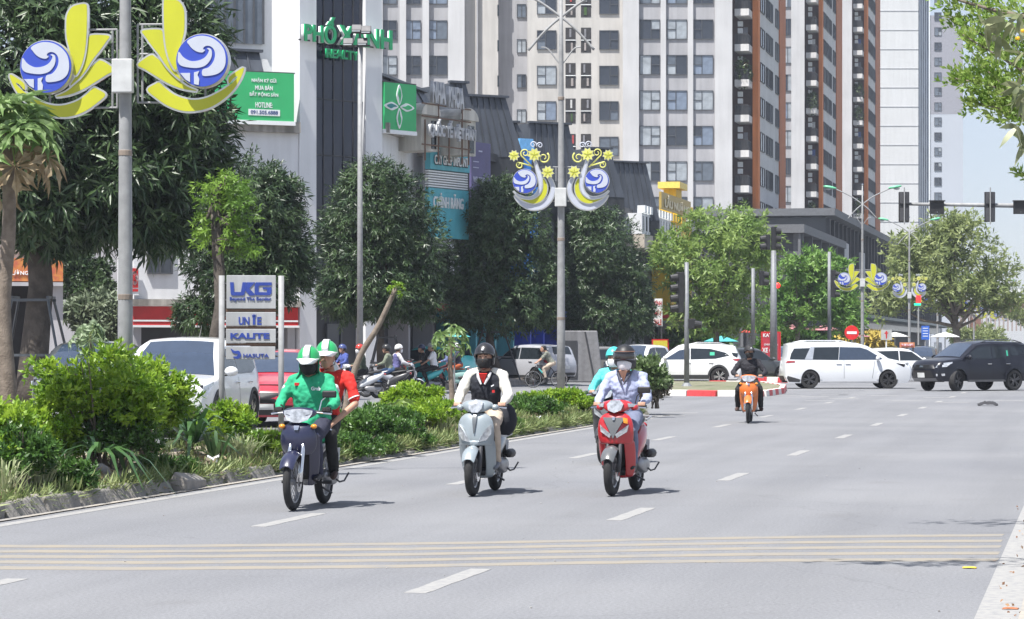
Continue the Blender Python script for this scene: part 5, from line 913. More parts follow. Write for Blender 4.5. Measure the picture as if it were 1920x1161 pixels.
shrub('thin green shrub behind the biggest bush near the lamp pole', 255, -12.6, 1.0, 1.0, 1.2, 350, DEEP, .08, .03, 48)
strap('tall spider lily with arching dark leaves right of the biggest bush', 362, -11.3, 36, 1.0, .08, 51, z0=.4, droop=.65, up=(.25, .95))
strap('spider lily hanging out under the biggest bush', 188, -10.85, 24, .75, .07, 52, z0=.45, droop=.95, up=(.15, .8))
strap('clump of pointed strap leaves below the spider lily', 405, -10.9, 14, .5, .06, 53, z0=.2, droop=.35)
strap('dark strappy lily left of the second lamp foot', 1020, -11.9, 26, .75, .065, 54, z0=.3); strap('dark strappy lily right of the second lamp foot', 1072, -12.1, 26, .8, .065, 55, z0=.3); strap('strappy lily behind the lime bush at the second lamp', 1095, -11.6, 20, .65, .055, 56, z0=.25)
tg = 'pale striped grass clumps along the kerb'
for i, (px, X, n, L, lab) in enumerate(((8, -10.8, 80, .5, 'pale striped grass clump in the bottom left corner'), (75, -10.85, 60, .42, 'thin striped grass clump above the fallen kerb stone'), (452, -10.8, 130, .5, 'dry drooping striped clump left of the green bike'), (420, -11.0, 90, .45, 'striped clump under the company sign'), (640, -11.4, 60, .4, 'striped clump just right of the green bike'), (705, -10.95, 110, .42, 'arching striped clump between two mid green bushes'), (745, -11.0, 120, .42, 'wide striped clump in front of the upright lime bush'), (826, -10.85, 120, .45, 'tall striped clump left of the silver scooter'), (852, -11.0, 110, .45, 'striped clump touching the silver scooter outline'), (958, -10.95, 90, .42, 'short striped clump right of the silver scooter'), (1012, -10.9, 100, .38, 'grassy clump at the kerb left of the red scooter'), (1040, -10.95, 100, .38, 'grassy clump under the yellow green bush'), (1068, -10.8, 90, .36, 'last grassy clump before the red scooter'), (1165, -11.2, 60, .36, 'grass clump hidden behind the red scooter'))):
    strap(lab, px, X, n, L, .02, 70 + i, PALE if i not in (9, 10, 11, 12) else leafm('kerb_grass', (.12, .18, .05), (.26, .30, .12), .25, .5, 8), .55, .2, 'grass_clump', 'grass clump', False, .22, (.62, 1.1), tg)
for i, (px, X, w, h, lab) in enumerate(((300, -10.9, .8, .4, 'low weedy green patch spilling over the kerb below the spider lily'), (340, -10.75, .6, .3, 'small weeds at the kerb right of the biggest bush'), (600, -10.8, .8, .5, 'leafy weeds directly behind the green bike wheels'), (655, -10.6, .8, .42, 'green bush leaning over the road edge right of the green bike'), (700, -10.65, .6, .38, 'small leafy bush at the road edge before the lime bush'), (762, -10.7, .6, .42, 'small green bush at the kerb between grass clumps'), (940, -10.8, .6, .35, 'small weed bush at the kerb right of the silver scooter'), (128, -10.7, .6, .5, 'low leafy growth over the kerb beneath the biggest bush'))):
    shrub(lab, px, X, w, w * .8, h, 420, DEEP if i % 2 else leafm('mid_leaf', (.07, .15, .03), (.15, .25, .06), .25, .45, 5), .07, .026, 90 + i, z0=.04, low=.0, zc=.5)
# ground cover, dead leaves and litter on the median soil
rnd = np.random.default_rng(9); n = 5200; Y = rnd.uniform(12, 63.5, n); X = rnd.uniform(-13.1, -10.62, n); keep = (np.sin(Y * 1.9) + np.sin(Y * .7 + X * 2) > -.6); X, Y = X[keep], Y[keep]; n = len(X)
C = np.stack([X, Y, np.array([soil_h(a, b) for a, b in zip(X, Y)])], 1); AX = np.tile([0, 0, 1.], (n, 1)) + rnd.normal(size=(n, 3)) * .2
tag(inst('ground_cover', leaf_mesh('ground_cover', *rosettes(C, AX, 6, .13, .02, rnd, 1.1, .2, .2), leafm('ground_grass', (.09, .15, .04), (.19, .23, .08), .2, .6, 2))), 'low grass and weeds covering the median soil', 'ground cover', kind='stuff')
n = 3600; Y = rnd.uniform(12, 63.5, n); X = -10.5 - np.abs(rnd.normal(size=n)) * .7; k = X > -13; X, Y = X[k], Y[k]; n = len(X); C = np.stack([X, Y, np.array([soil_h(min(a, -10.62), b) + .02 for a, b in zip(X, Y)])], 1); AX = rnd.normal(size=(n, 3)) * .6 + [0, 0, .5]
tag(inst('leaf_litter', leaf_mesh('leaf_litter', *rosettes(C, AX, 2, .12, .03, rnd, 1.2, .3, .0), DRY)), 'dry fallen leaves littering the median edge', 'leaf litter', kind='stuff')
n = 4000; Y = 20 + 44 * rnd.uniform(0, 1, n) ** .7; X = -10.5 - np.abs(rnd.normal(size=n)) * .13; C = np.stack([X, Y, np.full(n, .05)], 1); AX = np.tile([.25, 0, 1.], (n, 1)) + rnd.normal(size=(n, 3)) * .25
tag(inst('kerb_weeds', leaf_mesh('kerb_weeds', *rosettes(C, AX, 6, .22, .022, rnd, 1.0, .35, .2), MC['kerb_grass'])), 'grass and weeds growing over the median kerb', 'weeds', kind='stuff')
n = 330; Y = rnd.uniform(15, 45, n); X = -.42 + rnd.normal(size=n) * .14; C = np.stack([X, Y, np.full(n, .015)], 1); AX = rnd.normal(size=(n, 3)) * [1, 1, .1]
tag(inst('fallen_leaves', leaf_mesh('fallen_leaves', *rosettes(C, AX, 1, .035, .02, rnd, 1., .0, .0), leafm('red_brown_leaf', (.16, .07, .04), (.36, .22, .12), .1, .8, 5))), 'small dry leaves scattered along the right verge', 'fallen leaves', kind='stuff')
rr = random.Random(5)
for i in range(26):
    y = rr.uniform(22, 60); x = -10.75 - rr.random() * .5; mb = MB(); s = rr.uniform(.05, .14); mb.ball((0, 0, 0), (s, s * .8, s * .6), 7, 5, rot=(rr.random(), rr.random(), 0)); o = mb.build('rubble_stone', CONC, med); o.location = (x, y, soil_h(min(x, -10.7), y) + .02)
for px, X, s, lab in ((398, -10.85, .14, 'white scrap of paper lying under the strappy leaves'), (1010, -10.7, .08, 'small white scrap by the kerb right of the silver scooter')):
    b = onX(px, X, .27); mb = MB(); mb.box((0, 0, 0), (s, s * .7, .01), (.2, .5, .4)); mb.box((s * .4, 0, .02), (s * .5, s * .6, .01), (.3, -.4, .2)); o = mb.build('paper_scrap', SWHT); o.location = b; tag(o, lab, 'litter')
# overhanging tree on the right pavement: real branches that reach over the road
t = thing('overhanging_tree', 'bright leaved tree whose branches hang in from the upper right corner', 'tree', (3.2, 21.5, .12)); o0 = Vector((3.2, 21.5, .12)); rnd = np.random.default_rng(77); TWL = leafm('twig_leaf', (.17, .29, .05), (.33, .43, .12), .5, .5, 9); BIGL = leafm('broad_tree_leaf', (.13, .16, .07), (.34, .36, .20), .3, .4, 4)
mb = MB(); mb.tube([(0, 0, -.1), (-.05, 0, 1.5), (-.1, .1, 3.2), (-.3, .2, 5)], [.2, .17, .15, .1], 12); mb.build('trunk', BARK, t, smooth='all')
def P(px, py, d=22.): v = at(px, py, d) - o0; return v
start = P(2080, 60); Cs = []; Ax = []
def spray(pts, d, r, nl, spread_=.06):
    V = [P(x, y, d + dd) for x, y, dd in pts]; V = [Vector(v) for v in catmull([tuple(v) for v in V], 6, False)]; mb = MB(); mb.tube(V, [r * (1 - .8 * i / len(V)) for i in range(len(V))], 6); mb.build('branch', BARK, t, smooth='all')
    for i in range(nl):
        q = rnd.uniform(.12, 1); k = min(len(V) - 2, int(q * (len(V) - 1))); p = V[k].lerp(V[k + 1], rnd.uniform()); dr = (V[k + 1] - V[k]).normalized(); s = np.array(rnd.normal(size=3)) * spread_ * (1.15 - q * .6); Cs.append(np.array(p) + s); Ax.append(np.array(dr) * .8 + np.array([0, 0, .3]) + s / spread_ * .5)
spray([(2080, 60, 0), (1960, 40, 0), (1860, 18, .3), (1770, -8, .5)], 22, .035, 210, .11)
spray([(2060, 160, 0), (1960, 120, .2), (1870, 80, .3), (1775, 30, .5)], 22, .02, 210)
spray([(2060, 190, 0), (1950, 150, .2), (1880, 110, .3), (1800, 62, .5)], 21.5, .02, 210); spray([(2060, 240, 0), (1960, 190, .2), (1880, 160, .3), (1815, 88, .5)], 21.8, .02, 160); spray([(2060, 200, 0), (1960, 200, .2), (1890, 180, .3), (1850, 120, .5)], 22.4, .02, 170)
spray([(2080, 320, 0), (1960, 215, .2), (1880, 168, .3), (1778, 145, .5)], 21.6, .02, 260, .07); spray([(2060, 230, 0), (1950, 185, .1), (1860, 152, .2), (1800, 142, .3)], 22.2, .015, 150); spray([(2070, 260, 0), (1960, 235, .2), (1880, 205, .3), (1815, 190, .5)], 21.6, .02, 200, .07); spray([(2060, 250, 0), (1980, 215, .2), (1905, 195, .3), (1835, 180, .5)], 22.4, .02, 170)
spray([(2060, 110, 0), (1980, 105, .2), (1915, 85, .3), (1845, 60, .5)], 22.4, .02, 200, .1); spray([(2060, 10, 0), (1980, 5, .2), (1900, 30, .3), (1820, 12, .5)], 22.4, .02, 200, .1); spray([(2060, 340, 0), (1970, 335, .2), (1930, 328, .2), (1903, 322, .3)], 22, .012, 60, .04); spray([(2060, 140, 0), (1970, 170, 0), (1920, 205, .2), (1870, 215, .3)], 22.8, .012, 160, .07)
C = np.array(Cs); A = np.array(Ax); A /= np.linalg.norm(A, axis=1, keepdims=True); inst('foliage', leaf_mesh('foliage', *rosettes(C, A, 4, .062, .026, rnd, .9, .05, .25), TWL), t)
# unseen rest of the crown above the picture, the part that shades the road edge
L = [((a - 3.2, b_ - 21.5, c), e) for a, b_, c, e in ((-2.1, 23.9, 5.6, (.9, .5, .3)), (-1.0, 24.2, 5.9, (.8, .6, .35)), (-2.7, 19.0, 5.3, (.9, .4, .28)), (-1.6, 19.2, 5.5, (.9, .5, .3)), (-.6, 19.6, 5.8, (.8, .6, .4)), (.5, 22, 6.4, (1.6, 2.2, .7)), (2, 24, 6.6, (1.6, 2, .7)), (3.5, 21, 6.8, (1.6, 2, .8)))]; C, AX = lobes_pts([(np.array(a), np.array(b_)) for a, b_ in L], 1500, rnd, .6); inst('crown', leaf_mesh('crown', *rosettes(C, AX, 6, .10, .04, rnd), TWL), t)
mb = MB(); [mb.tube([(-.3, .2, 5), ((-.3 + l[0][0]) / 2, (l[0][1] + .2) / 2, 5.6), l[0]], [.06, .04, .012], 6) for l in L]; mb.build('limb', BARK, t)
BP = []
for x, y in ((1872, 72), (1900, 52), (1880, 40), (1915, 100), (1908, 165), (1922, 190), (1930, 150), (1915, 175), (1905, 240), (1925, 260), (1912, 30), (1850, 50)):
    for k in range(6): BP.append(np.array(P(x + rnd.uniform(-5, 5), y + rnd.uniform(-5, 5), 19.5 + rnd.uniform(-.2, .2))))
BP = np.array(BP); n = len(BP); A = rnd.normal(size=(n, 3)) + [-.5, 0, -.25]; inst('broad_leaves', leaf_mesh('broad_leaves', BP, A, rnd.normal(size=(n, 3)), .15 * rnd.uniform(.7, 1.2, n), .05 * rnd.uniform(.8, 1.1, n), BIGL, 2, .2), t)
for x, y in ((1918, 58), (1908, 72)): mb = MB(); mb.ball(P(x, y, 19.3), (.018, .018, .014), 8, 5); mb.build('flower', M('flower_yellow', (.8, .5, .03), .5, trans=.2), t)
# ================================================================ CARS
HEADL = M('headlight_glass', (.55, .57, .60), .08, .4, .3, 12, coat=1); TAILR = M('tail_light', (.30, .012, .015), .2, coat=.8); PLATE = M('number_plate', (.62, .63, .62), .4); GRILL = M('grille_black', (.012, .012, .013), .35, coat=.3); ARCHB = M('cladding', (.035, .036, .038), .65); INNER = M('wheel_well', (.01, .01, .01), .9)
RIM = M('alloy', (.50, .50, .51), .25, .8); RIMD = M('alloy_dark', (.10, .10, .105), .3, .7); STKG = M('sticker_green', (.05, .45, .28), .5)
WHC = {}
def wheel_mesh(r, w, dark):
    k = (r, w, dark)
    if k in WHC: return WHC[k]
    t = MB(); pr = [(r * .66, -w / 2 * .8), (r * .72, -w / 2), (r * .93, -w / 2), (r * .985, -w / 2 * .75), (r, -w / 4), (r, w / 4), (r * .985, w / 2 * .75), (r * .93, w / 2), (r * .72, w / 2), (r * .66, w / 2 * .8)]; t.lathe(pr, 32, 'x'); tm = t.mesh('tyre', RUB, True)
    m = MB(); m.lathe([(r * .60, -w * .42), (r * .68, -w * .44), (r * .68, w * .44), (r * .60, w * .42), (r * .58, w * .1), (r * .1, w * .06)], 32, 'x'); 
    for q in range(10):
        a = 2 * math.pi * (q // 2) / 5 + (.17 if q % 2 else -.17); c, s_ = math.cos(a), math.sin(a); m.box((w * .40, c * r * .37, s_ * r * .37), (w * .12, r * .56, r * .1), (a, 0, 0), 1)
    m.lathe([(0, w * .44), (r * .1, w * .43), (r * .12, w * .38), (r * .12, w * .3)], 16, 'x', mi=1); rm = m.mesh('rim', [INNER, RIMD if dark else RIM], True); WHC[k] = (tm, rm); return tm, rm
class Car:
    """shell lofted over a side profile; +y forward"""
    def __init__(s, name, lab, paintm, P, yf, yr, r=.35, W=1.86, belt=.98, clear=.24, bow=.22, tum=.27, loc=(0, 0, 0), rz=0, darkrim=False, glass=GLASS, clad=None, group=None, steer=0, cat='car', yb=None):
        s.t = thing(name, lab, cat, loc, rz, group); s.P = [Vector(p) for p in P]; s.W = W; s.belt = belt; s.bow = bow; s.tum = tum; s.y0 = P[0][0]; s.y1 = P[-1][0]; s.L = s.y0 - s.y1; s.yf, s.yr, s.r, s.clear = yf, yr, r, clear; s.zr = max(p[1] for p in P)
        Ra = r * 1.13
        yfr = min(s.y0 - .03, max(p[0] for p in P)); 
        i0 = s.i0 = max(range(len(P)), key=lambda i: P[i][0] if i < len(P) / 2 else -9); i1 = s.i1 = min(range(len(P)), key=lambda i: P[i][0] if i > len(P) / 2 else 9)
        # stations: front end, middle, rear end
        S = []; seg = lambda a, b, n: [a.lerp(b, k / n) for k in range(n)]
        for i in range(0, i0): S += [(q, None) for q in seg(s.P[i], s.P[i + 1], 3)]
        ys = []; a, b = s.P[i0].x, s.P[i1].x; n = int((a - b) / .045); ys = [a + (b - a) * k / n for k in range(n + 1)]
        ys = sorted(set(ys + [y0_ + e * Ra * c for y0_ in (yf, yr) for e in (-1, 1) for c in (1.001, .995, .97, .92)]), reverse=True)
        for y in ys: S.append((Vector((y, s.zt(y))), y))
        for i in range(i1, len(P) - 1): S += [(q, None) for q in seg(s.P[i], s.P[i + 1], 3)][1:]
        S.append((s.P[-1], None)); S = [q for q in S]
        bf, br = Vector((s.P[0].x, s.P[0].y)), Vector((s.P[-1].x, s.P[-1].y)); K = 16; rings = []; half = False
        for T, y in S:
            if y is None: B = bf if not half else br
            else:
                half = True; zb = clear
                for w_ in (yf, yr):
                    if abs(y - w_) < Ra: zb = max(zb, r + math.sqrt(max(0, Ra * Ra - (y - w_) ** 2)))
                lo = min(s.P[0].x, i0 and s.P[0].x or 9); 
                B = Vector((min(bf.x, max(br.x, y)), zb)) if not (y > bf.x or y < br.x) else Vector((y, min(zb, T.y - .01)))
                if y > bf.x: B = bf
                if y < br.x: B = br
            rings.append((T, B))
        vs = []; rows = []
        for T, B in rings:
            Lh = (T - B).length; row = []
            for k in range(K + 1):
                q = (k / K); q = q ** .8; p = B.lerp(T, q); dd = (1 - q) * Lh; x = s.wx(p.x, p.y) - s.rd(dd); row.append(s.df(x, p.x, p.y))
            xt = s.wx(T.x, T.y) - s.rd(0); top = [s.df(xt * u, T.x, T.y + .035 * (1 - u * u) * min(1, max(0, (T.y - .5) * 2))) for u in (.97, .85, .65, .4, .15, 0)]
            full = row + top; full += [(-x, y, z) for x, y, z in full[:-1][::-1]]; rows.append(full)
        mb = MB(); mb.loft(rows, closed=False, cap=False); s.body = mb.build('body', paintm, s.t, smooth=38)
        mb = MB(); mb.bb(-W / 2 + .12, W / 2 - .12, s.y1 + .15, s.y0 - .15, clear + .02, belt - .12); mb.build('underbody', INNER, s.t)
        tm, rm = wheel_mesh(r, .235, darkrim)
        for yy_, st in ((yf, steer), (yr, 0)):
            for sx in (1, -1):
                w_ = bpy.data.objects.new('wheel', tm); COL.objects.link(w_); w_.parent = s.t; w_.location = (sx * (W / 2 - .13), yy_, r); w_.rotation_euler = (random.Random(yy_ * sx).uniform(0, 6), 0, st + (0 if sx > 0 else math.pi)); inst('rim', rm, w_)
        s.clad = clad
    def rd(s, d, r=.085): return r - math.sqrt(max(0, r * r - (r - d) ** 2)) if d < r else 0
    def zt(s, y):
        P = s.P[s.i0:s.i1 + 1]
        for a, b in zip(P, P[1:]):
            if a.x >= y >= b.x: t = (a.x - y) / (a.x - b.x + 1e-9); return a.y + (b.y - a.y) * t
        return P[0].y if y > P[0].x else P[-1].y
    def wx(s, y, z):
        w = s.W / 2; f = max(0, z - s.belt); x = w - f * s.tum - .035 * ((z - .62) / .4) ** 2 * (1 if z < s.belt else 1.0 * (.36 / .4) ** 2 / max(1e-9, (.36 / .4) ** 2)) if z < s.belt + .0 else w - .035 * ((s.belt - .62) / .4) ** 2 - f * s.tum
        e = max(0, (y - (s.y0 - .7)) / .7, ((s.y1 + .6) - y) / .6); return x - .09 * min(1.2, e) ** 2
    def df(s, x, y, z):
        e = max(0, (abs(y - (s.y0 + s.y1) / 2) - (s.L / 2 - 1.1)) / 1.1); g = 1 if y > (s.y0 + s.y1) / 2 else -.7
        return (x, y - g * s.bow * (abs(x) / (s.W / 2)) ** 2.5 * min(1, e) ** 1, z)
    def fan(s, name, poly, mat, fn, k=3, par=None):
        n = 0; out = []
        for a, b in zip(poly, poly[1:] + poly[:1]):
            m = max(1, int((Vector(a) - Vector(b)).length / .12))
            out += [tuple(Vector(a).lerp(Vector(b), i / m)) for i in range(m)]
        c = (sum(p[0] for p in out) / len(out), sum(p[1] for p in out) / len(out)); n = len(out); vs = [fn(*c)]
        for q in range(1, k + 1): vs += [fn(c[0] + (p[0] - c[0]) * q / k, c[1] + (p[1] - c[1]) * q / k) for p in out]
        fs = [(0, 1 + i, 1 + (i + 1) % n) for i in range(n)] + [(1 + (q - 1) * n + i, 1 + q * n + i, 1 + q * n + (i + 1) % n, 1 + (q - 1) * n + (i + 1) % n) for q in range(1, k) for i in range(n)]
        mb = MB(); mb.add(vs, fs); return mb.build(name, mat, par or s.t, smooth='all')
    def side(s, name, poly, mat, off=.006, par=None, both=True):
        r = None
        for sx in ((1, -1) if both is True else (both,)):
            r = s.fan(name, poly, mat, lambda y, z: (lambda v: (sx * (v[0] + off), v[1], v[2]))(s.df(s.wx(y, z), y, z)), 3, par)
        return r
    def front(s, name, poly, mat, off=.01, rear=False, par=None):
        P = s.P[:s.i0 + 2] if not rear else s.P[s.i1 - 1:][::-1]
        def yz(z):
            for a, b in zip(P, P[1:]):
                if min(a.y, b.y) <= z <= max(a.y, b.y) and abs(a.y - b.y) > 1e-6: return a.x + (b.x - a.x) * (z - a.y) / (b.y - a.y)
            return P[0].x
        g = 1 if not rear else -1
        def fn(x, z): v = s.df(x, yz(z), z); e = max(0, abs(x) - (s.wx(yz(z), z) - .1)); return (v[0], v[1] + g * off - g * e * 1.0, v[2])
        return s.fan(name, poly, mat, fn, 4, par)
    def top(s, name, y0, y1, u0, u1, mat, off=.008, ui0=None, ui1=None, par=None):
        """windscreen-like patch between profile y0 (low) and y1 (high); u fractions of half width"""
        rows = []; n = 8
        for i in range(n + 1):
            y = y0 + (y1 - y0) * i / n; z = s.zt(y); dz = s.zt(y + .02) - s.zt(y - .02); nn = Vector((-dz, .04)).normalized(); xt = s.wx(y, z) - .085; ua = u0 + ((ui0 if ui0 is not None else u0) - u0) * i / n; ub = u1 + ((ui1 if ui1 is not None else u1) - u1) * i / n
            rows.append([(lambda u: (lambda v: (v[0], v[1] + nn.x * off, v[2] + nn.y * off))(s.df(xt * u, y, z + .035 * (1 - u * u))))(ua + (ub - ua) * k / 10) for k in range(11)])
        mb = MB(); mb.loft(rows, closed=False, cap=False); return mb.build(name, mat, par or s.t, smooth='all')
    def mirror(s, y, z, mat, sz=1):
        for sx in (1, -1):
            x = s.wx(y, z); mb = MB(); mb.ball((sx * (x + .14), y, z + .05), (.12 * sz, .08, .085 * sz), 12, 8); o = mb.build('wing_mirror', mat, s.t, smooth='all'); mb = MB(); mb.tube([(sx * (x - .02), y, z - .02), (sx * (x + .1), y, z)], .025, 6); mb.build('mirror_arm', BLK, o)
    def handles(s, ys, z, mat):
        for y in ys:
            for sx in (1, -1): mb = MB(); mb.box((sx * (s.wx(y, z) + .018), y, z), (.03, .2, .032)); mb.build('door_handle', mat, s.t, bevel=.008)
    def seam(s, pts, w=.012):
        for a, b in zip(pts, pts[1:]):
            d = (Vector(b) - Vector(a)).normalized(); n = Vector((-d.y, d.x)) * w / 2; a_, b_ = Vector(a), Vector(b); s.side('door_seam', [tuple(a_ + n), tuple(b_ + n), tuple(b_ - n), tuple(a_ - n)], INNER, .003)
    def arches(s, mat, w=.06):
        Ra = s.r * 1.13
        for y0 in (s.yf, s.yr):
            for sx in (1, -1):
                mb = MB(); A = [math.pi * k / 18 for k in range(19)]; rows = []
                for a in A:
                    rows.append([(lambda v, o: (sx * (v[0] + o), v[1], v[2]))(s.df(s.wx(y0 + rr * math.cos(a), s.r + rr * math.sin(a)), y0 + rr * math.cos(a), s.r + rr * math.sin(a)), o) for rr, o in ((Ra - .005, -.05), (Ra - .005, .012), (Ra + w, .012), (Ra + w, -.01))])
                mb.loft(rows, closed=False, cap=False); mb.build('wheel_arch', mat, s.t, smooth=40)
    def sill(s, mat, z0, z1, ya=None, yb=None): s.side('sill', [(ya or s.yf - s.r * 1.15, z0), (ya or s.yf - s.r * 1.15, z1), (yb or s.yr + s.r * 1.15, z1), (yb or s.yr + s.r * 1.15, z0)], mat, .008)
    def rails(s, ya, yb, mat):
        for sx in (1, -1):
            pts = [(sx * (s.wx(y, s.zt(y)) - .1), y, s.zt(y) + (.07 if 0 < i < 5 else .0)) for i, y in enumerate([ya + (yb - ya) * k / 5 for k in range(6)])]; mb = MB(); mb.tube(pts, .02, 6); mb.build('roof_rail', mat, s.t)
def suv_profile(L, H, hood, front=.95, cowl=None, roof0=None, rear='suv'):
    h = L / 2; cy = cowl or h - 1.25
    return [(h - .1, .26), (h - .01, .42), (h, .62), (h - .04, front - .14), (h - .16, front - .02), (h - .45, front + .04), (cy + .02, hood), (cy - .38, hood + (H - hood) * .55), (cy - .74, H - .07), (cy - .98, H - .02), (cy - 1.5, H), (-h + 1.0, H - .025), (-h + .42, H - .07), (-h + .30, H - .13), (-h + .12, hood + .12), (-h + .03, hood - .1), (-h, .75), (-h + .02, .45), (-h + .14, .3)]
def seat_at(px_mid, py, rz_deg, z=0):
    g = gnd(px_mid, py, z); g.z = z; return g, R(rz_deg)
WP = paint('car_white', (.72, .73, .74)); WP2 = paint('car_pearl', (.64, .66, .69)); RP = paint('car_red', (.40, .02, .035), .05); BP_ = M('car_black', (.010, .011, .018), .3, 0, .02, 3, coat=.35, spec=.3); TQ = paint('car_turquoise', (.06, .50, .50)); GP = paint('car_grey', (.16, .155, .15)); SP = paint('car_silver', (.42, .43, .47)); DG = paint('car_dark_grey', (.05, .055, .06))
WS = M('windscreen', (.03, .045, .075), .07, 0, .1, spec=.8, coat=.6)
def fdir(c): pass
# white crossover parked facing the camera on the left
p = at(276, HOR, 45.5); h0 = -TH + 0
c = Car('parked_car', 'white crossover facing the camera behind the biggest bush', WP, suv_profile(4.5, 1.66, 1.02, .93), 1.42, -1.22, .35, 1.86, 1.0, .26, rz=math.pi + R(4), loc=(p.x, p.y + 2.0, .15), clad=ARCHB)
c.top('windscreen', 1.02, .27, -.95, .95, WS, .01, -.86, .86); c.side('side_window', [(.92, 1.05), (.35, 1.44), (-.1, 1.53), (-.1, 1.05)], GLASS); c.side('side_window', [(-.16, 1.05), (-.16, 1.53), (-.9, 1.5), (-1.55, 1.3), (-1.6, 1.15), (-1.2, 1.06)], GLASS); c.mirror(.88, 1.05, WP); c.handles((-.0, -.95), .9, CHROME); c.arches(ARCHB); c.sill(ARCHB, .28, .42)
c.front('grille', [(-.5, .55), (.5, .55), (.56, .78), (-.56, .78)], GRILL); c.front('headlight', [(.52, .72), (.86, .70), (.93, .84), (.6, .86)], HEADL, .02); c.front('headlight', [(-.52, .72), (-.86, .70), (-.93, .84), (-.6, .86)], HEADL, .02); c.side('headlight', [(2.2, .74), (1.75, .88), (1.7, .93), (2.15, .86)], HEADL); c.front('number_plate', [(-.23, .42), (.23, .42), (.23, .53), (-.23, .53)], PLATE, .02); c.seam([(.85, .42), (.98, 1.0)]); c.seam([(-.14, .42), (-.14, 1.0)]); mb = MB(); mb.cyl((0, -.9, 1.68), (0, -1.05, 1.86), .012, .006, 6); mb.build('antenna', BLK, c.t)
# red sedan facing the camera
p = at(488, HOR, 51.5)
c = Car('parked_car', 'red sedan facing the camera behind the green motorbike', RP, [(2.2, .2), (2.3, .38), (2.32, .55), (2.26, .68), (2.1, .76), (1.8, .84), (1.12, .97), (.7, 1.2), (.25, 1.39), (0, 1.43), (-.5, 1.44), (-1.0, 1.38), (-1.5, 1.18), (-1.8, 1.05), (-2.15, 1.03), (-2.28, .9), (-2.3, .6), (-2.2, .25)], 1.38, -1.32, .32, 1.8, .93, .2, rz=math.pi + R(6), loc=(p.x, p.y + 1.6, .15))
c.top('windscreen', 1.08, .3, -.95, .95, WS, .01, -.86, .86); c.side('side_window', [(.92, .98), (.35, 1.26), (-.12, 1.34), (-.12, .99)], GLASS); c.side('side_window', [(-.18, .99), (-.18, 1.34), (-.8, 1.31), (-1.25, 1.1), (-1.2, 1.02)], GLASS); c.mirror(.86, 1.0, RP); c.handles((.0, -.9), .84, CHROME); c.side('window_trim', [(.95, .95), (.3, 1.29), (.28, 1.27), (.92, .945)], CHROME, .01)
c.front('grille', [(-.42, .46), (.42, .46), (.55, .66), (-.55, .66)], GRILL); c.front('headlight', [(.5, .6), (.84, .58), (.92, .72), (.62, .71)], HEADL, .02); c.front('headlight', [(-.5, .6), (-.84, .58), (-.92, .72), (-.62, .71)], HEADL, .02); c.side('headlight', [(2.2, .6), (1.75, .76), (1.7, .8), (2.15, .72)], HEADL)
c.front('intake', [(-.6, .24), (.6, .24), (.7, .42), (-.7, .42)], GRILL); c.front('fog_lamp', [(.66, .3), (.84, .33), (.84, .42), (.68, .42)], GRILL, .02); c.front('fog_lamp', [(-.66, .3), (-.84, .33), (-.84, .42), (-.68, .42)], GRILL, .02); c.front('number_plate', [(-.23, .34), (.23, .34), (.23, .45), (-.23, .45)], PLATE, .02); c.seam([(.82, .32), (.95, .93)]); c.seam([(-.14, .32), (-.14, .93)])
# white crossover crossing to the left
def cross(px, py, heading): g = gnd(px, py); return (g.x, g.y + .9, 0), R(heading)
l, rz = cross(1283, 722.5, 86)
c = Car('crossing_car', 'white crossover with green window sticker crossing leftward behind the island', WP, suv_profile(4.75, 1.74, 1.06, .92), 1.44, -1.36, .375, 1.9, 1.02, .25, rz=rz + TH, loc=l, clad=ARCHB)
c.top('windscreen', 1.08, .28, -.95, .95, WS, .01, -.86, .86); c.side('side_window', [(.98, 1.08), (.35, 1.47), (-.1, 1.56), (-.1, 1.09)], WS); c.side('side_window', [(-.14, 1.09), (-.14, 1.56), (-.95, 1.54), (-1.65, 1.38), (-1.85, 1.25), (-1.2, 1.12)], GLASS); c.side('rear_quarter_glass', [(-1.93, 1.38), (-2.02, 1.24), (-2.2, 1.16), (-2.22, 1.35)], GLASS); c.side('tail_light', [(-1.98, 1.1), (-2.3, 1.12), (-2.33, 1.0), (-2.1, 1.04)], TAILR); c.mirror(.95, 1.1, WP); c.handles((-.05, -1.0), .95, WP2); c.arches(ARCHB, .08); c.sill(ARCHB, .27, .44); c.side('sticker', [(-.95, 1.26), (-.95, 1.4), (-1.15, 1.4), (-1.15, 1.26)], STKG, .012); c.seam([(.85, .42), (.98, 1.02)]); c.seam([(-.12, .42), (-.12, 1.02)]); c.seam([(-1.05, 1.05), (-1.05, .8)]); c.rails(-.1, -1.7, SP)
c.top('rear_window', -1.96, -2.22, -.85, .85, GLASS, .01); c.front('headlight', [(-.6, .72), (-.9, .7), (-.93, .84), (-.6, .84)], HEADL, .02)
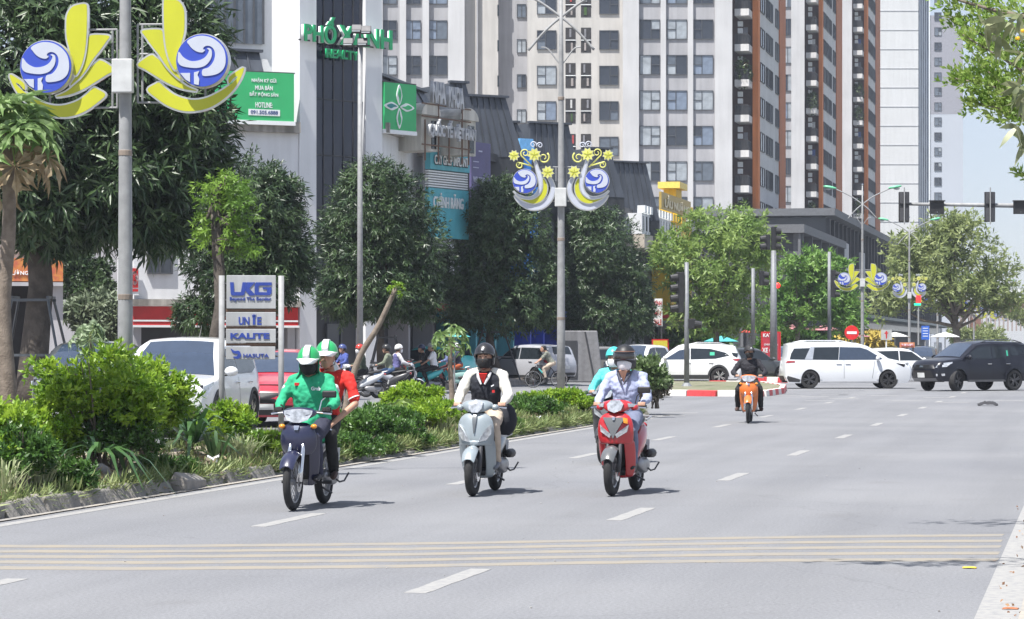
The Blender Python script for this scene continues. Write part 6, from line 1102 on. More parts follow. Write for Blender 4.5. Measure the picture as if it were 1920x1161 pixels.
# white minivan crossing to the right
l, rz = cross(1581, 729, -90)
vanP = [(2.45, .26), (2.56, .42), (2.58, .66), (2.52, .86), (2.38, .98), (2.0, 1.08), (1.6, 1.16), (1.2, 1.4), (.72, 1.66), (.35, 1.76), (-.2, 1.80), (-1.6, 1.80), (-2.2, 1.76), (-2.42, 1.70), (-2.36, 1.45), (-2.5, 1.1), (-2.57, .9), (-2.58, .5), (-2.5, .3)]
c = Car('crossing_car', 'long white minivan crossing to the right between the signal post and black four wheel drive', WP2, vanP, 1.55, -1.54, .36, 1.99, 1.1, .22, .2, .2, loc=l, rz=rz + TH + R(2), darkrim=True)
c.t['label'] = 'long white minivan crossing rightward beside the black four wheel drive'
c.top('windscreen', 1.55, .74, -.95, .95, WS, .01, -.9, .9); c.side('side_window', [(1.2, 1.13), (1.3, 1.17), (.72, 1.52), (.45, 1.6), (-.35, 1.62), (-.4, 1.12)], WS); c.side('side_window', [(-.42, 1.12), (-.37, 1.62), (-1.36, 1.61), (-1.45, 1.13)], GLASS); c.side('chrome_pillar', [(-1.42, 1.13), (-1.34, 1.62), (-1.5, 1.62), (-1.78, 1.13)], M('chrome_trim', (.55, .57, .60), .25, .6), .012); c.side('side_window', [(-1.78, 1.13), (-1.52, 1.58), (-2.2, 1.56), (-2.33, 1.36), (-2.4, 1.14)], GLASS); c.side('tail_light', [(-2.2, 1.08), (-2.5, 1.08), (-2.56, 1.0), (-2.2, 1.02)], TAILR, .012)
c.mirror(1.1, 1.13, WP2, 1.15); c.handles((-.05, -.4), .97, WP2); c.seam([(.9, .4), (1.0, 1.08)]); c.seam([(-.2, .4), (-.2, 1.1)]); c.sill(CHROME, .24, .28); c.side('headlight', [(2.3, .84), (1.95, .98), (1.95, 1.0), (2.35, .95)], GRILL); c.rails(.1, -2.1, WP2); c.arches(WP2, .07); c.front('grille', [(-.6, .5), (.6, .5), (.6, .9), (-.6, .9)], GRILL); c.front('rear_bumper', [(-.8, .3), (.8, .3), (.8, .5), (-.8, .5)], ARCHB, .01, True); c.side('rear_bumper', [(-2.0, .26), (-1.98, .36), (-2.5, .5), (-2.53, .42), (-2.45, .27)], ARCHB)
# black four wheel drive turning towards the left
g = gnd(1820, 733); 
fwP = [(2.2, .34), (2.36, .48), (2.4, .75), (2.34, .98), (2.2, 1.1), (1.8, 1.16), (1.22, 1.22), (.8, 1.5), (.42, 1.74), (.2, 1.79), (-.4, 1.83), (-1.6, 1.81), (-2.05, 1.77), (-2.15, 1.7), (-2.28, 1.3), (-2.36, 1.1), (-2.4, .8), (-2.38, .5), (-2.25, .36)]
c = Car('four_wheel_drive', 'black four wheel drive turning in front of the queue at the right edge', BP_, fwP, 1.42, -1.32, .39, 1.86, 1.14, .36, .25, .22, loc=(g.x, g.y + .6, 0), rz=R(90 + 31) + TH, darkrim=True, steer=R(22))
c.top('windscreen', 1.18, .44, -.95, .95, WS, .01, -.87, .87); c.side('side_window', [(1.0, 1.19), (.5, 1.56), (.3, 1.62), (-.25, 1.66), (-.25, 1.2)], GLASS); c.side('side_window', [(-.3, 1.2), (-.3, 1.66), (-1.15, 1.65), (-1.15, 1.3), (-.95, 1.2)], GLASS); c.side('side_window', [(-1.2, 1.3), (-1.2, 1.65), (-1.95, 1.62), (-2.1, 1.35)], GLASS); c.mirror(.95, 1.2, BP_, 1.1); c.handles((-.1, -1.0), 1.0, CHROME); c.arches(BP_, .07)
c.front('grille', [(-.62, .82), (.62, .82), (.68, 1.0), (-.68, 1.0)], GRILL, .02); c.front('lower_grille', [(-.6, .5), (.6, .5), (.5, .76), (-.5, .76)], GRILL, .02); c.front('number_plate', [(-.2, .5), (.2, .5), (.2, .68), (-.2, .68)], PLATE, .04); c.front('bumper_skid', [(-.8, .38), (.8, .38), (.75, .48), (-.75, .48)], M('skid_grey', (.18, .18, .19), .4), .03); c.front('badge', [(-.1, .88), (.1, .88), (.1, .94), (-.1, .94)], CHROME, .035)
for s_ in (1, -1): c.front('headlight', [(s_ * .66, .86), (s_ * .9, .9), (s_ * .93, 1.03), (s_ * .7, .97)], HEADL, .025); c.side('headlight', [(2.2, .94), (1.8, 1.02), (1.78, 1.08), (2.2, 1.04)], HEADL) if s_ == 1 else None; c.front('fog_lamp', [(s_ * .7, .55), (s_ * .88, .57), (s_ * .88, .65), (s_ * .7, .64)], HEADL, .03)
c.rails(.1, -1.9, DG); c.side('sticker', [(-.98, 1.3), (-.98, 1.5), (-1.05, 1.5), (-1.05, 1.3)], STKG, .012); c.sill(M('step_grey', (.10, .10, .105), .5), .34, .42); c.seam([(.8, .45), (.92, 1.15)]); c.seam([(-.28, .45), (-.28, 1.18)])
# further cars: simpler trim, same shell
def simple(lab, pm, px, d, rz, prof=None, z=0, wind='suv', name='car', H=1.66, rim=False, L=4.5, glass=WS, **k):
    b = at(px, HOR, d); b.z = z; P_ = prof or suv_profile(L, H, H * .62, H * .56); c = Car(name, lab, pm, P_, L / 2 - .85, -L / 2 + .95, .34, 1.84, H * .61, .24, rz=rz, loc=b, darkrim=rim, **k)
    cy = L / 2 - 1.25; bl = H * .63; tp = H - .12; c.top('windscreen', cy - .03, cy - .78, -.95, .95, glass, .01, -.86, .86); c.side('side_window', [(cy - .1, bl), (cy - .65, tp - .05), (cy - 1.25, tp), (cy - 1.25, bl)], GLASS); c.side('side_window', [(cy - 1.3, bl), (cy - 1.3, tp), (-L / 2 + .8, tp - .02), (-L / 2 + .4, bl + .12), (-L / 2 + .7, bl)], GLASS)
    c.mirror(cy - .12, bl, pm); c.front('grille', [(-.5, .5), (.5, .5), (.55, .75), (-.55, .75)], GRILL)
    for s_ in (1, -1): c.front('headlight', [(s_ * .55, .7), (s_ * .85, .7), (s_ * .9, .82), (s_ * .6, .84)], HEADL, .02); c.front('tail_light', [(s_ * .5, H * .56), (s_ * .88, H * .56), (s_ * .88, H * .62), (s_ * .5, H * .6)], TAILR, .02, True)
    c.side('tail_light', [(-L / 2 + .42, H * .6), (-L / 2 + .12, H * .6), (-L / 2 + .1, H * .52), (-L / 2 + .3, H * .54)], TAILR); c.front('number_plate', [(-.25, .62), (.25, .62), (.25, .74), (-.25, .74)], PLATE, .02, True); c.front('rear_bumper', [(-.7, .34), (.7, .34), (.7, .46), (-.7, .46)], ARCHB, .012, True); c.sill(ARCHB, .26, .36)
    c.front('number_plate', [(-.23, .36), (.23, .36), (.23, .47), (-.23, .47)], PLATE, .02); c.top('rear_window', -L / 2 + .36, -L / 2 + .16, -.82, .82, GLASS, .012); c.handles((0, -1.0), H * .56, CHROME); return c
simple('dark grey car roof glimpsed behind the biggest bush at left', DG, 172, 57, math.pi + R(10), H=1.6, z=.15); simple('turquoise car parked behind the varsity jacket rider', TQ, 798, 110, R(60) + TH, H=1.6, L=4.2, z=.05)
c = simple('silver crossover parked under the propped mango tree by the cyclist', SP, 992, 118, R(44) + TH, H=1.66, z=.05)
simple('two tone grey car with white roof left of the helmeted scooter rider', GP, 1142, 128, R(-70) + TH, H=1.62, name='car'); simple('white car facing the camera beneath the yellow poster board', WP, 1196, 126, math.pi - R(15), H=1.7)
simple('white and green taxi behind the minivan nose', WP, 1688, 128, R(-80) + TH, H=1.55, L=4.4); simple('dark blue car waiting behind the pedestrian sign', DG, 1727, 150, math.pi, H=1.6); simple('silver car behind the thick signal post', M('car_blue_grey', (.25, .30, .38), .35, coat=.8), 1468, 146, math.pi + R(20), H=1.6); simple('dark car behind the orange scooter rider', DG, 1398, 128, R(-60) + TH, H=1.58)
# ================================================================ MOTORBIKES (local: +y forward, -x is the bike's left)
CAST = M('cast_metal', (.30, .30, .31), .4, .6); SEATM = M('seat_vinyl', (.02, .02, .022), .5, bump=.1); AMB = M('indicator_amber', (.75, .28, .02), .2, coat=.8); HL = M('bike_lamp', (.40, .42, .45), .1, .3, .35, 22, coat=1); MIRR = M('mirror_glass', (.5, .52, .55), .04, 1)
def torus_prof(R_, r, n=10): return [(R_ + r * math.cos(a), r * .95 * math.sin(a)) for a in [2 * math.pi * k / n for k in range(n + 1)]]
BWC = {}
def bike_wheel(par, c, R_, r, spokes, disc=True, steer=0):
    k = (R_, r, spokes, disc)
    if k not in BWC:
        m = MB(); m.lathe(torus_prof(R_ - r, r, 12), 40, 'x'); ty = m.mesh('tyre', RUB, 'all'); m = MB(); rr = R_ - 2 * r * .92; m.lathe([(rr, -r * .6), (rr - .018, -r * .5), (rr - .022, 0), (rr - .018, r * .5), (rr, r * .6)], 36, 'x'); m.lathe([(0, -.05), (.035, -.05), (.035, .05), (0, .05)], 12, 'x')
        for q in range(spokes):
            a = 2 * math.pi * q / spokes
            if spokes > 12: m.tube([(.03 if q % 2 else -.03, .03 * math.cos(a + .5), .03 * math.sin(a + .5)), (0, (rr - .01) * math.cos(a), (rr - .01) * math.sin(a))], .004, 4, mi=0)
            else: m.box((0, math.cos(a) * rr * .5, math.sin(a) * rr * .5), (.035, rr * .98, .028), (a, 0, 0))
        rm = m.mesh('rim', CAST, True); m = MB(); m.lathe([(.05, -.065), (.105, -.065), (.105, -.06), (.05, -.06)], 24, 'x'); dm_ = m.mesh('brake_disc', CHROME); BWC[k] = (ty, rm, dm_)
    ty, rm, dm_ = BWC[k]; w = inst('wheel', ty, par, c, (0, 0, steer)); inst('rim', rm, w)
    if disc: inst('brake_disc', dm_, w)
    return w
def shell(par, name, mat, levels, exp=2.2, n=14, solid=.012, smooth='all', sub=1, umin=0., sides=(1,), k0=.0):
    """levels: (z, halfwidth, ycentre, sweepback). one curved panel; umin>0 leaves the middle open, built once per side"""
    for sd in sides:
        rows = []
        for z, w, yc, b in levels:
            us = [-1 + 2 * i / n for i in range(n + 1)] if umin == 0 else [sd * (umin + (1 - umin) * i / n) for i in range(n + 1)]
            rows.append([(w * u, yc - b * abs(u) ** exp, z + k0 * abs(u)) for u in us])
        mb = MB(); mb.loft(rows, closed=False, cap=False); o = mb.build(name, mat, par, smooth='all', solid=solid, sub=sub)
    return o
def blobloft(par, name, mat, secs, sub=1, n=12, pw=2.4, axis='y'):
    """closed body from sections (y, z, half width, half height) with superellipse rings"""
    rows = []
    for y, z, w, h in secs:
        row = []
        for k in range(n):
            a = 2 * math.pi * k / n; c, s = math.cos(a), math.sin(a); x = w * math.copysign(abs(c) ** (2 / pw), c); q = h * math.copysign(abs(s) ** (2 / pw), s); row.append((x, y, z + q) if axis == 'y' else (x, y + q, z))
        rows.append(row)
    mb = MB(); mb.loft(rows); return mb.build(name, mat, par, smooth='all', sub=sub)
def smallpatch(par, name, mat, pts, th=.012, sub=0, bev=.003):
    c = sum((Vector(p) for p in pts), Vector()) / len(pts); nrm = (Vector(pts[1]) - Vector(pts[0])).cross(Vector(pts[2]) - Vector(pts[0])).normalized(); nrm = nrm if nrm.y > 0 else -nrm; mb = MB(); n = len(pts)
    mb.add([Vector(p) + nrm * th for p in pts] + [Vector(p) - nrm * th for p in pts] + [c + nrm * th * 1.5], [(i, (i + 1) % n, 2 * n) for i in range(n)] + [(i, i + n, (i + 1) % n + n, (i + 1) % n) for i in range(n)]); return mb.build(name, mat, par, smooth=60)
def scooter(lab, style, body, accent, loc, rz, mirrors=(), steer=0., inner=BLK, lean=0, grp='motorbikes riding towards the camera', wheels='std', fenderm=None, tail=True):
    t = thing('motorbike', lab, 'motorbike', loc, rz, grp); t.rotation_euler.y = lean; cub = style == 'cub'; vespa = style == 'vespa'
    Rw, rw = (.295, .042) if cub else ((.215, .05) if vespa else (.27, .052)); yf, yr = (.62, -.62); fenderm = fenderm or body
    bike_wheel(t, (0, yf, Rw), Rw, rw, 28 if cub else 5, True, steer); bike_wheel(t, (0, yr, Rw), Rw, rw + .004, 28 if cub else 5, False)
    # fork and steering
    for s in (-1, 1): mb = MB(); mb.tube([(s * .075, yf, Rw), (s * .075, yf - .02, Rw + .12), (s * .07, yf - .13, .62), (s * .05, yf - .2, .8)], [.024, .028, .022, .02], 10); mb.build('fork', CHROME if cub else DSTEEL, t, smooth='all')
    mb = MB(); rows = []
    for k in range(9):                                           # front fender follows the wheel
        a = R(150 - 125 * k / 8) if not cub else R(150 - 135 * k / 8); rr = Rw + .035; yy, z_ = yf - rr * math.cos(a) * -1 * -1, Rw + rr * math.sin(a); yy = yf - rr * math.cos(a); w = (.085 if not vespa else .11) * (.55 + .45 * math.sin(math.pi * min(1, (k + 1.5) / 7)))
        rows.append([(w * u, yy + 0 * u, z_ - .05 * abs(u) ** 2.2) for u in (-1, -.8, -.5, 0, .5, .8, 1)])
    mb.loft(rows, closed=False, cap=False); mb.build('front_fender', fenderm, t, smooth='all', solid=.01, sub=1)
    if style == 'scoot' or style == 'lead':
        shell(t, 'front_cover', body, [(.93, .10, .455, .03), (.90, .165, .485, .05), (.84, .20, .51, .07), (.74, .212, .535, .10), (.64, .205, .55, .13), (.58, .195, .54, .14)], 2.4)
        shell(t, 'leg_shield', body, [(.63, .21, .54, .14), (.5, .212, .475, .14), (.38, .205, .42, .13), (.27, .185, .36, .10), (.2, .15, .30, .06)], 2.4, umin=.5, sides=(-1, 1), n=6)
        shell(t, 'inner_cover', inner, [(.62, .17, .42, .05), (.45, .16, .33, .05), (.25, .14, .27, .03)], 2)
        shell(t, 'leg_panel', inner, [(.95, .10, .40, -.02), (.8, .2, .36, -.02), (.6, .205, .33, -.03), (.4, .19, .28, -.02), (.3, .18, .27, 0)], 2)
        if style == 'scoot':
            for s in (-1, 1): smallpatch(t, 'headlight', HL, [(s * .185, .478, .81), (s * .182, .492, .70), (s * .13, .527, .625), (s * .045, .556, .605), (s * .075, .556, .66), (s * .13, .535, .75)], .016)
            shell(t, 'chevron', M('trim_grey', (.10, .11, .12), .3, coat=.5), [(.93, .03, .488, .0), (.86, .03, .527, .0), (.76, .014, .553, 0), (.7, .006, .563, 0)], 2, 4)
            shell(t, 'nose_crease', body, [(.625, .20, .555, .145), (.585, .19, .562, .14), (.565, .175, .55, .13)], 2.2)
        else:
            for s in (-1, 1): smallpatch(t, 'headlight', HL, [(s * .165, .50, .80), (s * .15, .517, .72), (s * .04, .56, .65), (s * .02, .565, .69), (s * .12, .537, .765)], .01)
            smallpatch(t, 'front_grille', M('grey_trim', (.10, .105, .11), .35, coat=.5), [(-.13, .515, .88), (.13, .515, .88), (.05, .562, .74), (0, .568, .64), (-.05, .562, .74)], .008); smallpatch(t, 'badge', CHROME, [(-.018, .53, .885), (.018, .53, .885), (.012, .54, .85), (-.012, .54, .85)], .012)
            smallpatch(t, 'indicator', AMB, [(-.15, .505, .87), (-.10, .52, .88), (-.11, .525, .82), (-.155, .505, .81)], .015)
        for s in (-1, 1): blobloft(t, 'side_cover', body, [(-.82, .79, .04, .04), (-.68, .70, .14, .10), (-.45, .60, .175, .15), (-.22, .52, .17, .15), (-.08, .42, .15, .1), (0, .38, .12, .05)]) if s == 1 else None
        blobloft(t, 'floorboard', inner, [(.36, .27, .13, .05), (.2, .245, .15, .045), (-.05, .27, .14, .07), (-.25, .34, .12, .1)]); blobloft(t, 'side_skirt', body if style == 'lead' else body, [(.3, .22, .12, .03), (.1, .205, .14, .035), (-.15, .26, .14, .05)])
        blobloft(t, 'seat', SEATM, [(-.78, .86, .07, .03), (-.6, .835, .13, .045), (-.35, .80, .15, .05), (-.1, .76, .11, .05), (.02, .73, .06, .04)])
        hz = .98; zc = 1.0
        blobloft(t, 'handlebar_cover', body, [(.46, .975, .085, .05), (.43, 1.0, .15, .075), (.36, 1.02, .20, .07), (.28, 1.02, .17, .05), (.22, 1.02, .08, .03)], 1, 14, 2.2)
        for s in (-1, 1): blobloft(t, 'cover_wing', body, [(.40, 1.0, .035, .035), (.34, 1.005, .05, .04), (.28, 1.0, .035, .03)]).location = (s * .2, 0, -.01)
        if style == 'scoot': smallpatch(t, 'main_lamp', HL, [(-.085, .452, 1.05), (0, .468, 1.08), (.085, .452, 1.05), (.075, .478, .99), (.035, .497, .945), (-.035, .497, .945), (-.075, .478, .99)], .016)
        else: smallpatch(t, 'main_lamp', HL, [(-.095, .455, 1.03), (-.05, .46, 1.075), (.05, .46, 1.075), (.095, .455, 1.03), (.075, .485, .965), (0, .50, .935), (-.075, .485, .965)], .018); [smallpatch(t, 'indicator', HL, [(s * .13, .42, 1.04), (s * .22, .36, 1.03), (s * .21, .37, 1.0), (s * .14, .42, .995)], .014) for s in (-1, 1)]
    elif cub:
        shell(t, 'front_cover', body, [(.90, .07, .42, .02), (.87, .15, .46, .05), (.80, .19, .49, .08), (.70, .20, .50, .1), (.62, .185, .48, .1), (.56, .12, .45, .06)], 2.2)
        shell(t, 'leg_shield', body, [(.80, .205, .45, .1), (.62, .205, .42, .12), (.45, .19, .37, .11), (.33, .165, .33, .09), (.24, .12, .30, .05)], 2.2, umin=.5, sides=(-1, 1), n=6)
        shell(t, 'inner_cover', inner, [(.75, .17, .38, .03), (.5, .16, .32, .03), (.3, .12, .28, .03)], 2); smallpatch(t, 'badge', CHROME, [(-.03, .478, .865), (.03, .478, .865), (.02, .495, .82), (-.02, .495, .82)], .012)
        blobloft(t, 'frame_spine', body, [(.38, .62, .07, .1), (.2, .5, .07, .08), (0, .50, .08, .08), (-.15, .58, .1, .1), (-.4, .66, .115, .1), (-.6, .70, .1, .08), (-.82, .76, .05, .04)]); blobloft(t, 'engine', CAST, [(.2, .3, .06, .06), (.1, .32, .09, .09), (-.1, .32, .12, .1), (-.25, .34, .08, .07)])
        blobloft(t, 'seat', SEATM, [(-.8, .82, .07, .03), (-.6, .80, .115, .045), (-.3, .775, .125, .045), (0, .75, .1, .04), (.08, .73, .05, .03)])
        blobloft(t, 'handlebar_cover', body, [(.45, .97, .10, .05), (.42, .99, .17, .07), (.35, 1.0, .20, .065), (.27, 1.0, .15, .05), (.22, .99, .06, .03)], 1, 14, 2.2)
        smallpatch(t, 'main_lamp', HL, [(-.15, .42, 1.005), (-.06, .452, 1.02), (.06, .452, 1.02), (.15, .42, 1.005), (.11, .455, .94), (.03, .475, .915), (-.03, .475, .915), (-.11, .455, .94)], .018)
        for s in (-1, 1): mb = MB(); mb.tube([(s * .06, 0.12, .28), (s * .2, .08, .26)], .014, 6); mb.cyl((s * .18, .08, .27), (s * .27, .08, .27), .018); mb.build('foot_peg', BLK, t)
    else:
        shell(t, 'front_cover', body, [(.88, .06, .40, .02), (.8, .17, .42, .06), (.62, .23, .42, .1), (.45, .22, .38, .1), (.3, .18, .32, .08), (.24, .14, .28, .04)], 2.2); blobloft(t, 'nose', body, [(.36, .62, .03, .2), (.43, .6, .05, .22), (.47, .58, .02, .12)])
        blobloft(t, 'floorboard', inner, [(.34, .26, .14, .03), (.1, .25, .17, .03), (-.15, .28, .16, .04)]); blobloft(t, 'side_cover', body, [(-.85, .52, .06, .1), (-.7, .50, .19, .17), (-.45, .50, .22, .19), (-.22, .5, .2, .16), (-.1, .5, .12, .12)]); blobloft(t, 'seat', M('tan_seat', (.22, .08, .04), .5), [(-.75, .76, .08, .03), (-.5, .76, .13, .05), (-.1, .74, .11, .045), (0, .73, .05, .03)]); blobloft(t, 'handlebar_cover', body, [(.42, .97, .07, .05), (.36, .98, .15, .06), (.28, .98, .1, .04)]); mb = MB(); mb.lathe([(0, .0), (.05, .0), (.07, -.03)], 16, 'y', (0, .43, .97)); mb.build('main_lamp', HL, t, smooth='all')
    # bars, grips, levers, mirrors
    mb = MB(); mb.tube([(-.29, .24, 1.0), (-.17, .30, 1.01), (.17, .30, 1.01), (.29, .24, 1.0)], .011, 8); mb.build('handlebar', DSTEEL, t)
    for s in (-1, 1):
        mb = MB(); mb.tube([(s * .21, .275, 1.005), (s * .315, .235, 1.0)], .019, 10); mb.build('grip', RUB, t); mb = MB(); mb.tube([(s * .17, .33, 1.0), (s * .24, .335, .995), (s * .32, .29, .985)], [.009, .008, .011], 6); mb.build('brake_lever', CHROME, t)
        if s in mirrors: mb = MB(); mb.tube([(s * .19, .29, 1.02), (s * .21, .27, 1.12), (s * .26, .26, 1.17)], .007, 6); m_ = mb.build('mirror_stalk', CHROME if cub else BLK, t); mb = MB(); mb.box((s * .29, .26, 1.19), (.15, .03, .075), (0, 0, s * -.1)); mb.build('mirror', BLK, m_, bevel=.02)
    if not (style in ('scoot', 'lead')):
        for s in (-1, 1): mb = MB(); mb.ball((s * .17, .43, .86 if cub else .9), (.035, .03, .025)); mb.build('indicator', AMB, t, smooth='all')
    # rear end
    mb = MB(); mb.ball((0, -.84, .76), (.09, .03, .04), 12, 8); mb.build('tail_light', TAILR, t, smooth='all'); mb = MB(); mb.tube([(0, -.66, .6), (0, -.86, .52), (0, -.95, .36)], [.07, .08, .06], 8, flat=.2); mb.build('rear_fender', BLK, t); mb = MB(); mb.box((0, -.93, .52), (.19, .01, .14), (.25, 0, 0)); mb.build('number_plate', PLATE, t)
    mb = MB(); mb.tube([(.13, .05, .24), (.15, -.3, .26), (.16, -.45, .3), (.165, -.8, .36)], [.02, .025, .05, .05], 10, ends=True); mb.build('exhaust', CAST if cub else BLK, t, smooth='all')
    blobloft(t, 'engine_case', CAST if style != 'vespa' else body, [(-.15, .33, .05, .05), (-.35, .31, .055, .1), (-.6, .3, .05, .1), (-.72, .3, .03, .05)]).location = (-.12, 0, 0); kx = .7 if cub else 1; mb = MB(); mb.tube([(-.17, -.5, .27), (-.19, -.56, .24), (-.22, -.64, .25), (-.235 - .02 * kx, -.72, .33)], .010, 6); mb.build('kick_lever', DSTEEL, t); mb = MB(); mb.tube([(-.12, -.12, .2), (-.17, -.3, .14)], .012, 6); mb.build('side_stand', DSTEEL, t)
    if not cub:
        mb = MB(); mb.tube([(-.18, -.5, .44), (-.19, -.64, .44)], [.05, .055], 10, ends=True); mb.build('air_box', BLK, t, smooth='all')
        mb = MB(); mb.tube([(-.1, -.72, .82), (-.13, -.88, .86), (0, -.93, .87), (.13, -.88, .86), (.1, -.72, .82)], .012, 6); mb.build('grab_rail', M('rail_silver', (.4, .4, .41), .4, .6), t)
    return t
# ================================================================ PEOPLE
SKIN = M('skin', (.42, .24, .165), .55, var=.06, scale=12); SKIN2 = M('skin_warm', (.46, .27, .19), .55, var=.06, scale=12); EYEM = M('eye_dark', (.015, .01, .01), .2); HAIR = M('hair_black', (.012, .010, .010), .5)
CLC = {'black': (.012, .012, .013), 'red': (.55, .02, .015), 'white': (.72, .72, .74)}
def cloth_m(k, c=None, v=.1): return M('cloth_' + k, c or CLC.get(k), .85, 0, v, 7, bump=.25, bscale=30)
TEXF = None
def person(lab, loc, rz, hip, neck, head, sh, el, ha, kn, an, toe, top, bot, shoe=None, skin=SKIN, sleeve='long', glove=None, helmet=None, mask=None, hair=True, lean=0, voxel=.011, look=(0, 0), extra=None, name='person', grp=None, hem=None, hs=1.09, tw=1.08, gfing=True, legs='long', eyes=True):
    """joints in bike space: hip centre, neck base, head centre; sh/el/ha/kn/an/toe are (left(-x), right(+x)) pairs"""
    global TEXF
    if TEXF is None: TEXF = bpy.data.textures.new('folds', 'CLOUDS'); TEXF.noise_scale = .075
    t = thing(name, lab, 'person', loc, rz, grp); t.rotation_euler.y = lean; V = Vector; hip, neck, head = V(hip), V(neck), V(head)
    def torso(mb, k, z_ext=0):
        up = (neck - hip).normalized(); x = V((1, 0, 0)); sx = (V(sh[1]) - V(sh[0])).normalized(); rows = []
        for q, w, d in ((-.12, .10, .09), (-.06, .155, .115), (.05, .165, .12), (.25, .145, .11), (.45, .15, .115), (.65, .175, .12), (.82, .185, .11), (.93, .14, .085), (1.0, .065, .06)):
            c = hip.lerp(neck, q) + V((0, .03 * math.sin(max(0, q) * math.pi), 0)); xx = x.lerp(sx, min(1, max(0, q))).normalized(); dd = up.cross(xx).normalized(); rows.append([c + xx * math.cos(a) * (w * tw + k) + dd * math.sin(a) * (d + k) for a in [2 * math.pi * i / 16 for i in range(16)]])
        mb.loft(rows)
    def arm(mb, i, k, part_='all'):
        s, e, h = V(sh[i]), V(el[i]), V(ha[i]); tow = (neck - s) * .45
        if part_ in ('all', 'long', 'upper'): mb.tube([s + tow, s, s.lerp(e, .5), e if part_ != 'upper' else s.lerp(e, .8)], [.05 + k, .057 + k, .05 + k, (.041 if part_ != 'upper' else .048) + k], 12, ends=True)
        if part_ in ('all', 'long', 'fore'): mb.tube([e, e.lerp(h, .35), e.lerp(h, .92 if part_ == 'long' else 1)], [.041 + k, .040 + k, .028 + k * .8], 12, ends=True)
    def hand(mb, i, k=0):
        e, h = V(el[i]), V(ha[i]); d = (h - e).normalized(); sgn = -1 if i == 0 else 1; g = V((sgn, -.25, 0)).normalized() if gfing else V((sgn * .3, .2, -.1)); mb.tube([h - d * .03, h + d * .02, h + d * .045], [.026 + k, .036 + k, .033 + k], 10, ends=True, flat=.75)
        for f in range(4):
            o = h + d * .035 + g * (-.035 + .024 * f) + V((0, 0, .018)); L = (.03, .034, .032, .026)[f]; mb.tube([o, o + V((0, L, .004)), o + V((0, L + .012, -.03)), o + V((0, L - .02, -.045))], [.0105 + k * .6, .010 + k * .6, .009 + k * .6, .0075 + k * .6], 7, ends=True)
        o = h - g * .035; mb.tube([o - d * .01, o + V((0, .02, -.02)), o + V((sgn * .02, .035, -.034))], [.012 + k, .011 + k * .6, .009 + k * .6], 7, ends=True)
    def leg(mb, i, k, lo=1.):
        h = hip + V(((-.095 if i == 0 else .095) * tw, 0, -.02)); kk, a = V(kn[i]), V(an[i]); mb.tube([h, h.lerp(kk, .45), kk], [.09 + k, .082 + k, .06 + k], 12, ends=True)
        if lo > 0: e = kk.lerp(a, lo); mb.tube([kk, kk.lerp(a, .35 * lo), e], [.058 + k, .057 + k, (.04 if lo == 1 else .045) + k * 1.3], 12, ends=lo < 1)
    def foot(mb, i, k=0): a, o = V(an[i]), V(toe[i]); mb.tube([a + V((0, 0, .03)), a + V((0, -.03, -.03)), a.lerp(o, .3) + V((0, 0, -.01)), a.lerp(o, .7), o], [.034 + k, .038 + k, .042 + k, .042 + k, .03 + k], 10, ends=True, flat=.7)
    def rem(mb, nm, mat, vx, fold=0, sm=6):
        o = mb.build(nm, mat, t, smooth='all'); m = o.modifiers.new('r', 'REMESH'); m.mode = 'VOXEL'; m.voxel_size = vx; m.use_smooth_shade = True
        m = o.modifiers.new('s', 'SMOOTH'); m.iterations = sm; m.factor = .5
        if fold: m = o.modifiers.new('d', 'DISPLACE'); m.texture = TEXF; m.strength = fold; m.mid_level = .5; m.texture_coords = 'LOCAL'
        return o
    hr = Matrix.Rotation(look[0], 3, 'Z') @ Matrix.Rotation(look[1], 3, 'X'); H = lambda x, y, z: head + hr @ (V((x, y, z)) * hs)
    def ringhead(mb, secs, n=18):
        rows = []
        for z, w, yf_, yb in secs: rows.append([H(w * math.cos(a), (yf_ if math.sin(a) > 0 else yb) * abs(math.sin(a)) ** .9 * (1 if math.sin(a) > 0 else -1), z) for a in [2 * math.pi * k / n for k in range(n)]])
        mb.loft(rows)
    mb = MB(); torso(mb, -.004); [arm(mb, i, -.004) for i in (0, 1)]; [hand(mb, i) for i in (0, 1)]; [leg(mb, i, -.006) for i in (0, 1)]; [foot(mb, i, -.004) for i in (0, 1)]
    mb.tube([neck - V((0, 0, .06)), neck + V((0, 0, .02)), head + V((0, -.02, -.03))], [.062, .053, .05], 12, ends=True)
    ringhead(mb, [(-.115, .022, .07, .0), (-.108, .04, .082, .02), (-.08, .056, .088, .055), (-.045, .066, .088, .08), (0, .072, .088, .095), (.045, .072, .088, .098), (.08, .064, .078, .09), (.105, .045, .052, .065), (.118, .015, .015, .02)])
    mb.tube([H(0, .082, .02), H(0, .1, -.012), H(0, .106, -.03), H(0, .088, -.036)], [.008, .011, .015, .01], 8, ends=True); [mb.ball(H(s * .074, -.005, -.005), (.012, .02, .03), 8, 6) for s in (-1, 1)]; [mb.tube([H(s * .015, .088, .03), H(s * .045, .084, .032)], [.006, .007], 6, ends=True) for s in (-1, 1)]
    mb.tube([H(-.022, .089, -.062), H(0, .095, -.06), H(.022, .089, -.062)], [.006, .009, .006], 6, ends=True)
    rem(mb, 'body', skin, voxel * .8, 0, 3)
    if eyes: 
        for s in (-1, 1): mb = MB(); mb.ball(H(s * .031, .086, .013), (.014, .006, .006), 10, 6); mb.build('eye', EYEM, t, smooth='all'); mb = MB(); mb.tube([H(s * .014, .092, .034), H(s * .032, .093, .039), H(s * .05, .084, .034)], .004, 5); mb.build('eyebrow', HAIR, t)
    mb = MB(); torso(mb, .014); [arm(mb, i, .013, {'long': 'long', 'short': 'upper'}[sleeve]) for i in (0, 1)]
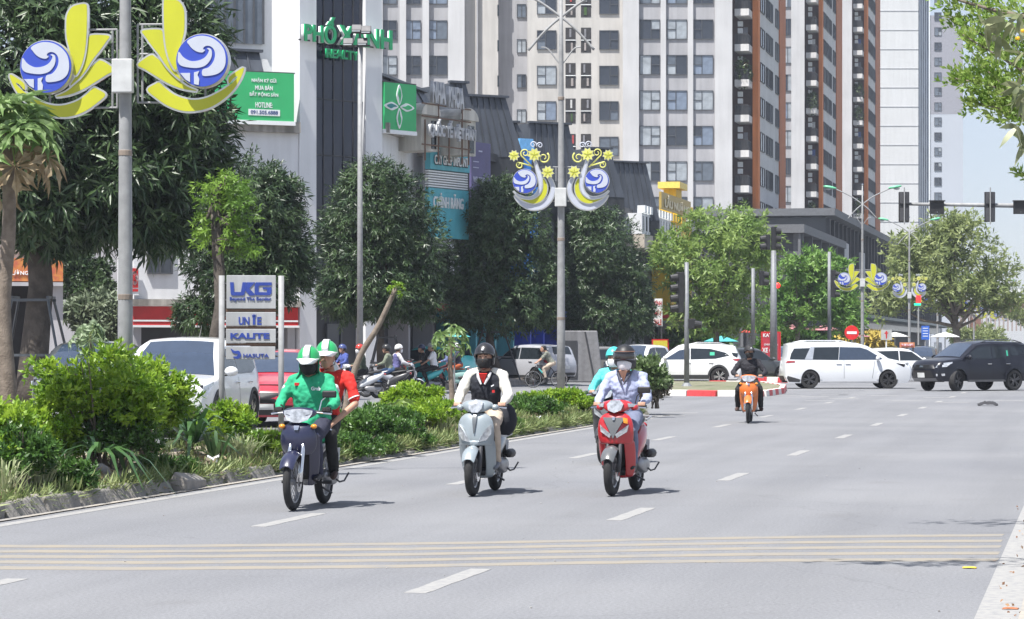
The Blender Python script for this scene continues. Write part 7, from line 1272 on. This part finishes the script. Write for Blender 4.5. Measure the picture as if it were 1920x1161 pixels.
    if hem: mb.tube([hip + V((0, -.02, .1)), hip + V((0, .0, -.02)), hip + V((0, .03, -.1 - hem))], [.16 * tw, .175 * tw, .17 * tw], 16, flat=.75)
    tp = rem(mb, 'top', top if not isinstance(top, tuple) else top[0], voxel, .036)
    if isinstance(top, tuple):
        for i in (0, 1): mb = MB(); arm(mb, i, .019, 'long'); rem(mb, 'sleeve', top[1], voxel, .02)
    mb = MB(); [leg(mb, i, .012, {'long': 1., 'crop': .72, 'short': 0}[legs]) for i in (0, 1)]; mb.tube([hip + V((0, 0, .08)), hip, hip + V((0, .02, -.07))], [.145, .165, .15], 14, flat=.8); rem(mb, 'trousers', bot, voxel, .018)
    if shoe:
        for i in (0, 1): mb = MB(); foot(mb, i, .006); rem(mb, 'shoe', shoe, voxel, 0, 3)
    if glove:
        for i in (0, 1): mb = MB(); hand(mb, i, .004); mb.tube([V(el[i]).lerp(V(ha[i]), .72), V(ha[i])], [.042, .033], 10, ends=True); rem(mb, 'glove', glove, voxel * .7, 0, 2)
    if mask: mb = MB(); rows = []; [rows.append([H(w * math.sin(a), yf_ * math.cos(a) * .98 + .004, z) for a in [R(-88 + 176 * k / 12) for k in range(13)]]) for z, w, yf_ in ((-.108, .05, .092), (-.085, .066, .102), (-.055, .074, .108), (-.025, .077, .112), (-.004, .078, .102))]; mb.loft(rows, closed=False, cap=False); mb.build('mask', mask, t, smooth='all', solid=.005)
    if hair: mb = MB(); ringhead(mb, [(-.05, .07, -.01, .102), (0, .078, -.005, .11), (.05, .079, .03, .112), (.09, .07, .075, .1), (.118, .045, .05, .065), (.128, .01, .01, .015)]); mb.build('hair', HAIR, t, smooth='all')
    if helmet: helmet(t, H, ringhead)
    if extra: extra(t, H, V)
    return t
def dome(t, H, mat, z0=-.03, back=.0, s=1.0, f=.118, nm='helmet', yo=-.008):
    mb = MB(); rows = []
    for z, w in ((z0, .99), (0, 1.0), (.04, .985), (.08, .90), (.11, .74), (.135, .5), (.15, .2), (.153, .02)):
        rows.append([H(.106 * s * w * math.cos(a), yo + (f if math.sin(a) > 0 else .135) * s * w * math.sin(a), z + .012 - (.03 + back) * max(0, -math.sin(a)) * (1 if z < .05 else 0) + .032 * max(0, math.sin(a)) * (1 if z < .03 else 0)) for a in [2 * math.pi * k / 24 for k in range(24)]])
    mb.loft(rows); return mb.build(nm, mat, t, smooth='all')
def strapm(t, H): mb = MB(); mb.tube([H(-.09, .0, 0), H(-.082, .02, -.07), H(0, .05, -.125), H(.082, .02, -.07), H(.09, .0, 0)], .005, 5); mb.build('chin_strap', BLK, t)
def helm_green(t, H, rh):
    h = dome(t, H, M('helmet_green', (.02, .33, .10), .3, coat=.5), .01, s=1.06); mb = MB(); rows = [[H(.032 * u * k_, y, z) for u in (-1, 0, 1)] for y, z, k_ in ((.122, .06, 1), (.116, .10, 1), (.09, .135, 1), (.05, .158, .9), (0, .168, .9), (-.05, .162, .9), (-.1, .135, .9), (-.13, .09, .9))]; mb.loft(rows, closed=False, cap=False); mb.build('white_stripe', SWHT, h, smooth='all', solid=.006)
    mb = MB(); rows = []
    for q in range(5): rows.append([H((.112 - .012 * q) * math.sin(a) , .03 + (.095 + .022 * q) * math.cos(a), .055 - .011 * q - .012 * abs(math.sin(a)) ** 2) for a in [R(-85 + 170 * k / 12) for k in range(13)]])
    mb.loft(rows, closed=False, cap=False); mb.build('brim', SWHT, h, smooth='all', solid=.006); strapm(t, H)
def helm_black(t, H, rh): h = dome(t, H, M('helmet_black', (.014, .014, .016), .35, coat=.4), .02, .01, 1.05); mb = MB(); mb.ball(H(0, .118, .088), .014, 8, 6); mb.build('helmet_badge', SWHT, h); [blob_ear(t, H, s) for s in (-1, 1)]; strapm(t, H)
def blob_ear(t, H, s): mb = MB(); mb.ball(H(s * .088, -.02, -.02), (.018, .045, .06), 10, 8); mb.build('ear_flap', M('helmet_black'), t, smooth='all')
def helm_visor(t, H, rh):
    h = dome(t, H, M('helmet_matt', (.016, .017, .02), .5), -.05, .04, 1.10, yo=-.01); mb = MB(); rows = []
    for z, f in ((.062, .99), (.035, 1.04), (.0, 1.05), (-.022, 1.02)): rows.append([H(.117 * f * math.sin(a), .008 + .122 * f * math.cos(a), z + .02) for a in [R(-80 + 160 * k / 14) for k in range(15)]])
    mb.loft(rows, closed=False, cap=False); mb.build('visor', M('visor_smoke', (.02, .017, .017), .06, coat=1), h, smooth='all', solid=.004); mb = MB(); mb.tube([H(.118 * math.sin(a), .012 + .129 * math.cos(a), .088) for a in [R(-75 + 150 * k / 12) for k in range(13)]], .005, 5); mb.build('visor_trim', M('copper_trim', (.45, .22, .15), .3, .6), h)
def mk_helm(key, col=None): return lambda t, H, rh: (dome(t, H, M('helmet_' + key, col, .35, coat=.4), .02, 0, 1.05), strapm(t, H))
def helm_cap(t, H, rh):
    h = dome(t, H, M('cap_black', (.015, .015, .018), .7), .03, 0, 1.0); mb = MB(); rows = [[H((.085 - .006 * q) * math.sin(a), .05 + (.07 + .02 * q) * math.cos(a), .06 - .008 * q) for a in [R(-80 + 160 * k / 10) for k in range(11)]] for q in range(4)]; mb.loft(rows, closed=False, cap=False); mb.build('brim', M('cap_black'), h, smooth='all', solid=.005); mb = MB(); mb.prism([(-.022, -.015), (-.012, -.015), (0, .012), (.012, -.015), (.022, -.015), (.004, .028), (-.004, .028)], 0, .006); o = mb.build('cap_mark', SWHT, h); o.location = H(0, .125, .085)
def bike_pose(dy=0., dz=0., spread=1., lean=0.):
    return dict(hip=(0, -.16 + dy, .90 + dz), neck=(0 + lean, -.10 + dy, 1.38 + dz), head=(0 + lean, -.03 + dy, 1.53 + dz), sh=((-.185 + lean, -.11 + dy, 1.33 + dz), (.185 + lean, -.11 + dy, 1.33 + dz)), el=((-.285 * spread, .0 + dy, 1.10 + dz), (.285 * spread, .0 + dy, 1.10 + dz)), ha=((-.262, .20, 1.035), (.262, .20, 1.035)),
                kn=((-.15, .27 + dy, .74), (.15, .27 + dy, .74)), an=((-.14, .14, .35), (.14, .14, .35)), toe=((-.16, .30, .31), (.16, .30, .31)))
def on(px, py, z=0): g = gnd(px, py); g.z = z; return g
def mid(px, pf, pr): g = gnd(px, (pf + pr) / 2); return g
def wheels_at(fx, fy, rx, ry):
    a, b = gnd(fx, fy), gnd(rx, ry); c = (a + b) / 2; return c, math.atan2(-(a - b).x, (a - b).y)
# ---- green motorbike with driver and passenger
BLUEB = paint('bike_blue', (.012, .014, .045), .1); SILB = M('bike_silver', (.30, .345, .37), .35, .3, .04, coat=.6); REDB = paint('bike_red', (.42, .015, .02), .05); ORB = paint('bike_orange', (.62, .15, .02), .05)
c0, a0 = wheels_at(553, 957, 604, 945.5)
scooter('dark blue motorbike carrying the green jacket driver and red shirt passenger', 'cub', BLUEB, BLK, c0, a0, mirrors=(-1,), fenderm=BLUEB)
GJ = cloth_m('green', (.02, .34, .17), .12); q = bike_pose(.02, .0, 1.04)
def ex_green(t, H, V):
    mb = MB(); [mb.tube([V(p) for p in (((s * .225, -.075, 1.245), (s * .25, -.05, 1.2)))], [.077, .074], 14) for s in (-1, 1)]; mb.build('reflective_band', M('band_silver', (.55, .60, .58), .5), t, smooth='all')
    mb = MB(); rows = [[H(.099 * w * math.cos(a), -.012 + .104 * w * math.sin(a) * (1.0 if math.sin(a) < 0 else .2), z) for a in [math.pi + math.pi * k / 12 + (-.25 + .5 * k / 12) for k in range(13)]] for z, w in ((.03, .96), (-.02, 1.0), (-.07, .98), (-.11, 1.05), (-.16, 1.35))]; mb.loft(rows, closed=False, cap=False); mb.build('hood', GJ, t, smooth='all', solid=.008)
    text('Grab', 'chest_print', SWHT, t, (-.09, .052, 1.245), .1, .04, (R(84), 0, math.pi), .006, bold=.02); mb = MB(); mb.box((.12, .03, 1.29), (.05, .02, .03)); mb.build('shoulder_patch', RED, t)
d_ = person('driver in green jacket and green helmet with black face mask steering the blue motorbike', c0, a0, **{**q, 'head': (0, .0, 1.515)}, top=GJ, bot=cloth_m('navy', (.028, .03, .055)), shoe=M('shoe_dark', (.03, .028, .03), .6), glove=cloth_m('black', (.012, .012, .013)), helmet=helm_green, mask=cloth_m('black'), hair=False, look=(.05, -.12), extra=ex_green, hem=.12, tw=1.2)
def ex_watch(t, H, V):
    mb = MB(); mb.tube([V((-.20, -.10, .80)), V((-.195, -.085, .79))], .036, 14); mb.build('wrist_watch', CHROME, t); mb = MB(); mb.tube([V((-.395, -.35, 1.14)), V((-.4, -.348, 1.13))], .069, 14); mb.build('sleeve_trim', SWHT, t)
person('passenger in red short sleeved shirt and green helmet behind the green jacket driver', c0, a0, hip=(-.02, -.5, .92), neck=(-.11, -.44, 1.42), head=(-.10, -.36, 1.575), sh=((-.33, -.42, 1.35), (.05, -.46, 1.38)), el=((-.42, -.33, 1.08), (.18, -.4, 1.12)), ha=((-.21, -.12, .86), (.19, -.15, .88)), kn=((-.20, -.12, .76), (.2, -.12, .76)), an=((-.2, -.28, .36), (.2, -.28, .36)), toe=((-.24, -.12, .31), (.24, -.12, .31)), top=cloth_m('red', (.55, .02, .015)), bot=cloth_m('black'), shoe=M('sandal_brown', (.06, .035, .03), .7), sleeve='short', helmet=helm_green, look=(.1, 0), extra=ex_watch, gfing=False, skin=SKIN)
# ---- silver scooter
c1, a1 = wheels_at(889, 930, 926, 920.5)
scooter('silver grey scooter ridden by the man in the black and white varsity jacket', 'scoot', SILB, BLK, c1, a1)
VB = cloth_m('varsity_black', (.012, .014, .022)); VW = cloth_m('varsity_white', (.62, .60, .54), .05)
def ex_var(t, H, V):
    mb = MB(); mb.tube([V((-.075, .0, 1.385)), V((-.06, .045, 1.33)), V((-.02, .075, 1.25))], [.014, .018, .01], 6); mb.build('collar', M('collar_grey', (.5, .5, .52), .7), t); mb = MB(); mb.tube([V((.075, .0, 1.385)), V((.06, .045, 1.33)), V((.02, .075, 1.25))], [.014, .018, .01], 6); mb.build('collar', M('collar_grey'), t)
    mb = MB(); mb.prism([(-.05, .06), (.05, .06), (0, -.06)], 0, .02); o = mb.build('red_shirt', cloth_m('red'), t); o.location = (0, .045, 1.32); o.rotation_euler = (R(-18), 0, 0)
    mb = MB(); mb.box((-.12, .058, 1.17), (.03, .012, .03)); mb.build('chest_badge', RED, t); mb = MB(); mb.box((-.11, .06, 1.235), (.035, .012, .012), (0, .5, 0)); mb.build('chest_mark', SWHT, t)
    mb = MB(); mb.ball((-.19, -.22, .84), (.15, .17, .2), 16, 10); o = mb.build('jacket_tail', VB, t, smooth='all'); mb = MB(); mb.tube([V((-.26, -.30, .675)), V((-.22, -.16, .655)), V((-.12, -.12, .66))], .014, 6); mb.build('hem_stripe', SWHT, o)
person('man in black varsity jacket with cream sleeves and black mask riding the silver scooter', c1, a1, **{**bike_pose(0, .02, 1.0), 'kn': ((-.17, .26, .80), (.12, .26, .74)), 'an': ((-.17, .12, .37), (.13, .14, .35)), 'toe': ((-.19, .28, .31), (.15, .3, .31))}, top=(VB, VW), bot=cloth_m('beige', (.48, .40, .32)), shoe=M('boot_grey', (.16, .17, .19), .6), helmet=helm_black, mask=cloth_m('black'), skin=SKIN2, extra=ex_var, tw=1.05)
# ---- red scooter with woman, turquoise rider close behind
c2, a2 = wheels_at(1149, 930, 1191, 920)
scooter('red scooter ridden by the woman in the pale blue shirt', 'lead', REDB, BLK, c2, a2, mirrors=(-1,), fenderm=M('fender_grey', (.10, .105, .11), .3, coat=.6))
LB = cloth_m('pale_blue', (.36, .40, .56), .08)
def ex_col(t, H, V):
    for s in (-1, 1): mb = MB(); mb.tube([V((s * .08, -.05, 1.40)), V((s * .07, .02, 1.365)), V((s * .03, .06, 1.29)), V((s * .008, .07, 1.24))], [.012, .018, .014, .006], 6); mb.build('collar', M('collar_dark', (.05, .055, .08), .7), t)
    mb = MB(); mb.prism([(-.05, .07), (.05, .07), (0, -.07)], 0, .02); o = mb.build('neckline', SKIN, t); o.location = (0, .028, 1.345); o.rotation_euler = (R(-20), 0, 0)
person('woman in pale blue shirt, white mask and dark visor helmet on the red scooter', c2, a2, **bike_pose(0, .0, .98), top=LB, bot=cloth_m('grey_blue', (.14, .16, .24)), shoe=M('shoe_black', (.02, .02, .02), .5), helmet=helm_visor, mask=cloth_m('white', (.72, .72, .74), .03), skin=SKIN, extra=ex_col, tw=.92, eyes=False)
c3 = gnd(1150, 868); TQC = cloth_m('turquoise', (.10, .55, .55), .06)
scooter('dark scooter almost hidden behind the red scooter', 'lead', M('bike_dark', (.03, .03, .032), .4, coat=.5), BLK, c3, a2)
person('rider in turquoise jacket and turquoise helmet mostly hidden behind the red scooter', c3, a2, **bike_pose(0, -.03, 1.1), top=TQC, bot=TQC, shoe=M('shoe_black'), helmet=mk_helm('turquoise', (.05, .45, .45)), mask=cloth_m('white'), hem=.15)
# ---- orange motorbike
c4, a4 = wheels_at(1407, 795, 1402, 790)
c4 = gnd(1405, 792.5); a4 = math.pi + R(2)
scooter('orange motorbike ridden by the man in the black bomber jacket', 'cub', ORB, BLK, c4, a4 + .05, fenderm=ORB)
person('man in black bomber jacket and cap on the orange motorbike, looking aside', c4, a4 + .05, **{**bike_pose(0, .0, 1.25), 'kn': ((-.24, .2, .72), (.24, .2, .72)), 'an': ((-.25, .02, .34), (.25, .02, .34)), 'toe': ((-.28, .16, .28), (.28, .16, .28))}, top=cloth_m('bomber', (.016, .016, .022)), bot=cloth_m('black'), shoe=M('sandal_brown'), helmet=helm_cap, mask=cloth_m('black'), look=(.35, .05), hem=.05)
# ================================================================ PEOPLE AND SCOOTERS WAITING ON THE SIDE ROAD
GF = 'scooters waiting on the side road'
def far(px, py, turn, z=.03): g = gnd(px, py, z); g.z = z; return g, R(90 + turn) + TH
def rider(lab, g, a, dy=0, **k):
    k.setdefault('shoe', M('shoe_black')); k.setdefault('bot', cloth_m('black')); return person(lab, g, a, **{**bike_pose(dy, 0 if dy == 0 else .03, 1.0)}, voxel=.02, **k)
g, a = far(672, 748, 12); scooter('white scooter waiting nearest the leaning stem', 'lead', WP2, BLK, g, a, grp=GF); rider('rider in dark green jacket and red helmet on the white scooter', g, a, top=cloth_m('dark_green', (.045, .06, .04)), helmet=mk_helm('red', (.45, .03, .02)), mask=cloth_m('white'))
g, a = far(722, 745, -8); scooter('grey seated dark scooter with the olive shirt rider', 'scoot', M('bike_charcoal', (.05, .05, .055), .35, coat=.6), BLK, g, a, grp=GF); rider('bareheaded looking man in olive shirt and blue jeans on a dark scooter', g, a, top=cloth_m('olive', (.17, .19, .14)), bot=cloth_m('jeans', (.09, .16, .30)), shoe=M('shoe_black'), helmet=mk_helm('dark', (.02, .02, .02)))
g, a = far(750, 742, 205); scooter('silver scooter pointing right beside the lime bush', 'scoot', SP, BLK, g, a, grp=GF, mirrors=(1,)); rider('rider in purple vest with white sleeves and white mask', g, a, top=(cloth_m('purple', (.09, .09, .22)), cloth_m('sleeve_white', (.55, .55, .58))), helmet=mk_helm('white', (.6, .6, .6)), mask=cloth_m('white'))
g, a = far(788, 736, 5); scooter('turquoise scooter carrying two people behind the lime bush', 'lead', TQ, BLK, g, a, grp=GF); rider('bare armed driver of the turquoise scooter in dark cap', g, a, top=cloth_m('black'), sleeve='short', helmet=mk_helm('navy', (.03, .04, .09))); 
def passenger(lab, g, a, **k): return person(lab, g, a, hip=(0, -.5, .92), neck=(0, -.45, 1.42), head=(0, -.38, 1.575), sh=((-.18, -.45, 1.37), (.18, -.45, 1.37)), el=((-.24, -.28, 1.14), (.24, -.28, 1.14)), ha=((-.17, -.08, 1.0), (.17, -.08, 1.0)), kn=((-.2, -.1, .76), (.2, -.1, .76)), an=((-.19, -.25, .36), (.19, -.25, .36)), toe=((-.2, -.1, .31), (.2, -.1, .31)), voxel=.02, gfing=False, **k)
passenger('passenger in white shirt and grey cap behind the turquoise scooter driver', g, a, top=cloth_m('white'), bot=cloth_m('black'), shoe=M('shoe_black'), sleeve='short', helmet=mk_helm('grey', (.3, .3, .31)))
g, a = far(836, 730, 4); scooter('pale green retro scooter with round rear and two riders', 'vespa', M('bike_sage', (.22, .36, .34), .3, coat=.6), BLK, g, a, grp=GF); rider('driver in blue hooded jacket on the pale green retro scooter', g, a, top=cloth_m('blue_hoodie', (.11, .14, .27)), bot=cloth_m('maroon', (.12, .03, .03)), shoe=M('shoe_pale', (.5, .48, .45), .6), helmet=mk_helm('grey2', (.16, .19, .20)), mask=cloth_m('white')); passenger('passenger in navy jacket and white helmet on the pale green retro scooter', g, a, top=cloth_m('navy'), bot=cloth_m('rust', (.40, .09, .03)), shoe=M('shoe_pale'), helmet=mk_helm('white'))
g, a = far(640, 741, 30); scooter('dark scooter ridden by the person in the blue raincoat', 'lead', M('bike_dark', (.03, .03, .032), .4, coat=.5), BLK, g, a, grp=GF); rider('person in a blue raincoat just right of the red shirt passenger', g, a, top=cloth_m('raincoat', (.06, .09, .30)), helmet=mk_helm('blue', (.05, .07, .2)), hem=.25)
# cyclist
g, a = far(1024, 727, 3, 0); t = thing('bicycle', 'dark bicycle ridden past the second lamp pole', 'bicycle', g, a)
for y in (.52, -.52):
    m = MB(); m.lathe(torus_prof(.33, .018, 8), 36, 'x'); w = m.build('wheel', RUB, t, smooth='all'); w.location = (0, y, .34); m = MB(); m.lathe([(.31, -.008), (.31, .008), (.298, .008), (.298, -.008), (.31, -.008)], 36, 'x')
    for q in range(20): m.tube([(0, 0, 0), (0, .3 * math.cos(q * .314), .3 * math.sin(q * .314))], .0025, 3)
    m.build('rim', CHROME, w)
m = MB()
for A, B in (((0, .42, .88), (0, .52, .34)), ((0, .38, .82), (0, 0, .3)), ((0, .36, .9), (0, -.2, .8)), ((0, -.22, .9), (0, 0, .3)), ((0, 0, .3), (0, -.52, .34)), ((0, -.2, .78), (0, -.52, .34))): m.tube([A, B], .018, 8)
m.build('frame', BLK, t); m = MB(); m.tube([(-.28, .42, .98), (0, .42, .95), (.28, .42, .98)], .012, 6); m.build('handlebar', BLK, t); m = MB(); m.ball((0, -.25, .93), (.08, .14, .03)); m.build('saddle', BLK, t); m = MB(); m.tube([(0, .14, .58), (0, .3, .76)], .03, 8); m.build('drink_bottle', TQ, t); m = MB(); m.lathe([(0, -.03), (.1, -.03), (.1, .03), (0, .03)], 16, 'x', (.03, 0, .3)); m.build('crank', DSTEEL, t)
person('cyclist in grey T-shirt and beige trousers leaning on the handlebar', g, a, hip=(0, -.24, .98), neck=(0, .02, 1.42), head=(0, .12, 1.54), sh=((-.18, .0, 1.36), (.18, .0, 1.36)), el=((-.22, .2, 1.14), (.22, .2, 1.14)), ha=((-.24, .38, 1.0), (.24, .38, 1.0)), kn=((-.1, .12, .78), (.1, .14, .62)), an=((-.1, .02, .4), (.1, -.02, .2)), toe=((-.1, .15, .36), (.1, .12, .16)), top=cloth_m('sage', (.17, .18, .15)), bot=cloth_m('beige'), shoe=M('shoe_black'), sleeve='short', voxel=.018)
# waiting bike behind the orange one, seen past the signal post
g, a = far(1424, 713, 170, 0); scooter('small dark motorbike standing between the two grey signal posts', 'cub', M('bike_maroon', (.2, .02, .03), .35, coat=.6), BLK, g, a, grp='bikes parked behind the far island')
# rider-less bikes parked before the shops
for i, (px, dd, tn) in enumerate(((700, 104, 60), (735, 105, 65), (1062, 128, 60), (1088, 128, 68), (600, 98, 60))):
    b = at(px, HOR, dd); b.z = .27; 
    scooter(('parked dark scooter under the tall mango tree', 'second parked dark scooter under the tall mango tree, right one', 'parked scooter at the second lamp pole by the white wall', 'parked scooter right of the second lamp pole', 'parked scooter in front of the red banded shop')[i], 'lead', [M('bike_dark'), REDB, M('bike_dark'), M('bike_charcoal'), WP2][i], BLK, b, R(tn) + TH, grp='scooters parked before the shops')
# whitewashed block and dark panel at the foot of the mango tree near the second lamp
b = at(1082, HOR, 124); t = thing('utility_box', 'rough white plastered block with dark door behind the second lamp pole', 'utility box', b, TH); t.location.z = 0
mb = MB(); mb.loft([[(-.9 - .0, -.5, z), (.9 + (2.4 - z) * .12, -.5, z), (.9 + (2.4 - z) * .12, .5, z), (-.9, .5, z)] for z in (0, .8, 1.6, 2.35)]); mb.build('body', M('plaster_grey', (.20, .20, .21), .85, streak=.25, bump=.3), t, bevel=.05); mb = MB(); mb.bb(-.65, .0, -.54, -.505, .2, 1.9); mb.build('door', DWALL, t); mb = MB(); mb.tube([(.35, -.53, 2.3), (.75, -.55, .2)], .04, 6); mb.build('pipe', DSTEEL, t)
# ================================================================ THE AIR
hz_ = MB(); hz_.bb(-200, 260, -5, 760, -1.2, 118); o = hz_.build('haze', []); o['kind'] = 'stuff'; o['label'] = 'thin bright summer haze'
hm = bpy.data.materials.new('haze'); hm.use_nodes = True; n = hm.node_tree; n.nodes.remove(n.nodes['Principled BSDF']); pv = n.nodes.new('ShaderNodeVolumePrincipled'); pv.inputs['Color'].default_value = (.82, .88, 1, 1); pv.inputs['Density'].default_value = .00028; pv.inputs['Anisotropy'].default_value = .25
n.links.new(pv.outputs[0], n.nodes['Material Output'].inputs['Volume']); o.data.materials.append(hm)
